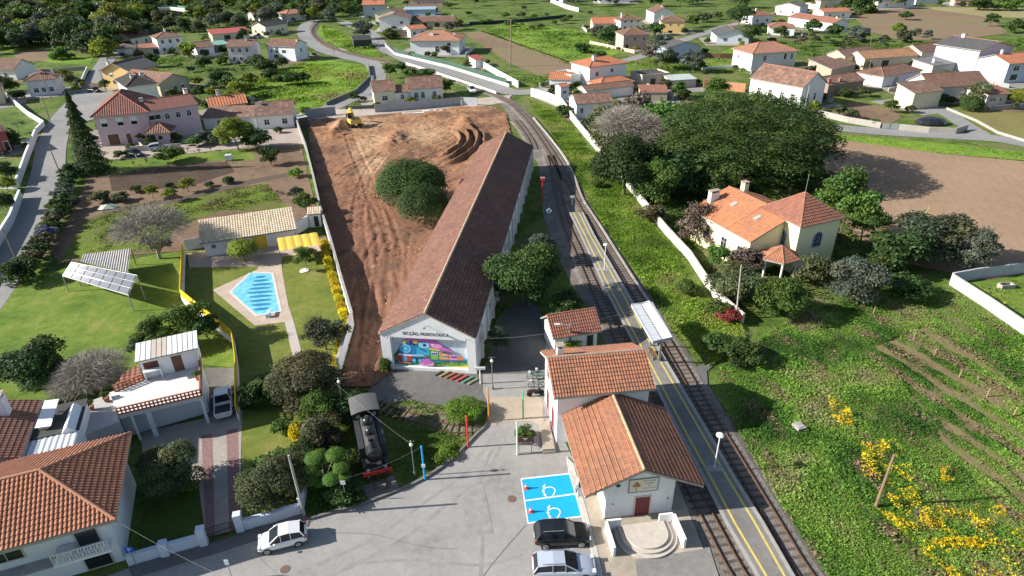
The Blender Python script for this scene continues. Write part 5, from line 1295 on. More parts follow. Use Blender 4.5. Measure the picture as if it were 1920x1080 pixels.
# ============================================================ posts, lamps, poles, signs
def post(label, base, top, r, m, name='painted_post', cat='post', group=None, px=True, z0=0.0):
    b = g(*base, z0) if z0 else g(*base); h = ht(*base, *top) if not z0 else 3.5; h = max(1.0, h)
    e = empty(name, label, cat, (b.x, b.y, z0), 0, group); MB().tube((0,0,-.1),(0,0,h),r,r*.9,10).build('shaft', m, e)
    return e, h
for lab, b_, t_, c in (('tall blue painted post at the plaza kerb',(797,900),(793,838),(.02,.33,.68)),('tall red painted post on the grass edge by the lane',(878,839),(877,781),(.72,.05,.03)),('tall orange painted post at the museum forecourt corner',(917,790),(915,728),(.75,.30,.04)),
                       ('tall green painted post in front of the bicycles',(981,785),(979,735),(.06,.50,.16)),('pale green painted post beside the brown sign',(970,853),(967,793),(.55,.72,.62))):
    e, h = post(lab, b_, t_, .085, PM('post_paint', c, .5, .1))
    MB().lathe([(.1,0),(.1,.06),(.03,.1)], 10, (0,0,h)).build('cap', PM('post_paint', c, .5, .1), e)
    if 'blue' in lab: MB().box(-.16,-.12,h*.42,.16,-.09,h*.42+.34).build('notice', WHITE, e)
def globe_lamp(label, base, top, st=DARK, r=.16, h=None):
    b = g(*base); h = h or ht(*base, *top); e = empty('street_lamp', label, 'street lamp', b, 0, 'globe lamps around the museum')
    MB().lathe([(.12,0),(.1,.5),(.05,.6),(.045,h-.35),(.07,h-.3)], 10).build('shaft', st, e)
    MB().ell((0,0,h-.1),(r,r,r),14,10).build('globe', flatm('opal_globe', (.80,.74,.62), .25), e)
    mb = MB().lathe([(.03,h+.09),(.03,h+.26),(.1,h+.3),(.02,h+.36)], 8)
    for a in (0, math.pi): mb.path([(math.cos(a)*.03,math.sin(a)*.03,h+.2),(math.cos(a)*.25,math.sin(a)*.25,h+.25),(math.cos(a)*.28,0,h+.42)], .02)
    mb.build('finial', st, e); return e
GRN = PM('grey_green_metal', (.16,.18,.16), .5, .15)
globe_lamp('globe street lamp on the kerb next to the tall blue post', (778,893), (770,832), GRN)
globe_lamp('globe street lamp at the lane corner beside the museum shed', (924,730), (921,675), GRN)
globe_lamp('globe street lamp above the shrubs behind the locomotive cab', (646,775), (626,714), GRN)
e, h = post('white platform lamp post with disc head, right side of the platform', (1339,878), (1352,795), .055, PM('lamp_white', (.70,.70,.70), .5, .1), 'platform_lamp', 'lamp post', None, True, .5)
MB().lathe([(.05,3.5),(.3,3.55),(.34,3.66),(.2,3.78),(.03,3.82)], 16).build('lamp_head', WHITE, e); MB().box(-.7,-.35,0,.7,.35,.02).build('base_plate', CONC, e)
e, h = post('pale lamp post halfway along the platform', (1133,505), (1136,444), .06, PM('lamp_white', (.70,.70,.70), .5, .1), 'platform_lamp', 'lamp post', None, True, .5)
MB().lathe([(.05,3.5),(.3,3.55),(.34,3.66),(.2,3.78),(.03,3.82)], 16).build('lamp_head', WHITE, e); MB().box(-.9,-.35,0,.9,.35,.02).build('base_plate', CONC, e)
e, h = post('red railway signal plate on a red post beside the museum shed', (1017,382), (1018,338), .07, PM('signal_red', (.55,.035,.025), .5, .12), 'signal_post', 'signal'); MB().box(-.4,-.05,h-.1,.4,.05,h+.6).build('plate', PM('signal_red_plate', (.7,.05,.05), .5, .1), e); MB().box(-.38,-.052,h+.35,.38,.052,h+.58).build('band', WHITE, e)
e, h = post('white diamond railway sign on a thin post', (1029,421), (1029,398), .04, GREY, 'diamond_sign', 'sign'); mb = MB(); mb.add([(0,-.04,h-.25),(.5,-.04,h+.25),(0,-.04,h+.75),(-.5,-.04,h+.25),(0,.0,h-.25),(.5,.0,h+.25),(0,.0,h+.75),(-.5,.0,h+.25)], [(0,1,2,3),(7,6,5,4),(0,4,5,1),(1,5,6,2),(2,6,7,3),(3,7,4,0)]); mb.build('plate', flatm('sign_pale_blue', (.62,.70,.85), .5), e)
MB().box(-.12,-.046,h+.05,.12,-.041,h+.45).build('plate_mark', flatm('sign_blue', (.03,.12,.45), .5), e)
e, h = post('small white board sign at the platform tip', (1073,388), (1073,370), .05, GREY, 'board_sign', 'sign'); MB().box(-.35,-.05,h-.1,.35,.05,h+.25).build('plate', WHITE, e)
e, h = post('white T-shaped finger sign at the museum shed corner', (901,720), (900,692), .07, WHITE, 'finger_sign', 'sign'); MB().box(-.5,-.05,h-.05,.55,.05,h+.25).build('board', WHITE, e)
# brown sign with white lettering
sb = g(985,850); sg = empty('brown_sign', 'brown tourist sign with white lettering in the small shrub bed', 'sign', sb, 0)
for s in (-.55, .55): MB().tube((s,0,-.1),(s,0,1.9),.04).build('leg', GREY, sg)
MB().box(-.75,-.06,1.0,.75,-.02,1.95).build('board', PM('sign_brown', (.115,.04,.03), .5, .1), sg)
wt = flatm('sign_white', (.78,.78,.78), .6)
text(sg, 'lettering', 'MUSEU FERROVIÁRIO', .13, wt, (0,-.062,1.29), (math.pi/2,0,0), .002); text(sg, 'lettering', 'MACINHATA DO VOUGA', .13, wt, (0,-.062,1.12), (math.pi/2,0,0), .002)
pm_ = MB()
for x, z, r_ in ((0,1.72,.1),(-.13,1.76,.08),(.13,1.76,.08),(0,1.58,.05)): pm_.add([(x+r_*math.cos(a),-.0622-.0005*len(pm_.f),z+r_*.8*math.sin(a)) for a in np.arange(0,6.28,.5)], [tuple(range(13))])
pm_.build('pictogram', wt, sg)
def pole(label, base, top, r=.13, m=None, arms=0, name='utility_pole', group='utility poles'):
    b = g(*base); h = min(16, ht(*base, *top)); e = empty(name, label, 'utility pole', b, 0, group)
    tq_ = ray(*top); k = b.y/tq_[1]; tx_ = tq_[0]*k-b.x
    MB().tube((0,0,-.2),(max(-.8,min(.8,tx_)),0,h),r,r*.65,8).build('shaft', m or PM('weathered_pole', (.24,.19,.15), .95, .25), e)
    if arms: MB().cbox((0,0,h-.3),(1.5,.1,.1)).build('crossarm', GREY, e)
    return e
CP = PM('concrete_pole', (.38,.36,.33), .9, .2)
for lab, b_, t_, r_, m_, a_ in (
 ('grey concrete pole behind the blue-white garden wall',(571,966),(541,854),.13,CP,0),('very tall dark pole standing in the far brown field',(957,125),(958,36),.24,None,1),
 ('leaning dark pole on the left road kerb beside the hedge',(117,336),(93,277),.12,None,0),('dark pole on the left road near the bottom left corner of the road',(33,490),(4,430),.12,None,0),
 ('slim pole beside the road junction',(198,170),(186,129),.12,None,0),('slim pole left of the junction at the white house',(94,228),(78,178),.12,None,0),('short pole at the junction kerb',(97,186),(82,148),.12,None,0),
 ('brown wooden pole leaning among the yellow flowers',(1641,952),(1677,852),.13,PM('tan_pole', (.24,.15,.095), .9, .25),0),('concrete pole beside the white chapel-like house',(1508,207),(1518,160),.12,CP,0),
 ('pole at the farmyard between the hexagonal roof and the brick ruins',(1625,160),(1633,112),.12,None,0),('pole behind the olive tree in front of the yellow villa',(1380,598),(1390,497),.12,CP,0),
 ('thin pole in the green meadow left of the curve',(660,177),(656,130),.11,None,0),('pole beside the railway bend in the upper left',(627,104),(621,68),.12,None,0),('grey pole beside the curved road below the farm hut',(711,106),(709,75),.12,None,0),
 ('pole behind the orange-roofed garden house',(1000,210),(1001,160),.1,None,0),('thin pole left of the ochre house lane',(1312,52),(1313,32),.12,CP,0),('pole with lamp arm beside the small white outbuilding',(1068,664),(1070,606),.12,None,0),
 ('thin pole at the garden end of the white walled house',(1198,142),(1199,112),.11,None,0),('pole on the right farm road',(1630,100),(1636,58),.12,None,0)):
    e = pole(lab, b_, t_, r_, m_, a_)
    if 'lamp arm' in lab: MB().path([(0,0,3.6),(-.9,-.2,4.0),(-1.2,-.25,4.0)], .05).cbox((-1.45,-.25,4.0),(.6,.2,.12)).build('lamp_arm', WHITE, e)
# cables
def cable(label, p, q, sag=.5, r=.012, m=None):
    p = Vector(p); q = Vector(q); pts = [p.lerp(q, i/14)-Vector((0,0,sag*4*(i/14)*(1-i/14))) for i in range(15)]
    mb = MB().path([x-p for x in pts], r, 4); o = mb.build('cable', m or PM('cable_grey', (.22,.21,.20), .7, .1), None, p); return tag(o, label, 'cable', 'overhead cables')
cable('thin overhead cable from the villa corner down across the street', g(217,976,4.6), g(430,1086,3.2), .3, .009)
cable('thin cable from the lamp behind the locomotive over its boiler', g(628,718,3.6), g(771,833,3.6), .2, .007)
cable('thin cable from the concrete pole across to the orange post', g(645,897,2.6), g(790,838,4.0), .3, .008)
cable('thin cable running from the museum shed gable to the lane', g(897,634,4.2), g(1025,625,4.5), .2, .014)
cable('thin cable from the small outbuilding across the tracks', g(1070,608,3.7), g(1225,570,4.5), .3, .012)
# street signs on the left
for lab, b_, h_, w_, hh_, c, tx_ in (('blue square parking sign beside the villa wall',(257,1062),1.9,.62,.55,(.02,.12,.55),'P'),('small white-framed sign on a thin post in the street',(436,1086),1.9,.3,.5,(.70,.75,.80),''),('white notice on a low post by the topiary',(650,941),2.2,.4,.4,(.72,.75,.8),'')):
    b = g(*b_); e = empty('street_sign', lab, 'sign', b, 0); MB().tube((0,0,-.1),(0,0,h_),.03).build('post', GREY, e)
    pl_ = MB().box(-w_/2,-.05,h_-hh_*.6,w_/2,-.02,h_+hh_*.4).build('plate', flatm('sign_face', c, .4), e)
    if tx_: text(pl_, 'lettering', tx_, .48, wt, (0,-.052,h_-.06), (math.pi/2,0,0), .002)
# cones on the bays
for i, (x, y, lab) in enumerate(((986,917,'traffic cone on the upper blue bay'),(995,961,'traffic cone on the lower blue bay'))):
    p = g(x, y); e = empty('traffic_cone', lab, 'traffic cone', (p.x, p.y, .065), 0, 'traffic cones on the blue bays')
    OR = flatm('cone_red', (.75,.10,.05), .5); MB().box(-.18,-.18,0,.18,.18,.04).lathe([(.14,.04),(.09,.25)], 14).build('base', OR, e); MB().lathe([(.091,.25),(.062,.38)], 14).build('band', WHITE, e); MB().lathe([(.062,.38),(.03,.55),(.02,.56)], 14).build('tip', OR, e)
# charging pillar and boxes
cp = g(1084,930); e = empty('charging_pillar', 'grey and white charging pillar behind the blue bays', 'charging pillar', (cp.x+.15, cp.y, .16), rzs)
MB().box(-.25,-.2,0,.25,.2,1.75).build('cabinet', PM('cabinet_white', (.6,.6,.6), .5, .15), e); MB().box(-.2,-.215,1.0,.2,-.202,1.55).build('screen', DARK, e); MB().path([(-.25,-.1,1.3),(-.4,-.15,.8),(-.36,-.15,.35),(-.26,-.1,.9)], .03).build('charging_cable', DARK, e)
# manhole covers
for x, y in ((535,1068),(960,936)):
    p = g(x, y); MB().lathe([(.36,0),(.36,.012)], 20).build('manhole_cover', PM('rusty_iron', (.16,.10,.07), .7, .3, 9), None, (p.x, p.y, .033)); tag(bpy.data.objects[-1] if False else [o for o in bpy.data.objects if o.name.startswith('manhole_cover')][-1], 'round rusty manhole cover in the %s of the plaza' % ('lower left' if x < 700 else 'middle'), 'manhole cover')
# bicycles
def bicycle(label, c, rz, col):
    e = empty('bicycle', label, 'bicycle', c, rz, 'bicycles parked against the station house')
    for x in (-.52, .52):
        mb = MB(); pts = [(x+.33*math.cos(a), 0, .34+.33*math.sin(a)) for a in np.linspace(0, 6.2832, 17)]; mb.path(pts, .03, 5)
        for a in np.arange(0, 3.1, .6): mb.tube((x+.32*math.cos(a),0,.34+.32*math.sin(a)),(x-.32*math.cos(a),0,.34-.32*math.sin(a)),.006,.006,3)
        mb.build('wheel', RUBBER, e)
    m = PM('bike_paint', col, .4, .1)
    MB().path([(-.52,0,.34),(-.1,0,.32),(.38,0,.75),(-.2,0,.72),(-.52,0,.34)], .028).tube((-.1,0,.32),(-.22,0,.9),.025).tube((.52,0,.34),(.36,0,.98),.025).build('frame', m, e)
    MB().box(-.36,-.08,.9,-.1,.08,.96).build('saddle', DARK, e); MB().path([(.3,-.28,1.0),(.4,-.2,1.02),(.38,0,.99),(.4,.2,1.02),(.3,.28,1.0)], .018).build('handlebar', DARK, e)
    MB().box(.45,-.15,.75,.68,.15,.95).build('basket', PM('bike_white', (.6,.62,.6), .5, .1), e); MB().box(-.75,-.05,.62,-.4,.05,.68).build('mudguard', m, e); return e
for i, (x, y, c_, lab) in enumerate(((1003,712,(.03,.30,.20),'green and white bicycle furthest from the camera against the station house'),(1016,706,(.55,.58,.56),'pale bicycle standing closest to the station wall'),(1006,727,(.05,.28,.2),'green bicycle in the middle of the row'))):
    bicycle(lab, g(x, y, .0)+Vector((0,0,.05)), math.radians(172+i*4), c_)
mo = empty('moped', 'dark moped with red tail light at the near end of the bicycles', 'moped', g(1004,742)+Vector((0,0,.05)), math.radians(12))
for x in (-.6, .6): MB().tube((x,-.06,.28),(x,.06,.28),.28,.28,16).build('wheel', RUBBER, mo)
MB().box(-.75,-.14,.45,.1,.14,.62).beam((.1,0,.4),(.5,0,.85),.2,.2).box(-.1,-.16,.28,.42,.16,.36).build('body', BLK, mo); MB().box(-.7,-.13,.623,.0,.13,.74).build('seat', DARK, mo); MB().tube((.48,-.3,.98),(.48,.3,.98),.025).tube((.6,0,.28),(.48,0,.98),.035).build('handlebar', GREY, mo); MB().cbox((-.8,0,.6),(.12,.2,.14)).build('tail_light', flatm('tail_light_red', (.4,.01,.01), .2), mo)
# painted sleepers beside the mural
for i, c in enumerate(((.12,.13,.12),(.30,.22,.08),(.32,.13,.06),(.36,.05,.04),(.40,.07,.05),(.10,.22,.18),(.22,.26,.12))):
    p = g(824+i*10.5, 700+i*2.8); MB().box(-.12,-.65,0,.12,.65,.14).build('painted_sleeper', PM('sleeper_paint', c, .8, .3, 3), None, (p.x, p.y, .05), math.radians(-48)); o = [o for o in bpy.data.objects if o.name.startswith('painted_sleeper')][-1]
    tag(o, ('%s painted sleeper in the row below the mural' % ('dark grey','mustard','rust orange','deep red','bright red','teal','olive')[i]), 'sleeper', 'painted sleepers below the mural')
# old display rails in the gravel plot
dr = empty('garden_rails', 'old rails with mossy sleepers curving through the gravel plot', 'track', (0,0,0)); 
ctr = smooth([g(*p) for p in [(706,760),(745,776),(795,790),(845,806),(890,806)]], 8)
for off in (-.5, .5): wallmesh(offsets(ctr, off), .22, .08, None, .06).build('rail', PM('rusty_rail', (.16,.085,.05), .55, .3, 3, metal=.3), dr)
mb = MB()
for i in range(0, len(ctr)-1, 2):
    d = (ctr[i+1]-ctr[i]).normalized(); a_ = Vector((-d.y, d.x, 0)); mb.beam(ctr[i]-a_*.85+Vector((0,0,.1)), ctr[i]+a_*.85+Vector((0,0,.1)), .22, .1)
mb.build('sleepers', PM('mossy_sleeper', (.13,.12,.08), .95, .4, 3), dr)
# water tank, tarps and heaps
p = g(128,714); e = empty('covered_trailer', 'small trailer under a turquoise tarpaulin beside the dark tree', 'trailer', p, .3); MB().add([(-1,-1.2,.6),(1,-1.2,.7),(1,1.2,.6),(-1,1.2,.7),(-.8,-1.0,1.5),(.8,-1.0,1.4),(.8,1.0,1.5),(-.7,1.0,1.35)], [(4,5,6,7),(0,1,5,4),(1,2,6,5),(2,3,7,6),(3,0,4,7)]).build('tarpaulin', PM('turquoise_tarp', (.10,.36,.42), .6, .2, 3), e); MB().box(-.9,-1.1,.3,.9,1.1,.6).build('bed', WOOD, e)
p = g(202,391); mb = MB(); rr = random.Random(3); mb.add([(-1.6,-.7,.05),(-.3,-1,.2),(1.4,-.3,.1),(1.7,.5,.15),(.4,.8,.6),(-1,.5,.45),(.2,0,.8),(-.7,-.2,.7)], [(0,1,7),(1,6,7),(1,2,6),(2,3,6),(3,4,6),(4,5,7),(4,7,6),(5,0,7)]); tag(mb.build('crumpled_tarpaulin', PM('greenish_white_tarp', (.55,.60,.48), .7, .2, 3), None, p), 'crumpled greenish-white tarpaulin lying on the garden soil', 'tarpaulin')
for x, y, lab in ((470,380,'heap of dark branches on the dry garden ground'),(525,363,'small heap of dead wood by the garden wall')):
    bare(x, y, 1.6, lab, 11, BARK, None, 'branch_heap', 'branch heap', 4, 1.6, 1.4)
# ============================================================ pool garden buildings
CREAMW = (.78,.77,.73)
hp = house('pool_house', 'white pool house with long cream-tiled mono-pitch roof', (388,482), (556,455), 5.2, 2.3, 'shed', 1.1, CREAMW, T_CREAM, [('f',.56,.05,.7,1.9,'door',YEL,YEL),('f',.64,.05,.7,1.9,'door',YEL,YEL),('f',.1,1.2,.5,.5)], [], .45, 'pool house', 4, .36, .5)
cq = [g(x, y, 2.5) for x, y in ((524,470),(602,458),(594,435),(519,446))]; c = cq[0].copy(); c.z = 0
cn = empty('yellow_canopy', 'yellow scalloped fabric canopy beside the pool house', 'canopy', c)
mb = MB(); vs = []; u0 = cq[1]-cq[0]; v0 = cq[3]-cq[0]
for i in range(41):
    t_ = i/40; dz = .07*abs(math.sin(t_*math.pi*5))-.07
    for k in (0, 1):
        p = (cq[0].lerp(cq[1], t_) if k == 0 else cq[3].lerp(cq[2], t_))-c; vs.append((p.x, p.y, p.z+dz))
mb.add(vs, [(2*i,2*i+2,2*i+3,2*i+1) for i in range(40)]); mb.build('fabric', PM('yellow_fabric', (.66,.44,.06), .8, .08), cn)
for p in cq: q = p-c; MB().tube((q.x,q.y,-.1),(q.x,q.y,2.46),.05).build('post', DARK, cn)
house('garden_store', 'tiny white garden store with cream tiles in the pool corner', (582,426), (604,424), 1.6, 2.1, 'shed', .4, CREAMW, T_CREAM, [('f',.6,.0,.7,1.8,'door',WHITE,DARK)], [], .15, 'store', 4, .36, .5)
db = g(503,597); e = empty('diving_board', 'pale blue diving block at the lower edge of the pool', 'diving board', db, math.radians(8)); MB().box(-.28,0,.08,.28,.5,.5).box(-.2,.1,.503,.2,1.3,.58).build('board', PM('pale_blue_paint', (.45,.66,.72), .5, .1), e)
# bench-shaped pergola roof with solar panels
sp = [g(x, y, z) for x, y, z in ((117,517,2.3),(240,553,2.3),(257,516,3.6),(134,491,3.6))]; c = sp[0].copy(); c.z = 0
so = empty('solar_shelter', 'open shelter roofed with a tilted field of grey solar panels', 'shelter', c)
loc = [p-c for p in sp]; n_ = (loc[1]-loc[0]).cross(loc[3]-loc[0]).normalized(); U = loc[1]-loc[0]; Vv = loc[3]-loc[0]
MB().slab(loc, .1).build('panel_frame', PM('aluminium', (.62,.63,.64), .35, .05, metal=.2), so)
pmx = PM('solar_panel', (.16,.17,.20), .3, .15, 2)
for i in range(7):
    for j in range(3):
        a, b = loc[0].lerp(loc[1], (i+.04)/7), loc[0].lerp(loc[1], (i+.96)/7); q0, q1 = (j+.05)/3, (j+.95)/3
        a2, b2 = loc[3].lerp(loc[2], (i+.04)/7), loc[3].lerp(loc[2], (i+.96)/7)
        mb = MB(); mb.add([tuple(p+n_*.09) for p in (a.lerp(a2,q0), b.lerp(b2,q0), b.lerp(b2,q1), a.lerp(a2,q1))], [(0,1,2,3)]); mb.build('solar_panel', pmx, so)
for p in loc: MB().tube((p.x,p.y,-.1),(p.x,p.y,p.z-.11),.07).build('post', GREY, so)
cr_ = [g(x, y, z) for x, y, z in ((151,491,3.5),(239,511,3.5),(245,466,2.6),(156,477,2.6))]; c = cr_[0].copy(); c.z = 0
co = empty('sheet_roof_shelter', 'old shelter with pale ribbed sheet roof behind the solar panels', 'shelter', c)
mb = MB(); vs = []
for i in range(121):
    for k in (0, 1):
        p = (cr_[0].lerp(cr_[1], i/120) if k == 0 else cr_[3].lerp(cr_[2], i/120))-c; vs.append((p.x,p.y,p.z+.05*math.sin(i*2*math.pi/6)))
mb.add(vs, [(2*i,2*i+2,2*i+3,2*i+1) for i in range(120)]); mb.build('sheet_roof', PM('weathered_sheet', (.50,.48,.45), .6, .3, 1.5), co)
for p in cr_: q = p-c; MB().tube((q.x,q.y,-.1),(q.x,q.y,p.z-.06),.07).build('post', WOOD, co)
# ============================================================ yellow villa with tower
YW = (.80,.74,.46)
tF = g(1482,512); tRt = g(1553,494); ht_ = 6.9
d_ = (tRt-tF).normalized(); rzt = math.atan2(d_.y, d_.x); LT = 6.9; DT = 6.9
yv = empty('yellow_villa', 'pale yellow villa with mottled orange roof and square tower', 'villa', tF, rzt)
tw = MB().box(0,0,-.3,LT,DT,ht_).build('tower', wallm(YW, .1), yv)
pl, rd = roof_planes('hip', LT, DT, ht_+.1, 2.6, .35)
roof(tw, pl, rd, T_RED, SOFFIT, RIDGE, .30, .42, .06, .05, 4, .16, .1, 'tower_roof')
MB().tube((LT/2,DT/2,ht_+2.6),(LT/2,DT/2,ht_+5.2),.03).build('lightning_rod', GREY, tw)
bw = MB(); 
def arch(face, s, z, w, h):
    o, e, n, W = face_frame(face, LT, DT); p = o+e*(s*W)+Vector((0,0,z)); mb = MB(); gl = MB(); k = 10
    arcpts = [(w/2*math.cos(a), h-w/2+w/2*math.sin(a)) for a in np.linspace(0, math.pi, k+1)]
    gl.add([(x,-.03,zz) for x, zz in [(-w/2,0),(w/2,0)]+arcpts], [tuple(range(k+3))])
    pts = [(w/2,0)]+arcpts+[(-w/2,0),(w/2,0)]
    for a, b in zip(pts[:-1], pts[1:]): mb.beam((a[0],-.05,a[1]),(b[0],-.05,b[1]),.1,.1)
    for x in (-w/4, 0, w/4): mb.beam((x,-.04,0),(x,-.04,h-w/2+math.sqrt(max(0,(w/2)**2-x*x))),.05,.04)
    for zz in (h*.33, h*.6): mb.beam((-w/2,-.041,zz),(w/2,-.041,zz),.05,.04)
    r_ = mb.build('arched_window', PM('blue_grey_frame', (.30,.40,.55), .6, .1), yv, p, math.atan2(e.y, e.x)); gl.build('pane', GLASS, r_)
arch('f', .5, 3.2, 1.45, 2.1); arch('l', .62, 3.2, 1.45, 2.1)
# main block left of the tower, ridge running away from the viewer to the left
hmn = 4.7; uL, uR, vF, vB, uq = -5.3, 7.0, 2.6, 14.4, .8; rz_ = 2.3; sl_ = rz_/(uq-uL); zq = lambda u: hmn+.1+sl_*(u-uL)
blk = MB(); blk.box(uL, DT+.003, -.3, uR, vB, hmn).box(uL, vF, -.3, -.003, DT, hmn)
blk.add([(uL,vF,hmn),(-.003,vF,hmn),(-.003,vF,zq(0)-.13)], [(0,1,2)]).add([(uL,vB,hmn),(uR,vB,hmn),(uq,vB,hmn+rz_-.05)], [(1,0,2)])
blk.build('wall', wallm(YW, .1), yv)
x0, y0, y1, ym = uL-.45, vF-.4, vB+.4, DT+.004
roof(yv, [[(x0,ym,zq(x0)),(x0,y0,zq(x0)),(-.004,y0,zq(0)),(-.004,ym,zq(0))],[(x0,y1,zq(x0)),(x0,ym+.002,zq(x0)),(uq,ym+.002,zq(uq)),(uq,y1,zq(uq))],[(uR+.4,ym+.4,zq(uq)-sl_*(uR+.4-uq)),(uR+.4,y1,zq(uq)-sl_*(uR+.4-uq)),(uq,y1,zq(uq)),(uq,ym+.4,zq(uq))]], [((uq,DT,zq(uq)),(uq,y1,zq(uq)))],
     tilem('mottled_villa_tiles', [(.42,.17,.08),(.52,.20,.08),(.36,.16,.09),(.58,.22,.08)], (.20,.12,.09), .6), SOFFIT, RIDGE, .30, .42, .05, .05, 4)
for x, y in ((-1.6,10.6),(-1.9,5.6)): MB().add([(-.5,-.35,0),(.5,-.35,0),(.5,.35,0),(-.5,.35,0),(-.5,-.35,.1),(.5,-.35,.1),(.5,.35,.1),(-.5,.35,.1)], [(4,5,6,7),(0,1,5,4),(1,2,6,5),(2,3,7,6),(3,0,4,7)]).build('skylight', PM('skylight_grey', (.35,.36,.34), .3, .1), yv, (x,y,zq(x)+.06)).rotation_euler = (0, -math.atan(sl_), 0)
def win_at(parent, x, y, z, rz, w, h, fm=WHITE):
    f = opening(parent, 'f', 1, 1, 0, z, w, h, 'win', fm); f.location = (x, y, z); f.rotation_euler = (0, 0, rz); return f
for yy in (4.2,7.4,11.2): win_at(yv, uL, yy, 1.4, -math.pi/2, 1.0, 1.7, PM('grey_shutter_frame', (.45,.45,.46), .7, .1))
for xx in (-4.0,-1.8): win_at(yv, xx, vF, 1.0, 0, 1.0, 1.7)
chimney(yv, -2.6, vB-.6, hmn+.3, hmn+2.4, 1.5, .7, WHITE); chimney(yv, 2.6, vB-.9, hmn+.5, hmn+3.0, .8, .8, wallm(YW, .1))
po = empty('porch', None, None); po.parent = yv; po.location = (-2.2, vF-2.3, 0)
hexp = [(2.3*math.cos(a), 2.1*math.sin(a)) for a in np.arange(0, 6.28, math.pi/3)]
roof(po, [[(hexp[i][0]*1.15,hexp[i][1]*1.15,2.9),(hexp[(i+1)%6][0]*1.15,hexp[(i+1)%6][1]*1.15,2.9),(0,0,4.3)] for i in range(6)], [((q[0]*1.15,q[1]*1.15,2.9),(0,0,4.3)) for q in hexp], T_ORANGE, detail=4, ps=.3, pt=.42)
for q in hexp[3:6]: MB().tube((q[0],q[1],-.2),(q[0],q[1],2.8),.14).build('column', WHITE, po)
# ============================================================ houses left and far
WH=(.78,.78,.77); CRM=(.74,.68,.50); LIL=(.70,.68,.74); PNK=(.62,.46,.50); BGE=(.62,.52,.36); YLW=(.72,.50,.20); BLU=(.36,.46,.60)
w2 = lambda f, L=.25, R=.75, z=1.0: [(f,L,z,1.1,1.2),(f,R,z,1.1,1.2)]
ww2 = lambda f: [(f,s,z,1.0,1.25) for s in (.2,.5,.8) for z in (1.0,3.9)]
ph = house('pink_house', 'large pink two-storey house with hipped red-brown roof', (193,275), (290,265), 15, 6.9, 'hip', 3.2, PNK, T_REDW,
  [('f',.16,4.2,1.2,1.7,'half',SHUT),('f',.46,4.2,1.2,1.7,'half',SHUT),('f',.72,4.2,1.2,1.7,'half',SHUT),('f',.25,.1,2.2,2.4,'garage',WHITE,WOOD),('f',.54,.05,1.0,2.3,'door',WHITE,WOOD)], [(.9,.3,1.6,.7,.7)], .55, ps=.45, pt=.8)
house('pink_wing', 'long pink rear wing with orange-brown roof to the right of the pink house', (291,264), (382,248), 9, 6.6, 'x', 1.5, PNK, T_REDW, [('f',.12,4.6,2.4,1.0)]+row('f',4.3,.9,1.2,(.36,.58,.8))+[('f',.38,1.5,1.3,.8)], [(.95,.6,2.4,.8,.8)], .3, ps=.45, pt=.8)
house('pink_porch', 'small pink porch with pyramid tile roof in front of the pink house', (279,273), (322,270), 4.6, 2.9, 'hip', 1.5, PNK, T_BROWN, [('f',.6,1.3,.7,.6,'win',DARK),('f',.2,.2,1.8,2.1,'garage',WHITE,DARK)], [], .5, 'porch')
house('white_house', 'white house with black hip roof behind the pink house', (250,206), (304,198), 13, 6.2, 'hip', 1.8, WH, T_BLACK, w2('f')+w2('r'), [(.35,.3,1.8,.8,.8),(.75,.5,1.7,1.0,1.0)], .5)
house('ochre_house', 'ochre-yellow house with slate-grey gable roof beside the upper left road', (252,166), (300,152), 10, 5.2, 'x', 2.2, YLW, T_GREY, w2('f')+[('l',.3,3.4,1.0,1.1,'half',SHUT),('l',.35,1.2,1.0,1.1),('l',.7,1.2,1.0,1.1)], [(.1,.8,2.2)], .7)
house('beige_hall', 'low beige hall with greyish gable roof right of the ochre house', (304,181), (358,168), 17, 3.6, 'y', 1.9, BGE, PM('fibre_cement', (.36,.30,.23), .9, .2, 1) if False else T_OLD, [('f',.2,.4,1.6,1.2,'half',SHUT),('f',.5,1.0,1.0,1.0),('f',.75,1.4,1.2,1.0,'half',SHUT)], [], .5)
house('garden_cottage', 'row house with old brown tiles at the wall of the building site', (486,243), (553,238), 9.5, 3.3, 'x', 2.0, WH, T_OLD, w2('f'), [(.1,.4,2.0)], .4, ps=.7, pt=.7)
house('garden_cottage', 'low cottage with bright orange roof between pink wing and building site', (400,222), (466,214), 7, 3.0, 'x', 1.5, CRM, T_ORG, w2('f'), [(.3,.6,2.8)], .4, ps=.7, pt=.7)
house('lean_to', 'long low lean-to with dark brown tiles right of the pink wing', (385,243), (484,241), 6, 2.8, 'shed', 1.1, WH, T_OLD, [('f',.3,.1,1.0,2.0,'door',WHITE,DARK),('f',.6,.8,1.2,1.0)], [], .4, 'outbuilding', ps=.7, pt=.7)
house('lilac_house', 'pale lilac house with brown roof left of the junction', (58,181), (114,176), 9, 4.6, 'hip', 1.7, LIL, T_BROWN, w2('f')+[('f',.5,1.0,1.0,1.2)], [(.45,.3,1.9),(.85,.5,1.6)], .5)
house('left_edge_house', 'brown-roofed house cut by the left edge above the lilac house', (-40,150), (33,150), 9, 3.6, 'x', 2.2, WH, T_BROWN, w2('f'), [], .5)
house('beige_house', 'beige house wall cut by the left edge below the lilac house', (-40,200), (12,194), 8, 4.5, 'hip', 1.6, BGE, T_BROWN, w2('f'), [], .4)
house('red_house', 'dark red house cut by the left edge beside the white road wall', (-45,296), (24,283), 8, 4.8, 'hip', 1.8, (.34,.08,.07), T_BROWN, [('f',.6,.9,1.2,1.3),('f',.9,.2,.9,2.1,'door')], [], .5)
house('cream_bungalow', 'cream bungalow with long brown gable roof at the wood edge', (249,88), (285,81), 9, 3.4, 'x', 2.0, CRM, T_BROWN, w2('f')+[('l',.3,1,1.2,1.2),('l',.7,1,1.2,1.2)], [(.7,.5,2.6)], .4)
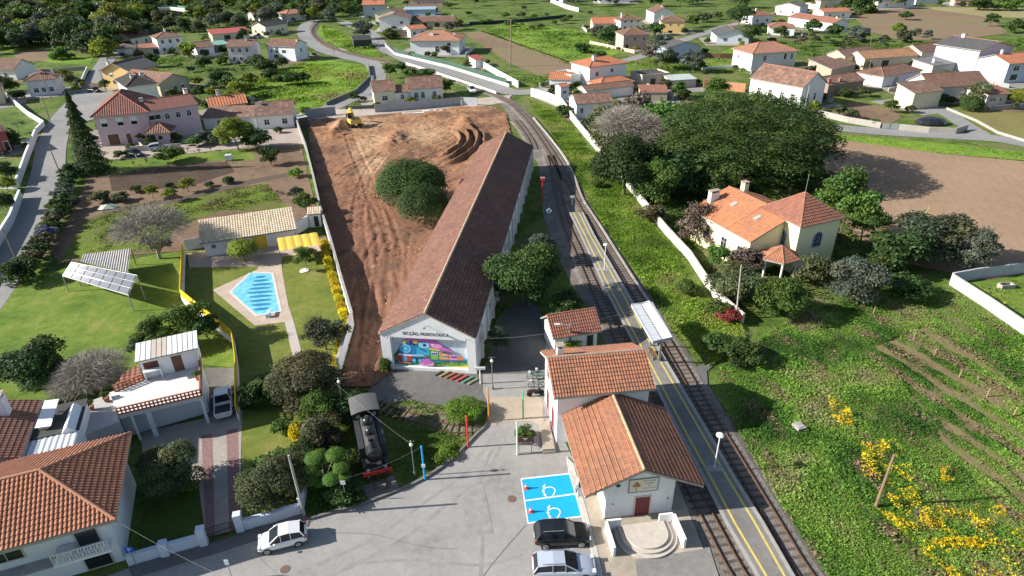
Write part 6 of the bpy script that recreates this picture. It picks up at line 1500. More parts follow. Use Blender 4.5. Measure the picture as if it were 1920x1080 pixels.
house('white_house', 'white two-storey house with brown roof and balcony right of the cream bungalow', (301,102), (348,97), 9, 6.0, 'hip', 1.6, WH, T_BROWN, ww2('f')+w2('r'), [(.5,.5,2.6)], .5)
house('garage_hut', 'grey sheet-roofed shed at the end of the upper left road', (222,105), (258,102), 9, 2.6, 'hip', 1.0, (.5,.5,.5), T_GREY, [('f',.6,.1,2.2,2.0,'garage',WHITE,WHITE)], [], .3, 'shed')
house('orange_shed', 'small shed with reddish roof below the white two-storey house', (262,104), (308,101), 6, 2.6, 'shed', .8, BGE, T_RED, [('f',.7,.1,2,2,'garage',WHITE,DARK)], [], .3, 'shed')
house('grey_house', 'small grey-white house with brown roof left of the green-roofed hut', (372,106), (404,102), 9, 3.2, 'x', 1.4, WH, T_BROWN, [('f',.3,.9,.9,1.0),('f',.6,.05,.9,2.0,'door',WHITE,DARK)], [], .4)
house('green_roofed_hut', 'hut with flat green metal roof beside the grey house', (406,99), (433,96), 9, 2.8, 'shed', .4, (.25,.25,.25), PM('green_sheet', (.20,.36,.28), .5, .15, 1), [('f',.5,.05,3,2,'garage',DARK,DARK)], [], .4, 'hut')
house('red_roofed_hall', 'long cream hall with bright red sheet roof in the upper left', (400,78), (468,72), 8, 3.0, 'shed', 1.0, CRM, PM('red_sheet', (.42,.09,.07), .5, .15, 1), row('f',.5,2.4,1.6,(.4,.75),'garage',DARK,DARK), [], .5, 'hall')
house('pale_pink_house', 'pale pink two-storey house with brown roof and balconies left of the meadow', (432,119), (477,118), 9, 5.8, 'x', 1.6, (.70,.60,.66), T_BROWN, ww2('f'), [(.7,.4,2.2)], .4)
house('white_house', 'bright white house with dark brown roof at the upper edge of the meadow', (505,113), (556,115), 8, 5.2, 'x', 1.7, (.72,.75,.80), T_BROWN, [('f',.15,2.8,.8,1.0),('f',.35,2.8,1.2,1.8),('f',.6,2.8,1.6,1.0),('f',.3,.1,2.0,2.0,'garage',WHITE,DARK),('r',.5,2.8,1.0,1.2)], [(.95,.4,1.6)], .4)
house('solar_house', 'cream house with dark solar roof left of the railway bend', (500,67), (541,60), 9, 4.0, 'x', 1.7, CRM, T_BLACK, w2('f')+w2('l'), [(.3,.8,2.6)], .4)
house('bend_house', 'house with salmon roof beyond the railway bend', (540,41), (580,36), 10, 3.8, 'hip', 1.6, WH, T_SALMON, w2('f'), [], .5)
house('bend_annex', 'small annex with red roof right of the salmon-roofed house', (583,36), (598,34), 7, 3.0, 'shed', .8, WH, T_RED, w2('f'), [], .3, 'annex')
house('left_bend_house', 'pale house with brown roof left of the salmon-roofed house', (478,42), (500,40), 9, 3.6, 'x', 1.4, CRM, T_BROWN, w2('f'), [(.9,.3,2.2)], .4)
house('blue_grey_house', 'tall blue-grey house with orange roof at the top of the photo', (683,34), (722,33), 10, 6.8, 'x', 1.8, (.42,.47,.55), T_ORG, [('f',.5,4,1.1,1.3),('l',.5,3.6,4,2.2,'win',WHITE,DARK)], [(.4,.4,2.6)], .5)
house('gable_house', 'cream house with broad brown gable roof right of the blue-grey house', (705,44), (752,44), 11, 5.0, 'y', 2.0, CRM, T_BROWN, w2('f'), [(.5,.2,2.8)], .5)
house('white_gable_house', 'white house with grey-brown gable roof above the farm hut', (713,57), (768,56), 12, 5.4, 'y', 1.6, WH, T_OLD, [('f',.75,2.8,1.3,1.1)], [], .5)
house('brick_base_annex', 'low brick-walled annex with flat roof under the white gable house', (722,70), (771,68), 4, 2.6, 'flat', 1, (.42,.30,.22), CONC, [('f',.8,1.2,.9,.9)], [], .2, 'annex')
house('blue_long_shed', 'long blue shed in the far middle', (757,30), (816,29), 9, 3.2, 'shed', .6, BLU, PM('blue_sheet', (.30,.40,.50), .5, .15, 1), [], [], .3, 'shed')
house('long_tiled_barn', 'long barn with brown tile roof behind the salmon-roofed villa', (772,52), (852,51), 9, 2.9, 'x', 1.5, BGE, T_BROWN, row('f',.4,2.2,1.6,(.3,.6,.85),'garage',DARK,DARK), [(.95,.5,2.4)], .5, 'barn')
house('salmon_villa', 'modern white villa with broad salmon hip roof, solar panel and chimneys', (771,103), (861,103), 14, 5.4, 'hip', 2.4, WH, T_SALMON, [('f',.55,1.0,1.5,2.0),('f',.8,3.2,1.3,1.2),('f',.78,.9,1.5,2.0),('r',.4,3.0,1.1,1.2),('r',.7,.8,1.1,1.2),('l',.5,1,2.4,2.0)], [(.42,.25,2.2,1.2,1.0),(.86,.45,1.6)], .8)
house('orange_annex', 'small annex with vivid orange roof left of the salmon villa', (770,70), (800,67), 8, 3.2, 'x', 1.3, WH, T_ORG, w2('f'), [], .4, 'annex')
house('track_cottage', 'left part of the old white railway cottage with brown tiles and chimney', (703,196), (743,193), 8, 3.4, 'x', 1.9, CRM, T_OLD, [('f',.5,.9,1.4,1.2)], [(.08,.7,2.7)], .3, ps=.6, pt=.6)
house('track_cottage', 'low middle part of the old white railway cottage', (743,193), (768,191), 6, 2.7, 'x', 1.3, WH, T_OLD, [('f',.5,.9,.9,1.2)], [], .25, ps=.6, pt=.6)
house('track_cottage', 'right and largest part of the old white railway cottage', (769,191), (831,187), 8.5, 3.5, 'x', 2.2, WH, T_OLD, row('f',.9,.9,1.5,(.2,.4,.75),'win',WHITE,DARK), [], .35, ps=.6, pt=.6)
house('corrugated_hut', 'black corrugated farm hut on the meadow by the curve', (664,90), (698,88), 7, 3.0, 'shed', .7, (.05,.05,.05), PM('black_sheet', (.035,.035,.035), .7, .2, 1), [], [], .2, 'hut')
house('gate_shed', 'small white shed with red roof at the corner of the long white wall', (892,127), (906,125), 4, 2.6, 'shed', .7, WH, PM('red_sheet', (.42,.09,.07), .5, .15, 1), [], [], .4, 'shed')
# --- right middle
house('crossing_house', 'white single-storey house with salmon roof inside the white wall at the level crossing', (1030,171), (1069,172), 8, 3.4, 'x', 1.2, WH, T_ORG, [('f',.7,.8,1.4,1.3),('f',.3,.9,.9,1.1)], [], .3, ps=.6, pt=.6)
house('white_cube', 'white flat-roofed cube right of the single-storey crossing house', (1070,170), (1093,165), 7, 4.0, 'flat', 1, WH, CONC, [('f',.4,1,1.2,1.2)], [], .2, 'house')
house('two_storey_house', 'tall white two-storey house with bright orange roof and chimney', (1104,170), (1172,160), 9, 6.6, 'hip', 1.5, WH, T_ORG, [('f',.2,3.8,1.0,1.2),('f',.6,4.4,.9,.9),('l',.5,3.8,1,1.2)], [(.25,.3,2.2,.9,.7)], .5, ps=.6, pt=.6)
house('solar_annex', 'low white annex with orange roof and solar collector in front of the two-storey house', (1125,181), (1186,172), 6, 3.0, 'hip', 1.2, LIL, T_ORG, [('f',.6,.9,1.4,1.2)], [], .4, 'annex', ps=.6, pt=.6)
house('long_low_house', 'long low white house with brown tile roof below the orange annex', (1099,188), (1187,178), 5, 2.5, 'x', .9, WH, T_BROWN, [('f',.2,.8,1.0,1.0)], [], .3)
house('wall_shed', 'white shed with grey weathered roof against the long white wall', (1080,223), (1148,219), 7, 3.6, 'x', 1.5, WH, T_OLD, [('f',.15,1.4,.7,1.1,'win',WHITE,DARK)], [], .2, 'shed')
house('gatehouse', 'tiny white gatehouse with red tile cap on the white wall', (1051,189), (1066,187), 3, 3.6, 'x', .5, LIL, T_ORG, [('f',.5,1.8,1.0,.7,'win',WHITE,DARK)], [], .2, 'gatehouse')
house('pink_farmhouse', 'old pink farmhouse with brown hip roof in the green fields', (1168,94), (1215,92), 10, 5.4, 'hip', 1.9, (.52,.34,.29), T_BROWN, [('f',.15,3.2,.9,1.2),('f',.45,3.2,1.0,1.4),('f',.8,3.2,.9,1.2),('f',.15,.1,1.2,2.0,'door',WHITE,DARK)], [], .4)
house('white_farmhouse', 'white farmhouse with brown hip roof behind the pink farmhouse', (1163,60), (1203,58), 9, 4.8, 'hip', 1.7, WH, T_BROWN, ww2('f'), [(.2,.5,2.6)], .4)
house('orange_roofed_barn', 'barn with orange and brown roof left of the white farmhouse', (1112,58), (1163,57), 10, 3.2, 'x', 2.0, (.6,.48,.42), T_ORG, [('f',.3,.2,1.4,1.8,'garage',DARK,DARK)], [], .4, 'barn')
house('white_gable_farm', 'white gable-fronted house with brown roof near the far lane', (1225,44), (1262,43), 14, 5.0, 'y', 2.0, WH, T_BROWN, [('f',.5,1,1,1.2)], [(.5,.3,2.6)], .4)
house('mustard_house', 'mustard-yellow cube house with brown pyramid roof and chimney', (1238,62), (1281,62), 9, 5.0, 'hip', 1.5, YLW, T_BROWN, [('f',.4,3,.8,1.0),('f',.75,3,.8,1.0)], [(.05,.3,2.0)], .4)
house('black_roofed_bungalow', 'white bungalow with black gable roof beside the far lane', (1342,82), (1403,82), 13, 3.4, 'y', 2.0, (.66,.72,.80), T_GREY, [('f',.28,1.0,1.4,1.1,'win',WHITE,DARK),('f',.72,1.0,1.4,1.1,'win',WHITE,DARK)], [], .6)
house('blue_grey_bungalow', 'blue-grey house with dark gable roof among grey trees', (1250,112), (1312,108), 12, 4.0, 'y', 1.8, (.42,.50,.62), T_GREY, [('f',.3,1.2,1.4,1.1),('f',.7,1.2,1.4,1.1)], [], .6)
house('grey_stone_house', 'two-storey white and grey house with salmon pyramid roof', (1407,134), (1488,128), 11, 5.6, 'hip', 2.2, (.56,.57,.60), T_SALMON, [('f',.28,3.0,1.0,1.6),('f',.75,3.0,1.0,1.8,'door',WHITE,DARK),('f',.9,3.0,.9,1.8),('l',.3,3,.9,1.2)], [], .6)
cx_ = house('arched_window_house', 'large white house with long mottled tile roof and arched windows', (1402,186), (1497,206), 10, 5.6, 'x', 2.9, WH, T_OLD, row('f',1.6,1.0,1.9,(.2,.42,.65,.85))+row('r',1.6,.8,1.8,(.3,.6)), [], .35, ps=.7, pt=.7)
house('brick_ruin', 'half-ruined brick outbuilding with patchy tile roof and two brick chimneys', (1549,182), (1615,172), 7, 3.2, 'x', 1.4, (.30,.22,.17), T_OLD, [('f',.5,.2,1.2,1.6,'door',WOOD,DARK)], [(.05,.1,1.2,.8,.6,PM('brick_chimney', (.36,.15,.09), .9, .3, 5)),(.35,.1,.9,.7,.6,PM('brick_chimney', (.36,.15,.09), .9, .3, 5))], .3, 'ruin', ps=.7, pt=.7)
house('stone_hut', 'small stone hut with tile roof above the brick ruin', (1541,139), (1570,131), 5, 2.8, 'shed', 1.0, (.40,.34,.27), T_OLD, [], [], .3, 'hut')
house('stone_hut', 'second stone hut with tile roof just below the first hut', (1556,148), (1600,138), 5, 2.8, 'shed', 1.2, (.40,.33,.24), T_OLD, [], [], .3, 'hut')
house('farm_barn', 'brown-tiled barn end behind the two stone huts', (1580,128), (1640,120), 7, 3.6, 'x', 1.6, (.55,.45,.30), T_OLD, [('l',.5,1.2,.8,1.2)], [], .3, 'barn')
house('long_farm_barn', 'long barn with orange-streaked tile roof in the farmyard', (1617,131), (1716,124), 8, 3.4, 'x', 1.7, (.62,.55,.42), tilem('streaked_tiles', [(.30,.16,.10),(.44,.22,.08),(.25,.15,.10)], (.10,.09,.07), .7, True), [('f',.4,.2,2.2,2.2,'garage',WOOD,DARK)], [], .3, 'barn')
house('polygon_house', 'low white house with broad brown hip roof and grey double doors', (1652,164), (1722,151), 8, 3.0, 'hip', 1.5, LIL, T_BROWN, [('f',.35,.1,2.4,2.2,'garage',WHITE,GREY)], [], .4)
house('farmhouse_wing', 'cream left wing of the big farmhouse facing the garden', (1673,197), (1707,206), 9, 4.0, 'shedr', 1.4, (.70,.60,.44), T_OLD, [], [], .3, 'house')
house('big_farmhouse', 'big farmhouse with long brown tile roof and white shutters', (1738,191), (1843,186), 9, 3.8, 'x', 2.4, (.56,.54,.50), T_BROWN, [('f',.2,1.2,1.2,1.2,'half',SHUT),('f',.6,1.2,1.2,1.2,'half',SHUT)], [], .4)
house('cream_barn', 'cream gabled barn with brown roof left of the tall blue-grey house', (1722,124), (1778,116), 8, 4.2, 'x', 1.8, (.62,.54,.40), T_BROWN, [], [], .3, 'barn')
house('tall_grey_roof_house', 'tall pale blue house with dark grey gable roof', (1823,142), (1884,134), 14, 7.4, 'y', 1.8, (.50,.56,.66), T_GREY, [('f',.35,4.2,2.0,1.4,'half',SHUT)], [(.5,.8,2.6,1.0,1.0)], .7)
house('low_grey_lean_to', 'grey-roofed lean-to in front of the tall blue house', (1745,141), (1800,134), 7, 2.8, 'shed', .8, (.45,.43,.40), PM('grey_sheet', (.16,.16,.16), .7, .2, 1), [], [(.2,.3,1.4)], .3, 'lean-to')
house('right_edge_house', 'long pale blue house with orange roof cut by the right edge', (1880,157), (1985,148), 10, 5.6, 'x', 1.6, (.46,.52,.62), T_ORG, row('f',3.4,2.0,1.3,(.15,.4,.65))+row('f',.8,2.6,1.6,(.15,.5),'garage',WHITE,DARK), [(.1,.5,2.6)], .5)
house('pink_roofed_shed', 'small cream shed with pinkish roof and white pot chimneys at the farm garden', (1846,199), (1884,196), 8, 2.8, 'x', 1.0, (.52,.50,.46), T_RED, [('f',.7,1,.8,.8)], [(.1,.3,1.6,.6,.6)], .4, 'shed')
house('mottled_roof_house', 'white house with lichen-mottled grey roof near the top right', (1452,27), (1497,30), 11, 4.4, 'y', 1.6, WH, T_GREY, w2('f'), [], .5)
house('long_white_barn', 'long white barn with red-brown roof and white gable below the mottled roof', (1476,47), (1558,60), 9, 3.6, 'x', 1.5, WH, T_RED, [('f',.5,.5,1.4,1.6)], [(.9,.5,2.0)], .4, 'barn')
house('orange_gable_house', 'white gabled house with bright orange roof right of the long barn', (1542,36), (1592,34), 9, 3.2, 'x', 1.3, WH, T_ORG, w2('f'), [], .4)
house('brown_roof_cottage', 'white cottage with red-brown roof left of the long barn', (1440,66), (1488,67), 8, 3.4, 'hip', 1.3, WH, T_RED, w2('f'), [], .4)
house('dark_shade_house', 'brown-roofed white house beside the big dark tree in the far right middle', (1410,46), (1446,44), 9, 4.0, 'hip', 1.6, WH, T_RED, w2('f'), [(.4,.5,2.4)], .5)
house('far_white_house', 'white house with red-brown roof at the top edge right of centre', (1644,16), (1712,13), 10, 4.0, 'x', 1.5, WH, T_BROWN, w2('f'), [], .4)
house('far_grey_block', 'pale grey block at the top edge on the right', (1716,9), (1756,8), 9, 3.6, 'flat', 1, (.6,.62,.66), CONC, [], [], .2, 'shed')
house('far_pink_hut', 'small pinkish hut at the top edge on the right', (1788,11), (1816,11), 6, 3.0, 'shed', .5, (.5,.34,.28), T_RED, [('f',.6,.2,2,2,'garage',DARK,DARK)], [], .3, 'hut')
house('far_yellow_house', 'cream house at the top edge right of the mottled roof', (1536,18), (1582,14), 10, 4.6, 'hip', 1.5, CRM, T_BROWN, w2('f'), [], .4)
house('far_hall', 'long white hall with pinkish roof at the top edge of the middle', (1125,6), (1180,5), 12, 4.0, 'x', 1.5, WH, T_SALMON, row('f',.8,2,1.6,(.3,.6)), [], .4, 'hall')
house('far_blue_shed', 'low pale blue shed at the top edge left of the long white hall', (1055,5), (1082,4), 9, 3.5, 'shed', .6, (.5,.58,.68), CONC, [], [], .3, 'shed')
house('far_middle_house', 'pinkish farm building at the top edge above the salmon villa', (770,11), (830,10), 10, 4, 'x', 1.5, (.55,.38,.32), T_BROWN, w2('f'), [], .4)
# roadside garden walls, fences
WW_ = wallm((.76,.76,.75), .3); GW = wallm((.36,.345,.32), .5); BW = wallm((.56,.62,.72), .2); RW = wallm((.36,.335,.30), .6)
wall('site_wall', 'grey concrete garden wall along the left side of the building site', 'wall', [(556,232),(575,285),(590,345),(603,404)], 1.7, .2, GW, .06)
wall('pool_wall', 'white wall with coping between pool garden and building site', 'wall', [(603,406),(622,465),(641,535),(663,612),(637,702)], 1.9, .22, WW_, .07, CONC)
wall('pool_back_wall', 'low white wall left of the pool house', 'wall', [(349,470),(388,462)], 1.7, .18, WW_)
wall('pool_back_wall', 'white wall between pool house and tiny garden store', 'wall', [(554,440),(582,424)], 1.9, .18, WW_)
yf = wall('yellow_fence', 'white wall with yellow metal fence along the lawn side of the pool garden', 'fence', [(347,478),(344,567),(440,646),(447,694),(449,790)], .9, .18, WW_)
P_ = [g(*q)-Vector(yf.location) for q in [(347,478),(344,567),(440,646),(447,694),(449,790)]]
wallmesh(P_, 1.95, .08, None, .903).build('fence_panel', YEL, yf)
wall('road_wall', 'long white wall along the left road, upper part', 'wall', [(70,255),(52,302),(36,350)], 1.6, .25, WW_, .06)
wall('road_wall', 'long white wall along the left road, lower part', 'wall', [(42,372),(24,420),(-6,470),(-60,560)], 1.6, .25, WW_, .06)
wall('gate_wall', 'short white wall at the garden entrance on the left road', 'wall', [(-30,352),(34,354)], 1.3, .25, WW_, .06)
wall('road_wall', 'white wall beside the palm garden above the left road', 'wall', [(70,250),(84,236),(52,216),(8,178)], 1.2, .25, WW_, .06)
wall('crossing_wall', 'tall bright white wall curving along the railway embankment', 'wall', [(996,180),(1030,190),(1052,200)], [2.2,2.2,2.2], .25, WW_)
wall('embankment_wall', 'low white-grey wall along the top of the green embankment', 'wall', [(1052,200),(1072,225),(1094,252),(1118,280),(1165,335),(1212,394),(1250,440),(1292,486),(1340,560),(1392,606)], [2.4,1.7,1.5,1.4,1.3,1.3,1.3,1.3,1.3,1.3], .3, wallm((.62,.58,.50), .6), None)
wall('plot_wall', 'long pale concrete wall of the grass plot at the right edge', 'wall', [(1781,533),(1850,578),(1930,634),(2010,690)], 1.5, .22, wallm((.44,.42,.39), .6))
wall('plot_wall', 'upper blue-white wall of the grass plot at the right edge', 'wall', [(1781,531),(1830,522),(1930,510),(2020,500)], 1.5, .22, wallm((.44,.46,.5), .5))
wall('lane_wall', 'long grey stone wall along the upper right road', 'wall', [(1533,216),(1590,230),(1650,240)], 1.3, .3, RW)
wall('lane_wall', 'curved grey stone wall at the bend of the upper right road', 'wall', [(1684,243),(1740,249),(1790,251),(1812,244)], 1.3, .3, RW)
gt = g(1652,241); e = empty('metal_gate', 'grey metal gate in the stone wall of the upper right road', 'gate', gt, math.atan2((g(1684,243)-gt).y, (g(1684,243)-gt).x)); lg_ = (g(1684,243)-gt).length
for i in range(2): MB().box(.1+i*lg_/2,-.05,.1,lg_/2-.1+i*lg_/2,.05,1.3).build('gate_leaf', GREY, e)
wall('farm_lane_kerb', 'low stone edging wall of the dry grass plot by the farm lane', 'wall', [(1775,205),(1830,228),(1870,250),(1960,278)], .5, .3, RW)
fw = wall('garden_wall', 'low blue-white garden wall of the villa beside the iron gate', 'wall', [(242,1060),(310,1040),(382,1020)], 1.0, .22, BW, .05)
wall('garden_wall', 'blue-white garden wall running right from the iron gate to the concrete pole', 'wall', [(452,994),(510,979),(566,962)], 1.0, .22, BW, .05)
wall('garden_wall', 'short end of the blue-white garden wall beside the topiary garden', 'wall', [(566,962),(571,945),(574,920)], 1.5, .22, BW, .05)
for x, y, lab in ((384,1020,'white gate pillar left of the iron gate'),(452,993,'white gate pillar right of the iron gate'),(312,1040,'small white wall pillar left of the gate pillars')):
    p = g(x, y); MB().box(-.28,-.28,-.1,.28,.28,1.75 if 'gate pillar ' in lab and 'small' not in lab else 1.35).build('gate_pillar', BW, None, p, math.radians(15)); o = sorted([o for o in bpy.data.objects if o.name.startswith('gate_pillar')], key=lambda o: o.name)[-1]; tag(o, lab, 'pillar')
ga, gb_ = g(388,1018), g(448,997); e = empty('iron_gate', 'black wrought iron gate at the driveway of the villa', 'gate', ga, math.atan2((gb_-ga).y, (gb_-ga).x)); lg_ = (gb_-ga).length
for k in (0, 1):
    x0, x1 = k*lg_/2+.03, (k+1)*lg_/2-.03; mb = MB()
    for zz in (.12, .75, 1.4): mb.beam((x0,0,zz),(x1,0,zz),.05,.05)
    for i in range(13): xx = x0+(x1-x0)*i/12; mb.beam((xx,0,.12),(xx,0,1.4),.03,.03)
    mb.build('gate_leaf', DARK, e)
wall('road_parapet', 'white wall of the salmon villa along the railway road', 'wall', [(722,86),(741,103),(840,127),(955,163)], .8, .25, wallm((.55,.54,.52), .5), .06)
hd = wall('hedge_fence', 'green mesh fence above the white wall of the railway road', 'fence', [(745,101),(842,124),(950,158)], 1.7, .1, PM('green_mesh', (.05,.11,.08), .9, .3, 2))
wall('track_parapet', 'low white wall between railway road and track', 'wall', [(762,121),(830,143),(890,163),(931,177)], .8, .3, wallm((.60,.58,.55), .5))
wall('field_wall', 'white wall with dark base right of the gate shed', 'wall', [(906,126),(930,140),(972,164)], 1.8, .25, WW_)
wall('meadow_wall', 'dark stone wall along the curved road by the meadow', 'wall', [(691,124),(694,148),(668,174),(612,198)], 1.0, .3, wallm((.16,.15,.14), .3))
wall('meadow_wall', 'low dark wall in front of the railway cottage garden', 'wall', [(648,205),(703,203)], .9, .3, wallm((.16,.15,.14), .3))
for lab, pts, c_ in (('grey sheet hoarding along the top of the building site',[(704,211),(780,205),(864,197)],(.34,.36,.39)),('grey sheet hoarding beside the garden cottage',[(574,221),(630,215)],(.30,.32,.35)),('striped metal hoarding end near the level crossing',[(866,197),(895,198)],(.50,.52,.54))):
    hw_ = wall('hoarding', lab, 'hoarding', pts, 2.1, .08, PM('sheet_hoarding', c_, .5, .12, 1.5)); a_ = g(*pts[0]); b_ = g(*pts[-1]); n_ = int((b_-a_).length/2.4)
    for i in range(n_+1):
        p = a_.lerp(b_, i/max(1,n_))-a_ ; MB().box(p.x-.06,p.y-.22,-.1,p.x+.06,p.y-.1,2.2).build('post', PM('hoarding_post', (.5,.5,.5), .5, .1), hw_)
for x, y, lab in ((873,196,'white plastic tank by the hoarding at the crossing'),(430,301,'white cubic water tank in the vegetable garden')):
    p = g(x, y); e = empty('water_tank', lab, 'tank', p, .2); MB().box(-.6,-.5,.15,.6,.5,1.25).lathe([(.18,1.25),(.18,1.33)], 10).build('body', PM('white_plastic', (.75,.75,.73), .5, .06), e); MB().box(-.65,-.55,0,.65,.55,.148).build('pallet', WOOD, e)
for x, y, l_, lab in ((775,212,5.5,'pale board lying left on the earth by the hoarding'),(810,208,5,'pale board lying right on the earth by the hoarding')):
    p = g(x, y, .15); tag(MB().box(-l_/2,-.6,.0,l_/2,.6,.12).build('board', PM('pale_board', (.6,.6,.58), .8, .1), None, p, math.radians(6)), lab, 'board')
wall('container_wall', 'dark shipping-container-like site hut beside the garden cottage', 'hut', [(559,239),(577,236)], 2.4, 2.4, PM('dark_site_hut', (.05,.055,.06), .6, .2), .08, PM('pale_hut_roof', (.45,.46,.47), .6, .15))
wall('brick_ruin_wall', 'long ruined orange brick wall right of the white cube courtyard', 'wall', [(1318,166),(1350,166),(1397,173)], [2.6,2.0,2.4], .4, PM('raw_brick', (.42,.20,.11), .9, .35, 2))
wall('courtyard_wall', 'pale courtyard wall of the ruined yard', 'wall', [(1213,168),(1240,180),(1262,186)], 1.7, .3, wallm((.62,.55,.46), .5))
house('ruined_shed', 'roofless dark shed in the ruined yard left of the brick wall', (1203,163), (1254,158), 7, 3.0, 'flat', 1, (.50,.42,.34), PM('black_roofing', (.06,.06,.055), .9, .3), [('f',.4,.2,1.4,1.8,'door',WOOD,DARK)], [], .2, 'ruin')
house('sheet_roof_store', 'low store with pale sheet roof in the ruined yard', (1256,166), (1304,163), 5, 2.2, 'shed', .5, (.50,.44,.38), PM('pale_green_sheet', (.45,.50,.47), .6, .2, 1), [], [], .2, 'shed')
house('ruin_shed', 'small shed with rust-red roof below the ruined yard', (1200,190), (1250,190), 5, 2.4, 'shed', .8, (.4,.32,.26), T_RED, [], [], .2, 'shed')
wall('pink_farm_wall', 'pinkish wall around the pink farmhouse', 'wall', [(1106,82),(1150,92),(1190,100)], 1.2, .3, wallm((.50,.38,.30), .4))
wall('far_fence', 'long dark mesh fence crossing the far green fields', 'fence', [(880,47),(970,42),(1062,33)], 1.5, .15, PM('dark_mesh', (.03,.05,.04), .9, .2))
wall('far_white_wall', 'long white parapet wall at the top centre', 'wall', [(1033,4),(1062,16),(1085,22)], 2.0, .4, WW_)
wall('brown_fence', 'dark brown board fence left of the grey stone house', 'fence', [(1312,108),(1350,109),(1390,109)], 1.6, .15, WOOD)
wall('white_balustrade', 'white balustrade left of the grey stone house', 'fence', [(1316,131),(1350,129),(1388,126)], .9, .2, WW_)
wall('left_field_wall', 'grey wall between the upper left meadow and the road', 'wall', [(30,138),(100,135),(160,130)], 1.2, .25, GW)
wall('left_road_wall', 'low white wall with railings on the left of the upper left road', 'wall', [(150,166),(158,148),(165,132)], 1.3, .25, WW_)
br = empty('concrete_viaduct', 'long pale concrete viaduct deck with green railing in the upper left wood', 'bridge', g(285,30))
P_ = [g(*q)-g(285,30) for q in ((285,30),(330,29),(378,36))]
wallmesh(P_, 4.2, 5.5, None, 3.2).build('deck', PM('pale_deck', (.42,.42,.40), .9, .15, .5), br)
wallmesh(offsets(P_, 2.7), 5.3, .12, None, 4.203).build('railing', PM('green_rail', (.05,.16,.10), .7, .1), br); wallmesh(offsets(P_, -2.7), 5.0, .12, None, 4.203).build('railing', WHITE, br)
for p in P_: MB().box(p.x-1,p.y-1.5,-.5,p.x+1,p.y+1.5,3.197).build('pier', CONC, br)
# wooden posts in the weedy field (vineyard stakes)
for i, (x, y, lab) in enumerate(((1637,589,'nearest to the silver shrub'),(1712,638,'second of the row down the weedy field'),(1751,668,'third of the row down the weedy field'),(1798,708,'fourth of the row down the weedy field'),(1850,744,'fifth of the row down the weedy field'),(1900,780,'last and nearest of the row by the right edge'))):
    p = g(x, y); e = empty('vineyard_stake', 'brown wooden stake, '+lab, 'stake', p, 0, 'stakes in the weedy field'); MB().tube((0,0,-.1),(.05,.02,1.0),.07,.06,7).build('shaft', PM('tan_pole', (.33,.20,.12), .9, .25), e)
cr2 = g(1497,805); e = empty('concrete_well_cover', 'small square concrete well in the weeds', 'well', cr2, .3); MB().box(-.45,-.45,-.1,.45,.45,.5).box(-.3,-.3,.503,.3,.3,.56).build('ring', CONC, e)
bl = g(1885,540); e = empty('concrete_planter', 'pale concrete box trough standing on the walled grass plot', 'trough', bl, .1); MB().box(-.9,-.4,0,.9,.4,.12).box(-.9,-.4,.12,-.78,.4,.6).box(.78,-.4,.12,.9,.4,.6).box(-.77,-.4,.12,.77,-.3,.6).box(-.77,.3,.12,.77,.4,.6).build('trough', CONC, e)
bx = g(1885,232); bt = empty('tarp_covered_heap', 'silage heap under a shiny black tarpaulin in the farm garden', 'heap', g(1745,232)); MB().ell((0,0,.3),(3.6,2.6,1.3),12,6).build('tarpaulin', PM('black_plastic', (.02,.022,.025), .25, .3, 2), bt)
# ============================================================ trees and shrubs
T = tree
def shrub(cx, cy, rw, style, mat, label, asp=.8, det='mid', **k): return tree(cx, cy, rw, None, style, mat, label, asp, det, 'shrub', 'shrub', trunk=False, **k)
# building site and museum
T(772,352,60,3.3,'dome','deep','larger rounded dark evergreen dome on the building site', .72, 'xl', 'round_evergreen', trunk=True)
T(794,388,43,2.9,'dome','deep','smaller rounded dark evergreen dome in front of the larger one', .86, 'xl', 'round_evergreen', trunk=True)
T(988,518,68,4.2,'round','deep','big dark green broad-leaved tree beside the museum shed', .95, 'xl')
T(1015,462,30,4.0,'loose','silver','grey-green tree top behind the big tree beside the museum shed', .9, 'mid')
T(1062,572,30,2.2,'shrub','dark','dark shrub beside the small outbuilding near the tracks', .9, 'mid')
T(1040,600,16,1.6,'shrub','mid','bush at the far wall of the small outbuilding', .9, 'lo')
T(934,640,24,2.6,'loose','olive','thin olive-green tree at the museum shed corner', 1.2, 'mid')
shrub(1072,655,24,'shrub','lime','yellow-green bush between station house and outbuilding', .8)
shrub(722,685,12,'column','mid','climbing plant on the left pier of the museum shed', 1.3, 'lo')
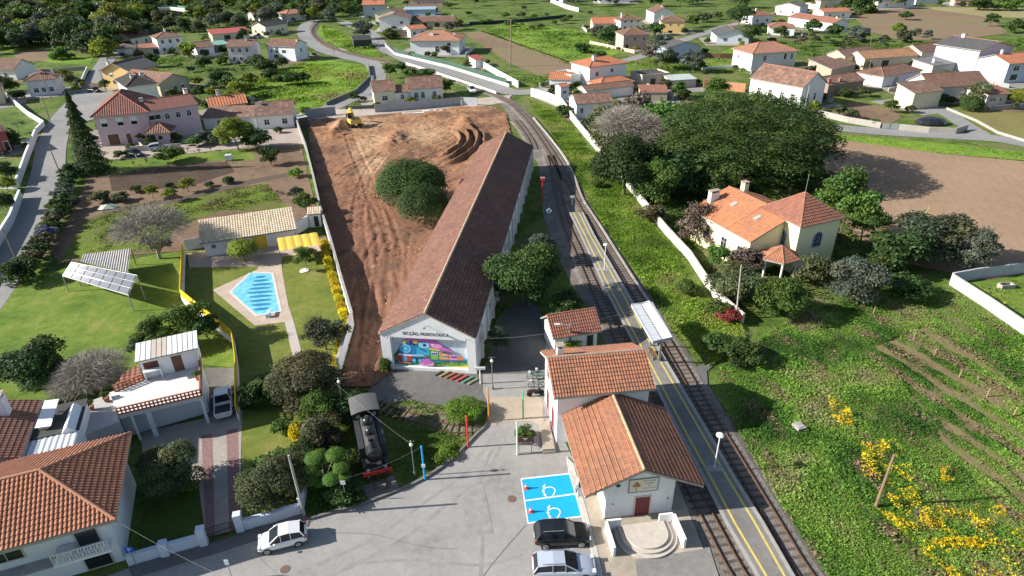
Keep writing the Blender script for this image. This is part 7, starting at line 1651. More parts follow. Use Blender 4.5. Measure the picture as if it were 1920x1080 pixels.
# umbrella pine and its neighbours
for cx, cy, rw, zc, asp, st, m, lab, dt in (
 (1402,265,136,6.6,.54,'pine','pine','huge spreading umbrella pine behind the yellow villa','xl'),
 (1172,318,66,4.6,.95,'round','dark','dark green tree at the embankment wall left of the pine','xl'),
 (1232,345,38,3.6,1.2,'round','mid','narrow mid-green tree in front of the pine','hi'),
 (1268,325,45,4.0,.9,'round','dark','dark tree in the shade under the left side of the pine','mid'),
 (1250,235,58,4.5,.8,'loose','mid','light green tree top left of the pine crown','mid'),
 (1330,345,40,2.4,.8,'shrub','dark','dark understory tree behind the yellow villa chimneys','mid'),
 (1590,378,56,5.6,1.15,'loose','mid','tall yellow-green tree right of the villa tower','hi'),
 (1625,415,36,4.2,1.1,'round','mid','green tree just right of the tall yellow-green tree','hi'),
 (1690,470,52,2.8,.8,'round','dark','dark tree behind the olives right of the villa','mid'),
 (1752,448,66,3.2,.75,'round','olive','broad olive tree at the edge of the ploughed field','hi'),
 (1836,466,36,3.2,1.2,'loose','silver','silvery tree at the right end of the ploughed field edge','hi'),
 (1606,528,46,2.6,.95,'round','silver','silver-grey shrub tree below the villa tower','hi'),
 (1384,535,48,2.4,.85,'round','sage','sage-green olive tree in front of the yellow villa','hi'),
 (1462,560,44,2.4,1.0,'round','mid','fresh green rounded tree in front of the villa porch','hi'),
 (1530,508,36,2.2,.95,'loose','sage','yellowish shrub with fruit at the foot of the villa tower','mid'),
 (1400,488,32,2.0,.9,'loose','brown','brownish bare shrub in front of the villa wall','mid'),
 (1318,425,44,2.6,1.1,'loose','brown','bare brown climber-covered tree at the left villa corner','hi'),
 (1345,480,24,1.8,1.0,'shrub','mid','green shrub at the villa side wall','mid'),
 (1480,320,60,3.0,.6,'shrub','dark','dark undergrowth under the right side of the pine','mid'),
 (1560,345,28,2.2,.8,'loose','brown','brown bare bush at the edge of the ploughed field','mid'),
 (1650,500,40,1.8,.7,'shrub','dark','dark shrub between the silver shrub and the olive','mid'),
 (1700,540,40,1.2,.6,'shrub','deep','low shrub with white flowers left of the plot wall','mid')):
    T(cx, cy, rw, zc, st, m, lab, asp, dt)
bare(1722,452,8.5,'dead pale tree with yellow lichen branches in the pine shadow',21,PM('lichen_bark', (.38,.40,.12), .9, .25, 3),None,'dead_tree','tree',4,.75,.75)
bare(1170,292,9.5,'large pale bare tree behind the embankment wall',5,PALEBARK,None,'bare_tree','tree',6,1.15,.55)
bare(1205,300,8.5,'second pale bare tree close to the light green tree top',8,PALEBARK,None,'bare_tree','tree',6,1.0,.55)
T(1140,238,44,3.0,'loose','sage','yellowish green thicket below the pale bare trees', .9, 'mid'); T(1195,205,36,3.2,'loose','brown','brownish twiggy tree between the pale bare trees', .9, 'mid')
T(1160,270,40,2.2,'shrub','olive','olive thicket inside the embankment wall', .8, 'mid')
# embankment shrubs
for i, (x, y, r_, m, lab) in enumerate(((1120,345,14,'mid','small shrub on the bank just below the wall end'),(1222,402,26,'rust','reddish-brown shrub hanging over the embankment wall'),(1365,590,24,'red','red-tinged shrub at the lower end of the embankment wall'),(1345,645,30,'deep','low clipped dark hedge piece by the track path'),(1395,662,36,'deep','second low dark hedge piece nearer the camera'),(1290,540,22,'mid','leafy shrub on the embankment slope'),(1350,580,26,'mid','leafy shrub at the lower corner of the embankment'))):
    shrub(x, y, r_, 'shrub', m, lab, .7)
# left road hedge and gardens
for i, (x, y, r_, m) in enumerate(((130,320,14,'dark'),(127,333,13,'dark'),(124,345,13,'deep'),(121,355,13,'olive'),(118,365,15,'silver'),(114,376,14,'deep'),(110,387,16,'deep'),(106,397,15,'mid'),(102,408,16,'olive'),(97,420,16,'rust'),(92,429,15,'mid'),(87,438,16,'lilac'),(82,449,16,'olive'),(76,460,17,'rust'),(70,472,18,'dark'),(62,486,18,'rust'))):
    shrub(x, y, r_*1.2, 'shrub', m, 'piece of the overgrown mixed hedge along the left road', .9, 'lo', group='hedge along the left road')
shrub(36,510,32,'round','dark','large dark shrub at the lower end of the left road hedge', .9); shrub(64,500,15,'shrub','lime','orange-yellow shrub at the lower end of the left road hedge', .9,'lo')
shrub(140,315,12,'shrub','pink','pink flowering shrub at the foot of the conifer', .9, 'lo')
T(153,256,39,7.2,'cone','dark','tall dark araucaria conifer in front of the pink house', 2.0, 'xl', 'conifer')
T(441,250,32,3.6,'round','lime','bright yellow-green tree right of the pink wing', .95, 'hi')
T(505,292,17,1.9,'round','deep','small dark tree beside the turquoise pool', 1.0, 'mid'); T(480,262,24,2.2,'round','dark','dark tree between the yellow-green tree and the cottage', .9, 'mid')
T(572,380,20,2.2,'round','mid','small green tree at the garden end of the site wall', .9, 'mid'); T(556,362,14,1.4,'shrub','olive','grey-green bush by the site wall', .9, 'lo')
for i, (x, y, r_, m, st, lab) in enumerate(((380,258,20,'silver','shrub','grey-green shrub below the pink wing'),(366,266,16,'mid','shrub','rounded green shrub below the pink wing'),(408,262,18,'olive','shrub','olive shrub right of the rounded green shrub'),(318,362,14,'lime','loose','small yellow-green fruit tree in the vegetable row'),(283,357,14,'lime','loose','bright yellow-green fruit tree in the middle of the vegetable row'),(254,355,12,'sage','shrub','pale shrub left of the yellow-green fruit tree'),(316,348,9,'dark','shrub','small dark shrub in the vegetable row'),(350,345,16,'lime','loose','pale green fruit tree at the right of the vegetable row'),(190,370,18,'sage','shrub','flowering cabbage clump left end of the vegetable row'),(226,370,16,'sage','shrub','flowering cabbage clump beside the tarpaulin'),(392,346,9,'deep','shrub','small round dark bush in the vegetable row'),(428,339,10,'deep','dome','round orange tree at the right end of the vegetable row'),(137,378,14,'olive','loose','small olive tree beside the hedge'),(554,325,14,'bright','shrub','bright green vegetable patch by the site wall'),(224,290,12,'dark','shrub','dark bush in front of the parked dark car'),(318,290,26,'mid','shrub','low clipped hedge below the parked cars'))):
    T(x, y, r_, 1.5 if st == 'loose' else None, st, m, lab, .7, 'lo', 'shrub', 'shrub', trunk=st == 'loose')
bare(300,485,7.2,'wide grey bare tree by the solar shelter',3,PALEBARK,None,'bare_tree','tree',6,1.25,.7)
bare(192,742,4.5,'grey bare tree behind the roof terrace',4,PALEBARK,None,'bare_tree','tree',6,1.3,.8); bare(160,752,3.6,'smaller grey bare tree left of the roof terrace',14,PALEBARK,None,'bare_tree','tree',5,1.3,.8)
for i, (x, y) in enumerate(((330,285),(352,284),(374,287),(395,282),(414,288),(300,300),(275,306),(250,310),(455,275),(216,325))): bare(x, y, 2.0, 'leafless pruned vine or fruit tree in the plot below the pink house', 30+i%3, BARK, None, 'vine', 'vine', 4, 1.1, .7, group='bare vines below the pink house')
# pool garden and lawns
T(455,468,25,2.3,'dome','lime','umbrella-shaped yellow-green tree beside the pool house', .6, 'mid'); T(571,480,22,2.2,'loose','mid','small leafy tree in front of the yellow canopy', .95, 'mid', 'tree', 'tree', bark=PALEBARK)
p = g(571,508); tag(MB().lathe([(.65,0),(.62,.1)], 18).build('tree_ring', PM('white_stone', (.68,.66,.62), .8, .1), None, (p.x, p.y, .035)), 'round white stone ring under the small tree by the canopy', 'tree ring')
T(607,628,42,2.0,'loose','olive','olive tree on the pool lawn', .85, 'hi'); shrub(412,446,14,'shrub','deep','climber on the pool house roof', .8, 'lo')
hy = [g(*q) for q in ((612,462),(618,495),(630,535),(643,580),(654,614),(646,640),(638,672),(634,690))]; hy = [hy[j].lerp(hy[j+1], k_/3) for j in range(7) for k_ in range(3)]
for P_ in hy:
    x = 960+FPX*np.dot(np.array(P_)-[0,0,CAMH], cR)/np.dot(np.array(P_)-[0,0,CAMH], cF); y = 540+FPX*np.dot(np.array(P_)-[0,0,CAMH], cD)/np.dot(np.array(P_)-[0,0,CAMH], cF)
    shrub(x-4, y-6, 9, 'column', 'yellow', 'piece of the bright yellow hedge along the pool wall', 1.0, 'lo', group='yellow hedge along the pool wall')
shrub(555,812,15,'column','yellow','small bright yellow shrub left of the locomotive', 1.2, 'lo')
T(68,690,60,2.8,'round','dark','large dark tree on the left lawn', .85, 'hi'); T(25,690,36,1.6,'shrub','deep','dark shrubbery cut by the left edge of the lawn', .8, 'mid')
T(352,606,46,2.4,'loose','mid','feathery bamboo-like tree by the yellow fence', 1.0, 'hi'); T(290,628,36,2.0,'loose','mid','feathery green shrub left of the bamboo-like tree', 1.0, 'hi'); T(385,615,26,2.2,'shrub','deep','dark green tree right beside the yellow fence', 1.1, 'mid'); T(262,645,22,1.4,'shrub','olive','ragged grey shrub behind the terrace shed', 1.0, 'mid')
T(318,878,52,2.2,'round','sage','rounded sage-green tree on the front lawn of the villa', .9, 'xl')
shrub(355,912,14,'shrub','lime','low yellow-green shrub beside the rounded tree', .6, 'lo'); shrub(110,765,36,'shrub','mid','green shrubbery behind the flat-roofed annex', .7)
# central planted garden
for x, y, r_, st, m, asp, dt, lab in ((572,715,62,'round','rust',.8,'xl','large bronze-green shrub behind the locomotive'),(598,768,38,'loose','mid',1.0,'hi','light green spiky shrub in front of the large bronze one'),(600,815,40,'round','rust',.85,'hi','bronze shrub directly left of the locomotive'),(575,850,34,'round','dark',.9,'hi','dark bluish shrub above the topiary'),(510,908,58,'round','sage',.85,'xl','large pale-flowered shrub on the garden wall'),(512,870,32,'shrub','mid',.8,'mid','green shrub at the top of the pale-flowered one'),
    (480,745,30,'loose','deep',.9,'mid','dark green shrub left of the palms'),(640,870,34,'shrub','deep',.6,'mid','low dark shrub right of the topiary'),(640,925,36,'shrub','deep',.5,'mid','dark ground shrub in front of the topiary'),(868,768,36,'shrub','bright',.55,'hi','wild green shrub on the corner of the garden kerb'),(985,815,20,'shrub','mid',.9,'mid','shrub behind the brown sign'),(838,850,20,'shrub','bright',.5,'lo','weedy clump at the kerb near the red post'),(655,765,32,'round','dark',.9,'mid','dark shrub behind the locomotive cab'),(530,800,20,'shrub','mid',.7,'lo','small green shrub beside the side lawn')):
    shrub(x, y, r_, st, m, lab, asp, dt)
T(497,715,34,1.7,'palm','mid','fan palm with spiky leaves above the side lawn', .9, 'mid', 'palm', 'palm'); T(466,730,26,1.4,'palm','deep','smaller palm by the yellow fence', .9, 'mid', 'palm', 'palm'); T(598,745,32,1.7,'palm','mid','palm tuft in the large bronze shrub', .9, 'mid', 'palm', 'palm')
# cloud-pruned topiary
tp = g(612,925); te = empty('topiary_tree', 'cloud-pruned topiary tree with rounded green pads', 'topiary', tp)
pads = [(590,860,19,2.6),(629,852,18,3.0),(640,876,16,2.5),(586,878,16,2.2),(600,852,14,2.9),(583,898,18,1.6),(622,898,17,1.8),(600,905,12,1.4),(645,893,12,1.9),(596,884,13,2.0)]
V, F = lobes_cards([(0,0,0,1,1,1)], 3600, .15, 77, .3, .4, .05, .94); padm = npmesh('topiary_pad', V, F, LM['topi'], np.ones((len(V), 3)))
tk = MB().tube((0,0,-.1),(.1,.1,1.2),.1,.08,7).tube((.1,.1,1.2),(0,.2,2.4),.08,.05,7)
for x, y, r_, z in pads:
    P = g(x, y, z); q = P-tp; k = r_*mpp(P); o = link('foliage_pad', padm, te, (q.x,q.y,q.z), random.random()*6, (k*.95,k*.95,k*.55)); tk.tube((.08,.1,min(z*.7,1.6)),(q.x,q.y,z),.045,.03,5); MB
tk.build('trunk', PALEBARK, te)
# --- middle and far trees
tufts('garden_undergrowth', [[(1195,330),(1290,470),(1345,555),(1400,600),(1480,590),(1570,565),(1720,515),(1600,440),(1530,300),(1450,190),(1200,215)]], 26000, .55, [(.02,.045,.012),(.04,.08,.018),(.07,.11,.025),(.11,.11,.05)], 52, (.05,.9), 3, .3, 'tangled undergrowth of the yellow villa garden', excl=[[(1310,480),(1350,500),(1480,515),(1560,480),(1400,400)]])
tufts('wood_undergrowth', [[(-80,92),(90,82),(190,108),(235,82),(300,62),(470,62),(480,36),(600,30),(720,14),(720,-20),(300,-30),(-80,-20)]], 30000, 1.7, [(.02,.045,.012),(.04,.075,.018),(.06,.10,.025),(.10,.11,.05)], 53, (.2,1.6), 12, .3, 'undergrowth of the wood along the top left')
F_ = [(485,118,18,2.6,'round','dark','dark tree in front of the pale pink house'),(498,125,18,2.4,'round','deep','left tree in the meadow tree row'),(528,118,11,1.8,'dome','deep','single round tree before the bright white house'),(505,140,14,2,'round','dark','round dark tree in the meadow, first from the left'),(546,147,14,2,'round','deep','round dark tree in the meadow, second from the left'),(568,146,13,2,'round','dark','round dark tree in the meadow, third from the left'),(525,150,10,1.5,'round','dark','small round tree in the meadow row'),
 (475,195,18,2,'loose','silver','white-blossoming tree at the lower left of the meadow'),(468,150,16,2.5,'round','lime','yellow-green tree left of the meadow'),(350,93,15,3,'round','lime','light green round tree right of the white two-storey house'),(380,118,14,2.4,'round','deep','dark tree in the yellow meadow'),(282,112,14,2.6,'round','deep','dark tree below the reddish-roofed shed'),(255,118,14,1.4,'shrub','mid','shrub above the ochre house'),(410,150,22,2.2,'round','dark','dark trees right of the beige hall'),(372,170,12,2.4,'round','dark','dark tree at the white canopy right of the beige hall'),(400,172,12,2.0,'round','lime','light green small tree near the beige hall'),(430,155,16,2.4,'round','deep','green tree left of the meadow edge'),(445,170,22,2.2,'loose','lime','loose light green tree below the grey cottage'),
 (730,130,13,2.6,'round','mid','green tree where the curved road meets the railway road'),(752,126,11,2.8,'round','dark','darker tree beside the green one at the road fork'),(800,142,18,1.8,'shrub','deep','dark shrub behind the railway cottage, right'),(770,140,16,1.6,'shrub','mid','green shrub behind the railway cottage, left'),(834,160,14,2.2,'round','mid','shrub tree at the right end of the railway cottage'),(665,182,12,1.3,'shrub','dark','dark bush at the end of the meadow wall'),(680,55,18,4,'round','silver','grey-green tree above the farm hut'),(617,28,12,5,'column','silver','grey conifer-like tree on the railway bend'),(731,64,13,2,'round','mid','small tree beside the farm hut'),(834,92,8,2.4,'round','sage','small tree at the salmon villa wall'),(858,45,9,2.5,'round','rust','reddish tree at the end of the long tiled barn'),(840,50,10,2,'round','silver','grey-green tree in front of the long tiled barn'),(626,10,5,8,'column','mid','slim poplar at the top of the railway bend'),
 (1147,68,24,2.6,'round','dark','dark tree in front of the pink farmhouse'),(1120,62,15,2.6,'round','silver','grey-green tree left of the dark farm tree'),(1230,55,14,2.4,'round','deep','green tree left of the mustard house'),(1240,85,26,3.4,'loose','silver','grey feathery tree before the blue-grey bungalow'),(1250,112,24,3,'loose','olive','olive tree at the front of the blue-grey bungalow'),(1300,115,24,3.4,'loose','silver','grey tree right of the blue-grey bungalow'),(1218,100,18,2.5,'loose','brown','brown bare tree between the pink farmhouse and blue-grey bungalow'),(1387,28,22,5,'round','dark','large dark tree behind the black-roofed bungalow'),(1410,62,18,4,'round','dark','dark tree right of the black-roofed bungalow'),(1300,38,12,3,'round','mid','tree at the bend of the far lane'),(1320,35,14,1.6,'shrub','sage','pale shrub row along the far lane'),(1345,30,10,1.6,'shrub','sage','pale shrub at the far end of the lane wall'),
 (1090,92,15,1.3,'shrub','deep','dark bush in the middle of the green far field'),(1125,105,12,1.2,'shrub','deep','second bush in the green far field'),(1275,165,14,2.5,'loose','mid','yellow-green shrub in the ruined yard'),(1345,165,24,2.5,'loose','mid','green tree in front of the brick ruin wall'),(1048,152,10,2.2,'flat','dark','small flat-topped tree in the crossing house garden'),(1085,165,12,.8,'flat','dark','low clipped bush in the crossing house garden'),
 (1610,65,19,2.4,'round','silver','olive-grey tree by the far farm field'),(1685,55,13,2.4,'round','bright','bright green tree in the far garden'),(1695,68,15,2.2,'round','olive','olive tree next to the bright green far tree'),(1740,64,9,2,'loose','silver','small grey tree at the edge of the far brown field'),(1720,60,8,2,'loose','silver','second small grey tree at the edge of the far brown field'),(1860,36,13,3,'loose','deep','conifer-like tree on the far brown field bank'),(1700,30,12,1.8,'shrub','deep','shrub on the far field boundary'),(1525,50,16,2.4,'round','deep','dark tree in front of the long white barn'),(1565,58,14,2.4,'round','deep','dark tree at the gable of the long white barn'),(1465,60,13,2.2,'round','dark','dark tree beside the red-brown cottage'),(1504,75,10,3,'loose','brown','grey bare tree in the field below the long barn'),(1620,12,25,3,'round','deep','dark tree mass at the top edge left of the far white house'),(1590,8,16,3,'round','deep','dark tree at the top edge right of the cream house'),
 (1672,199,14,1.6,'loose','mid','green fruit tree in the farm garden'),(1838,175,24,2.6,'loose','sage','orange-berried tree in front of the big farmhouse'),(1822,198,18,1.2,'dome','deep','clipped dark hedge bush before the big farmhouse'),(1905,182,18,1.8,'round','lime','yellow-green tree at the right edge by the shed'),(1760,185,13,1.6,'round','dark','dark tree at the farmhouse front'),(1575,208,14,1.3,'shrub','sage','pale flowering clump in the farm garden, left'),(1598,213,12,1.3,'shrub','sage','pale flowering clump in the farm garden, right'),(1618,172,12,1.3,'shrub','sage','pale flowering bush beside the brick ruin'),(1640,228,8,1,'shrub','bright','bright green clump at the garden gate'),(1905,50,16,2.5,'round','deep','tree at the top right edge'),(1890,8,20,3,'round','mid','tree group at the top right corner'),(1840,8,18,3,'round','deep','dark tree at the top edge near the right corner'),
 (20,262,16,2.0,'column','deep','small conifer in the white-walled garden at the left edge'),(8,320,20,2.0,'round','dark','dark tree at the left edge below the red house'),(30,232,14,2.2,'palm','mid','small palm in the white-walled garden'),(10,345,16,1.4,'round','lime','yellowish tree at the left edge beside the road wall'),(8,375,16,2.4,'column','dark','dark cypress at the left edge by the gate wall'),(5,160,22,2.2,'round','deep','dark tree beside the left edge house'),(196,157,10,2.0,'round','mid','green shrub at the road side of the white house'),(128,150,14,1.4,'shrub','sage','garden tree right of the lilac house'),(120,140,14,1.6,'loose','lime','loose garden tree above the lilac house')]
for x, y, r_, z, st, m, lab in F_: T(x, y, r_, z, st, m, lab, .85, 'lo' if r_ < 18 else 'mid')
# wood at the upper left: individual trees
wood = [(210,38,30,6,'round','lime','tall bright yellow-green tree standing out of the upper left wood'),(130,68,34,5,'round','dark','very large dark evergreen at the edge of the upper left meadow'),(165,82,24,4.5,'round','dark','dark bluish tree right of the very large evergreen'),(60,68,22,4,'round','silver','grey-green willow-like tree left in the wood edge'),(18,72,22,4,'round','deep','dark tree at the left edge of the wood'),(88,55,20,4.5,'round','olive','olive tree in the wood edge'),(250,20,12,6,'column','lime','slim yellow-green tree right of the tall bright one'),(155,25,22,6,'round','mid','mid-green tree left of the tall bright one'),(240,45,18,3.5,'loose','brown','greyish bare tree in the wood right of the bright one'),(275,32,14,3.5,'round','olive','olive tree before the viaduct'),(300,36,16,3,'round','sage','sage tree before the viaduct'),(270,52,14,3,'round','olive','olive tree above the white two-storey house'),(320,44,14,3,'round','olive','dark olive tree left under the viaduct'),(345,48,14,3,'round','dark','dark olive tree in the middle under the viaduct'),(372,52,14,3,'loose','olive','loose olive tree right under the viaduct'),(400,40,14,3,'round','silver','grey olive tree at the right end of the viaduct'),(425,36,14,3,'round','olive','olive tree beyond the red-roofed hall'),(450,40,14,3,'round','olive','olive tree right beyond the red-roofed hall'),(455,62,9,2.4,'round','dark','dark tree at the right end of the red-roofed hall'),(115,105,18,1.2,'shrub','mid','hedge clump at the bottom of the big evergreen')]
for x, y, r_, z, st, m, lab in wood: T(x, y, r_, z, st, m, lab, 1.0, 'mid')
rr = random.Random(12)
WP = ([(-60,-24),(262,-24),(264,50),(235,70),(190,96),(150,84),(110,72),(40,78),(-60,84)], [(255,-20),(720,-20),(700,8),(600,26),(480,33),(420,28),(300,22),(255,24)])
for i in range(300):       # rows of wood behind
    if i < 265:
        q = WP[0] if i < 155 else WP[1]
        while True:
            x, y = rr.uniform(q[0][0], q[1][0]), rr.uniform(-24, 96)
            if inpoly(np.array([x]), np.array([y]), q)[0]: break
    else: x = rr.uniform(720, 1960); y = rr.uniform(-16, 1)
    r_ = rr.uniform(13, 24) if x < 260 else rr.uniform(9, 15)
    T(x, y, r_, rr.uniform(3.5, 6), rr.choice(['round','round','loose','round']), rr.choice(['dark','deep','mid','olive','mid','silver','sage','mid','lime'] if x < 700 else ['deep','olive','mid','dark']), 'one of the many trees of the wood along the top of the photo', 1.0, 'lo', 'woodland_tree', 'tree', 'trees of the wood along the top')
rr = random.Random(5)
for i in range(70):        # hedgerow bushes in far gardens
    x, y = rr.choice([(rr.uniform(590,1000), rr.uniform(8,30)), (rr.uniform(960,1120), rr.uniform(20,52)), (rr.uniform(1580,1920), rr.uniform(70,105)), (rr.uniform(1440,1700), rr.uniform(66,88)), (rr.uniform(230,470), rr.uniform(85,135)), (rr.uniform(860,1060), rr.uniform(40,56))])
    T(x, y, rr.uniform(4, 9), None, 'shrub', rr.choice(['deep','mid','olive','silver','sage']), 'low garden or hedgerow bush among the far fields', .8, 'lo', 'hedgerow_bush', 'bush', 'hedgerow bushes among the far fields', False)
# yards and garden bushes round the village houses
YM = [groundm('yard_gravel_pale', [(.3,(.24,.21,.17)),(.7,(.36,.32,.27))], .2, 1.2, .05), groundm('yard_soil', [(.3,(.14,.095,.06)),(.5,(.2,.14,.09)),(.7,(.13,.14,.04))], .2, .9, .15), groundm('yard_concrete', [(.3,(.2,.19,.18)),(.7,(.3,.285,.265))], .2, 1.2, .02), groundm('yard_grass', [(.3,(.07,.11,.02)),(.7,(.16,.2,.05))], .2, .9, .2)]
rr = random.Random(21); n_y = 0
for r_, L_, D_ in HOUSES:
    if r_.location.y < 120: continue
    bpy.context.view_layer.update() if n_y == 0 else None
    Mx = Matrix.Translation(r_.location) @ Matrix.Rotation(r_.rotation_euler.z, 4, 'Z')
    for k in range(2):
        a, b, c_, d = rr.uniform(1, 6), rr.uniform(1, 7), rr.uniform(1, 6), rr.uniform(1, 5)
        q = [Mx @ Vector(p) for p in ((-a,-b,0),(L_+c_,-b*rr.uniform(.6,1.2),0),(L_+c_,D_+d,0),(-a,D_+d,0))]; n_y += 1
        sheet('yard', q, .001+.0001*n_y, rr.choice(YM), px=False)
    if rr.random() < .6:
        s_ = rr.choice([((-2.5,-4,0),(L_+3,-4.5,0)), ((-3.5,-5,0),(-3.2,D_+3,0)), ((L_+3,-4,0),(L_+3.5,D_+2,0)), ((-2,D_+4,0),(L_+2,D_+4.5,0))])
        wall('low_garden_wall', 'low wall round one of the village gardens', 'wall', [Mx @ Vector(p) for p in s_], rr.uniform(.7,1.4), .22, wallm(rr.choice([(.6,.58,.55),(.4,.37,.33),(.5,.45,.38),(.3,.29,.28)]), .5), group='low walls of the village gardens', px=False)
    for k in range(4):
        u, v = rr.choice([(rr.uniform(-4,-1.5), rr.uniform(-3,D_)), (L_+rr.uniform(1.5,5), rr.uniform(-3,D_+3)), (rr.uniform(0,L_), D_+rr.uniform(2,6)), (rr.uniform(0,L_), -rr.uniform(2.5,6))]); p = Mx @ Vector((u, v, 0)); R_ = rr.uniform(.8, 2.0)
        e = empty('garden_bush', 'small bush in one of the gardens round the village houses', 'bush', (p.x, p.y, 0), rr.random()*6, 'garden bushes round the village houses')
        c_ = link('crown', crown_mesh(rr.choice(['shrub','round']), 'lo', rr.randrange(3)), e, (0,0,R_*.65), 0, (R_, R_, R_*.9)); setmat(c_, LM[rr.choice(['deep','mid','olive','dark','sage','lime'])])
# ============================================================ ground cover
GP = [(.05,.095,.016),(.08,.15,.025),(.13,.22,.03),(.19,.28,.045),(.18,.2,.065)]
GB = [(.08,.15,.016),(.15,.26,.025),(.22,.35,.04),(.30,.38,.06),(.28,.25,.11)]
WE = [(.045,.11,.02),(.09,.20,.032),(.15,.29,.042),(.22,.36,.055),(.27,.33,.10),(.34,.29,.16)]
RF = [(1350,690),(1420,640),(1500,585),(1600,560),(1700,545),(1785,545),(1930,640),(2020,720),(2020,1200),(1660,1200),(1545,1075),(1470,960),(1345,745)]
CR = [(1640,650),(1740,610),(1850,680),(2010,800),(2010,1010),(1880,960),(1760,820)]
tufts('field_weeds', [RF], 190000, .19, WE, 11, (.03,.34), 2.6, .25, 'tall green weeds of the field on the right', excl=[CR])
tufts('crop_row_weeds', [CR], 70000, .18, WE, 12, (.03,.36), 2.4, .42, 'green weeds growing in rows on the far right of the field', stripe=((1785,822),(1910,910),2.3))
tufts('field_weeds', [RF], 26000, .20, [(.22,.16,.10),(.30,.22,.14),(.16,.15,.06)], 14, (.12,.3), 2.2, .5, 'dry straw-coloured weeds of the field', stripe=((1785,822),(1910,910),3.4))
BK = [(985,186),(1040,205),(1090,262),(1120,295),(1165,345),(1210,405),(1290,495),(1335,570),(1390,612),(1400,640),(1330,690),(1270,640),(1232,575),(1150,455),(1095,370),(1070,310),(1030,245)]
tufts('embankment_grass', [BK], 100000, .20, GB, 21, (.03,.5), 2.4, .25, 'bright grass of the railway embankment')
tufts('embankment_grass', [BK], 14000, .18, [(.24,.19,.10),(.17,.16,.07)], 24, (.02,.25), 2.0, .8, 'dry grass of the railway embankment')
YF = [(1545,760),(1620,810),(1690,880),(1700,960),(1770,980),(1900,950),(2010,1000),(2010,1180),(1780,1180),(1700,1080),(1660,960),(1590,880),(1540,790)]
tufts('yellow_wildflowers', [[(1550,750),(1590,765),(1600,810),(1560,800)],[(1612,838),(1680,830),(1705,870),(1725,950),(1690,985),(1640,900),(1612,900)],[(1760,880),(1790,880),(1790,912),(1760,910)]], 7000, .14, [(.68,.42,.01),(.82,.56,.015),(.86,.66,.03)], 31, (.4,.75), .8, .72, 'yellow wildflowers around the leaning pole', upn=1.0)
tufts('yellow_wildflowers', [[(1720,960),(1800,950),(1870,955),(1900,1000),(1990,1000),(1990,1170),(1800,1170),(1760,1090),(1720,1020)],[(1640,960),(1700,985),(1760,1010),(1780,1060),(1730,1050)]], 9500, .14, [(.68,.42,.01),(.82,.56,.015),(.86,.66,.03)], 32, (.4,.75), .9, .78, 'yellow wildflowers in the bottom right corner', upn=1.0)
tufts('earth_clods', [SITE], 20000, .26, [(.13,.07,.045),(.22,.115,.07),(.32,.18,.10),(.40,.25,.15)], 61, (.02,.14), 2.0, .45, 'clods and rubble of the building site', z0=.12, upn=.4, mat=tintm('clod_earth', 0, .95))
tufts('yard_weeds', [P_ISL], 9000, .16, GP, 41, (.02,.22), 1.5, .45, 'weeds around the locomotive', z0=.05, excl=[[(675,905),(738,890),(750,918),(690,940)],[(645,735),(735,735),(745,890),(675,905)]])
tufts('meadow_grass', [[(480,205),(455,175),(470,150),(560,120),(680,122),(694,135),(690,152),(665,175),(610,198)],[(602,45),(660,70),(700,85),(716,108),(655,96),(610,78)]], 26000, .7, GB, 43, (.05,.5), 7, .5, 'grass of the meadow by the curved road')
tufts('field_grass', [[(900,58),(960,42),(1110,60),(1190,98),(1160,110),(1010,160),(960,150),(1090,133)],[(1170,118),(1300,100),(1400,120),(1400,135),(1200,140)],[(1440,80),(1700,80),(1930,75),(1930,100),(1700,112),(1540,120),(1440,100)],[(230,85),(470,100),(470,140),(310,150),(240,140)]], 36000, .8, GP, 44, (.05,.6), 9, .45, 'rough grass of the far fields')
tufts('garden_weeds', [[(115,488),(160,415),(240,385),(420,355),(500,345),(545,395),(420,395),(330,425),(300,470)]], 14000, .28, [(.07,.11,.02),(.11,.17,.025),(.16,.2,.04),(.17,.14,.07)], 45, (.02,.18), 3, .7, 'grass tufts on the dry garden ground')
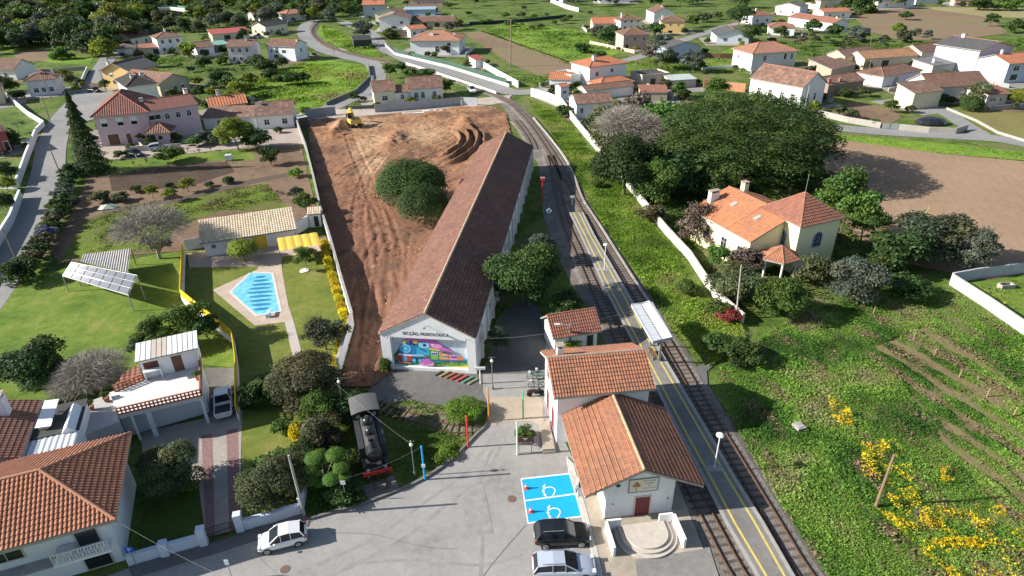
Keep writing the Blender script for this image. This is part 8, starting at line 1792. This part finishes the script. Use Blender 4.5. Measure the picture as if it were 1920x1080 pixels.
tufts('wall_weeds', [[(575,262),(582,262),(668,615),(645,730),(640,700),(664,614),(603,410)],[(735,690),(905,320),(925,280),(910,300),(850,420),(720,690)],[(905,690),(1000,330),(1018,330),(1016,420),(1030,470),(1060,520),(1075,585),(1030,585),(1015,570),(955,575),(925,640)]], 9000, .25, GP, 46, (.03,.4), 1.5, .35, 'weeds along the museum shed and the site wall')
tufts('verge_grass', [[(1545,252),(1640,258),(1760,268),(1930,286),(1930,302),(1760,288),(1590,264)],[(1785,545),(1930,520),(2000,640),(1930,622)],[(925,192),(940,195),(955,250),(948,262),(938,215)]], 12000, .35, GB, 47, (.03,.3), 2, .4, 'grass of the field verge')
# ============================================================ camera, sun, sky
cam = bpy.data.cameras.new('camera'); co_ = bpy.data.objects.new('camera', cam); COL.objects.link(co_)
cam.sensor_fit = 'HORIZONTAL'; cam.sensor_width = 36; cam.lens = 36*FPX/1920; cam.clip_start = .5; cam.clip_end = 6000
M = Matrix([[cR[0], -cD[0], -cF[0], 0], [cR[1], -cD[1], -cF[1], 0], [cR[2], -cD[2], -cF[2], CAMH], [0, 0, 0, 1]])
co_.matrix_world = M; S.camera = co_
el, az = math.radians(27.5), math.radians(270-4)
sd = Vector((math.sin(az)*math.cos(el), math.cos(az)*math.cos(el), math.sin(el)))
su = bpy.data.lights.new('sun', 'SUN'); su.energy = 5.0; su.angle = math.radians(.5); su.color = (1, .95, .87)
so_ = bpy.data.objects.new('sun', su); COL.objects.link(so_); so_.rotation_euler = sd.to_track_quat('Z', 'Y').to_euler(); so_.location = (-200, 0, 200)
W = bpy.data.worlds.new('World'); S.world = W; W.use_nodes = True; nt = W.node_tree; bg = nt.nodes['Background']
sk = nt.nodes.new('ShaderNodeTexSky'); sk.sky_type = 'NISHITA'; sk.sun_disc = False; sk.sun_elevation = el; sk.sun_rotation = az
nt.links.new(sk.outputs[0], bg.inputs[0]); bg.inputs[1].default_value = .075
S.view_settings.view_transform = 'Standard'; S.view_settings.look = 'None'; S.view_settings.exposure = .95; S.view_settings.gamma = 1
S.cycles.max_bounces = 5; S.cycles.diffuse_bounces = 2; S.cycles.transparent_max_bounces = 8
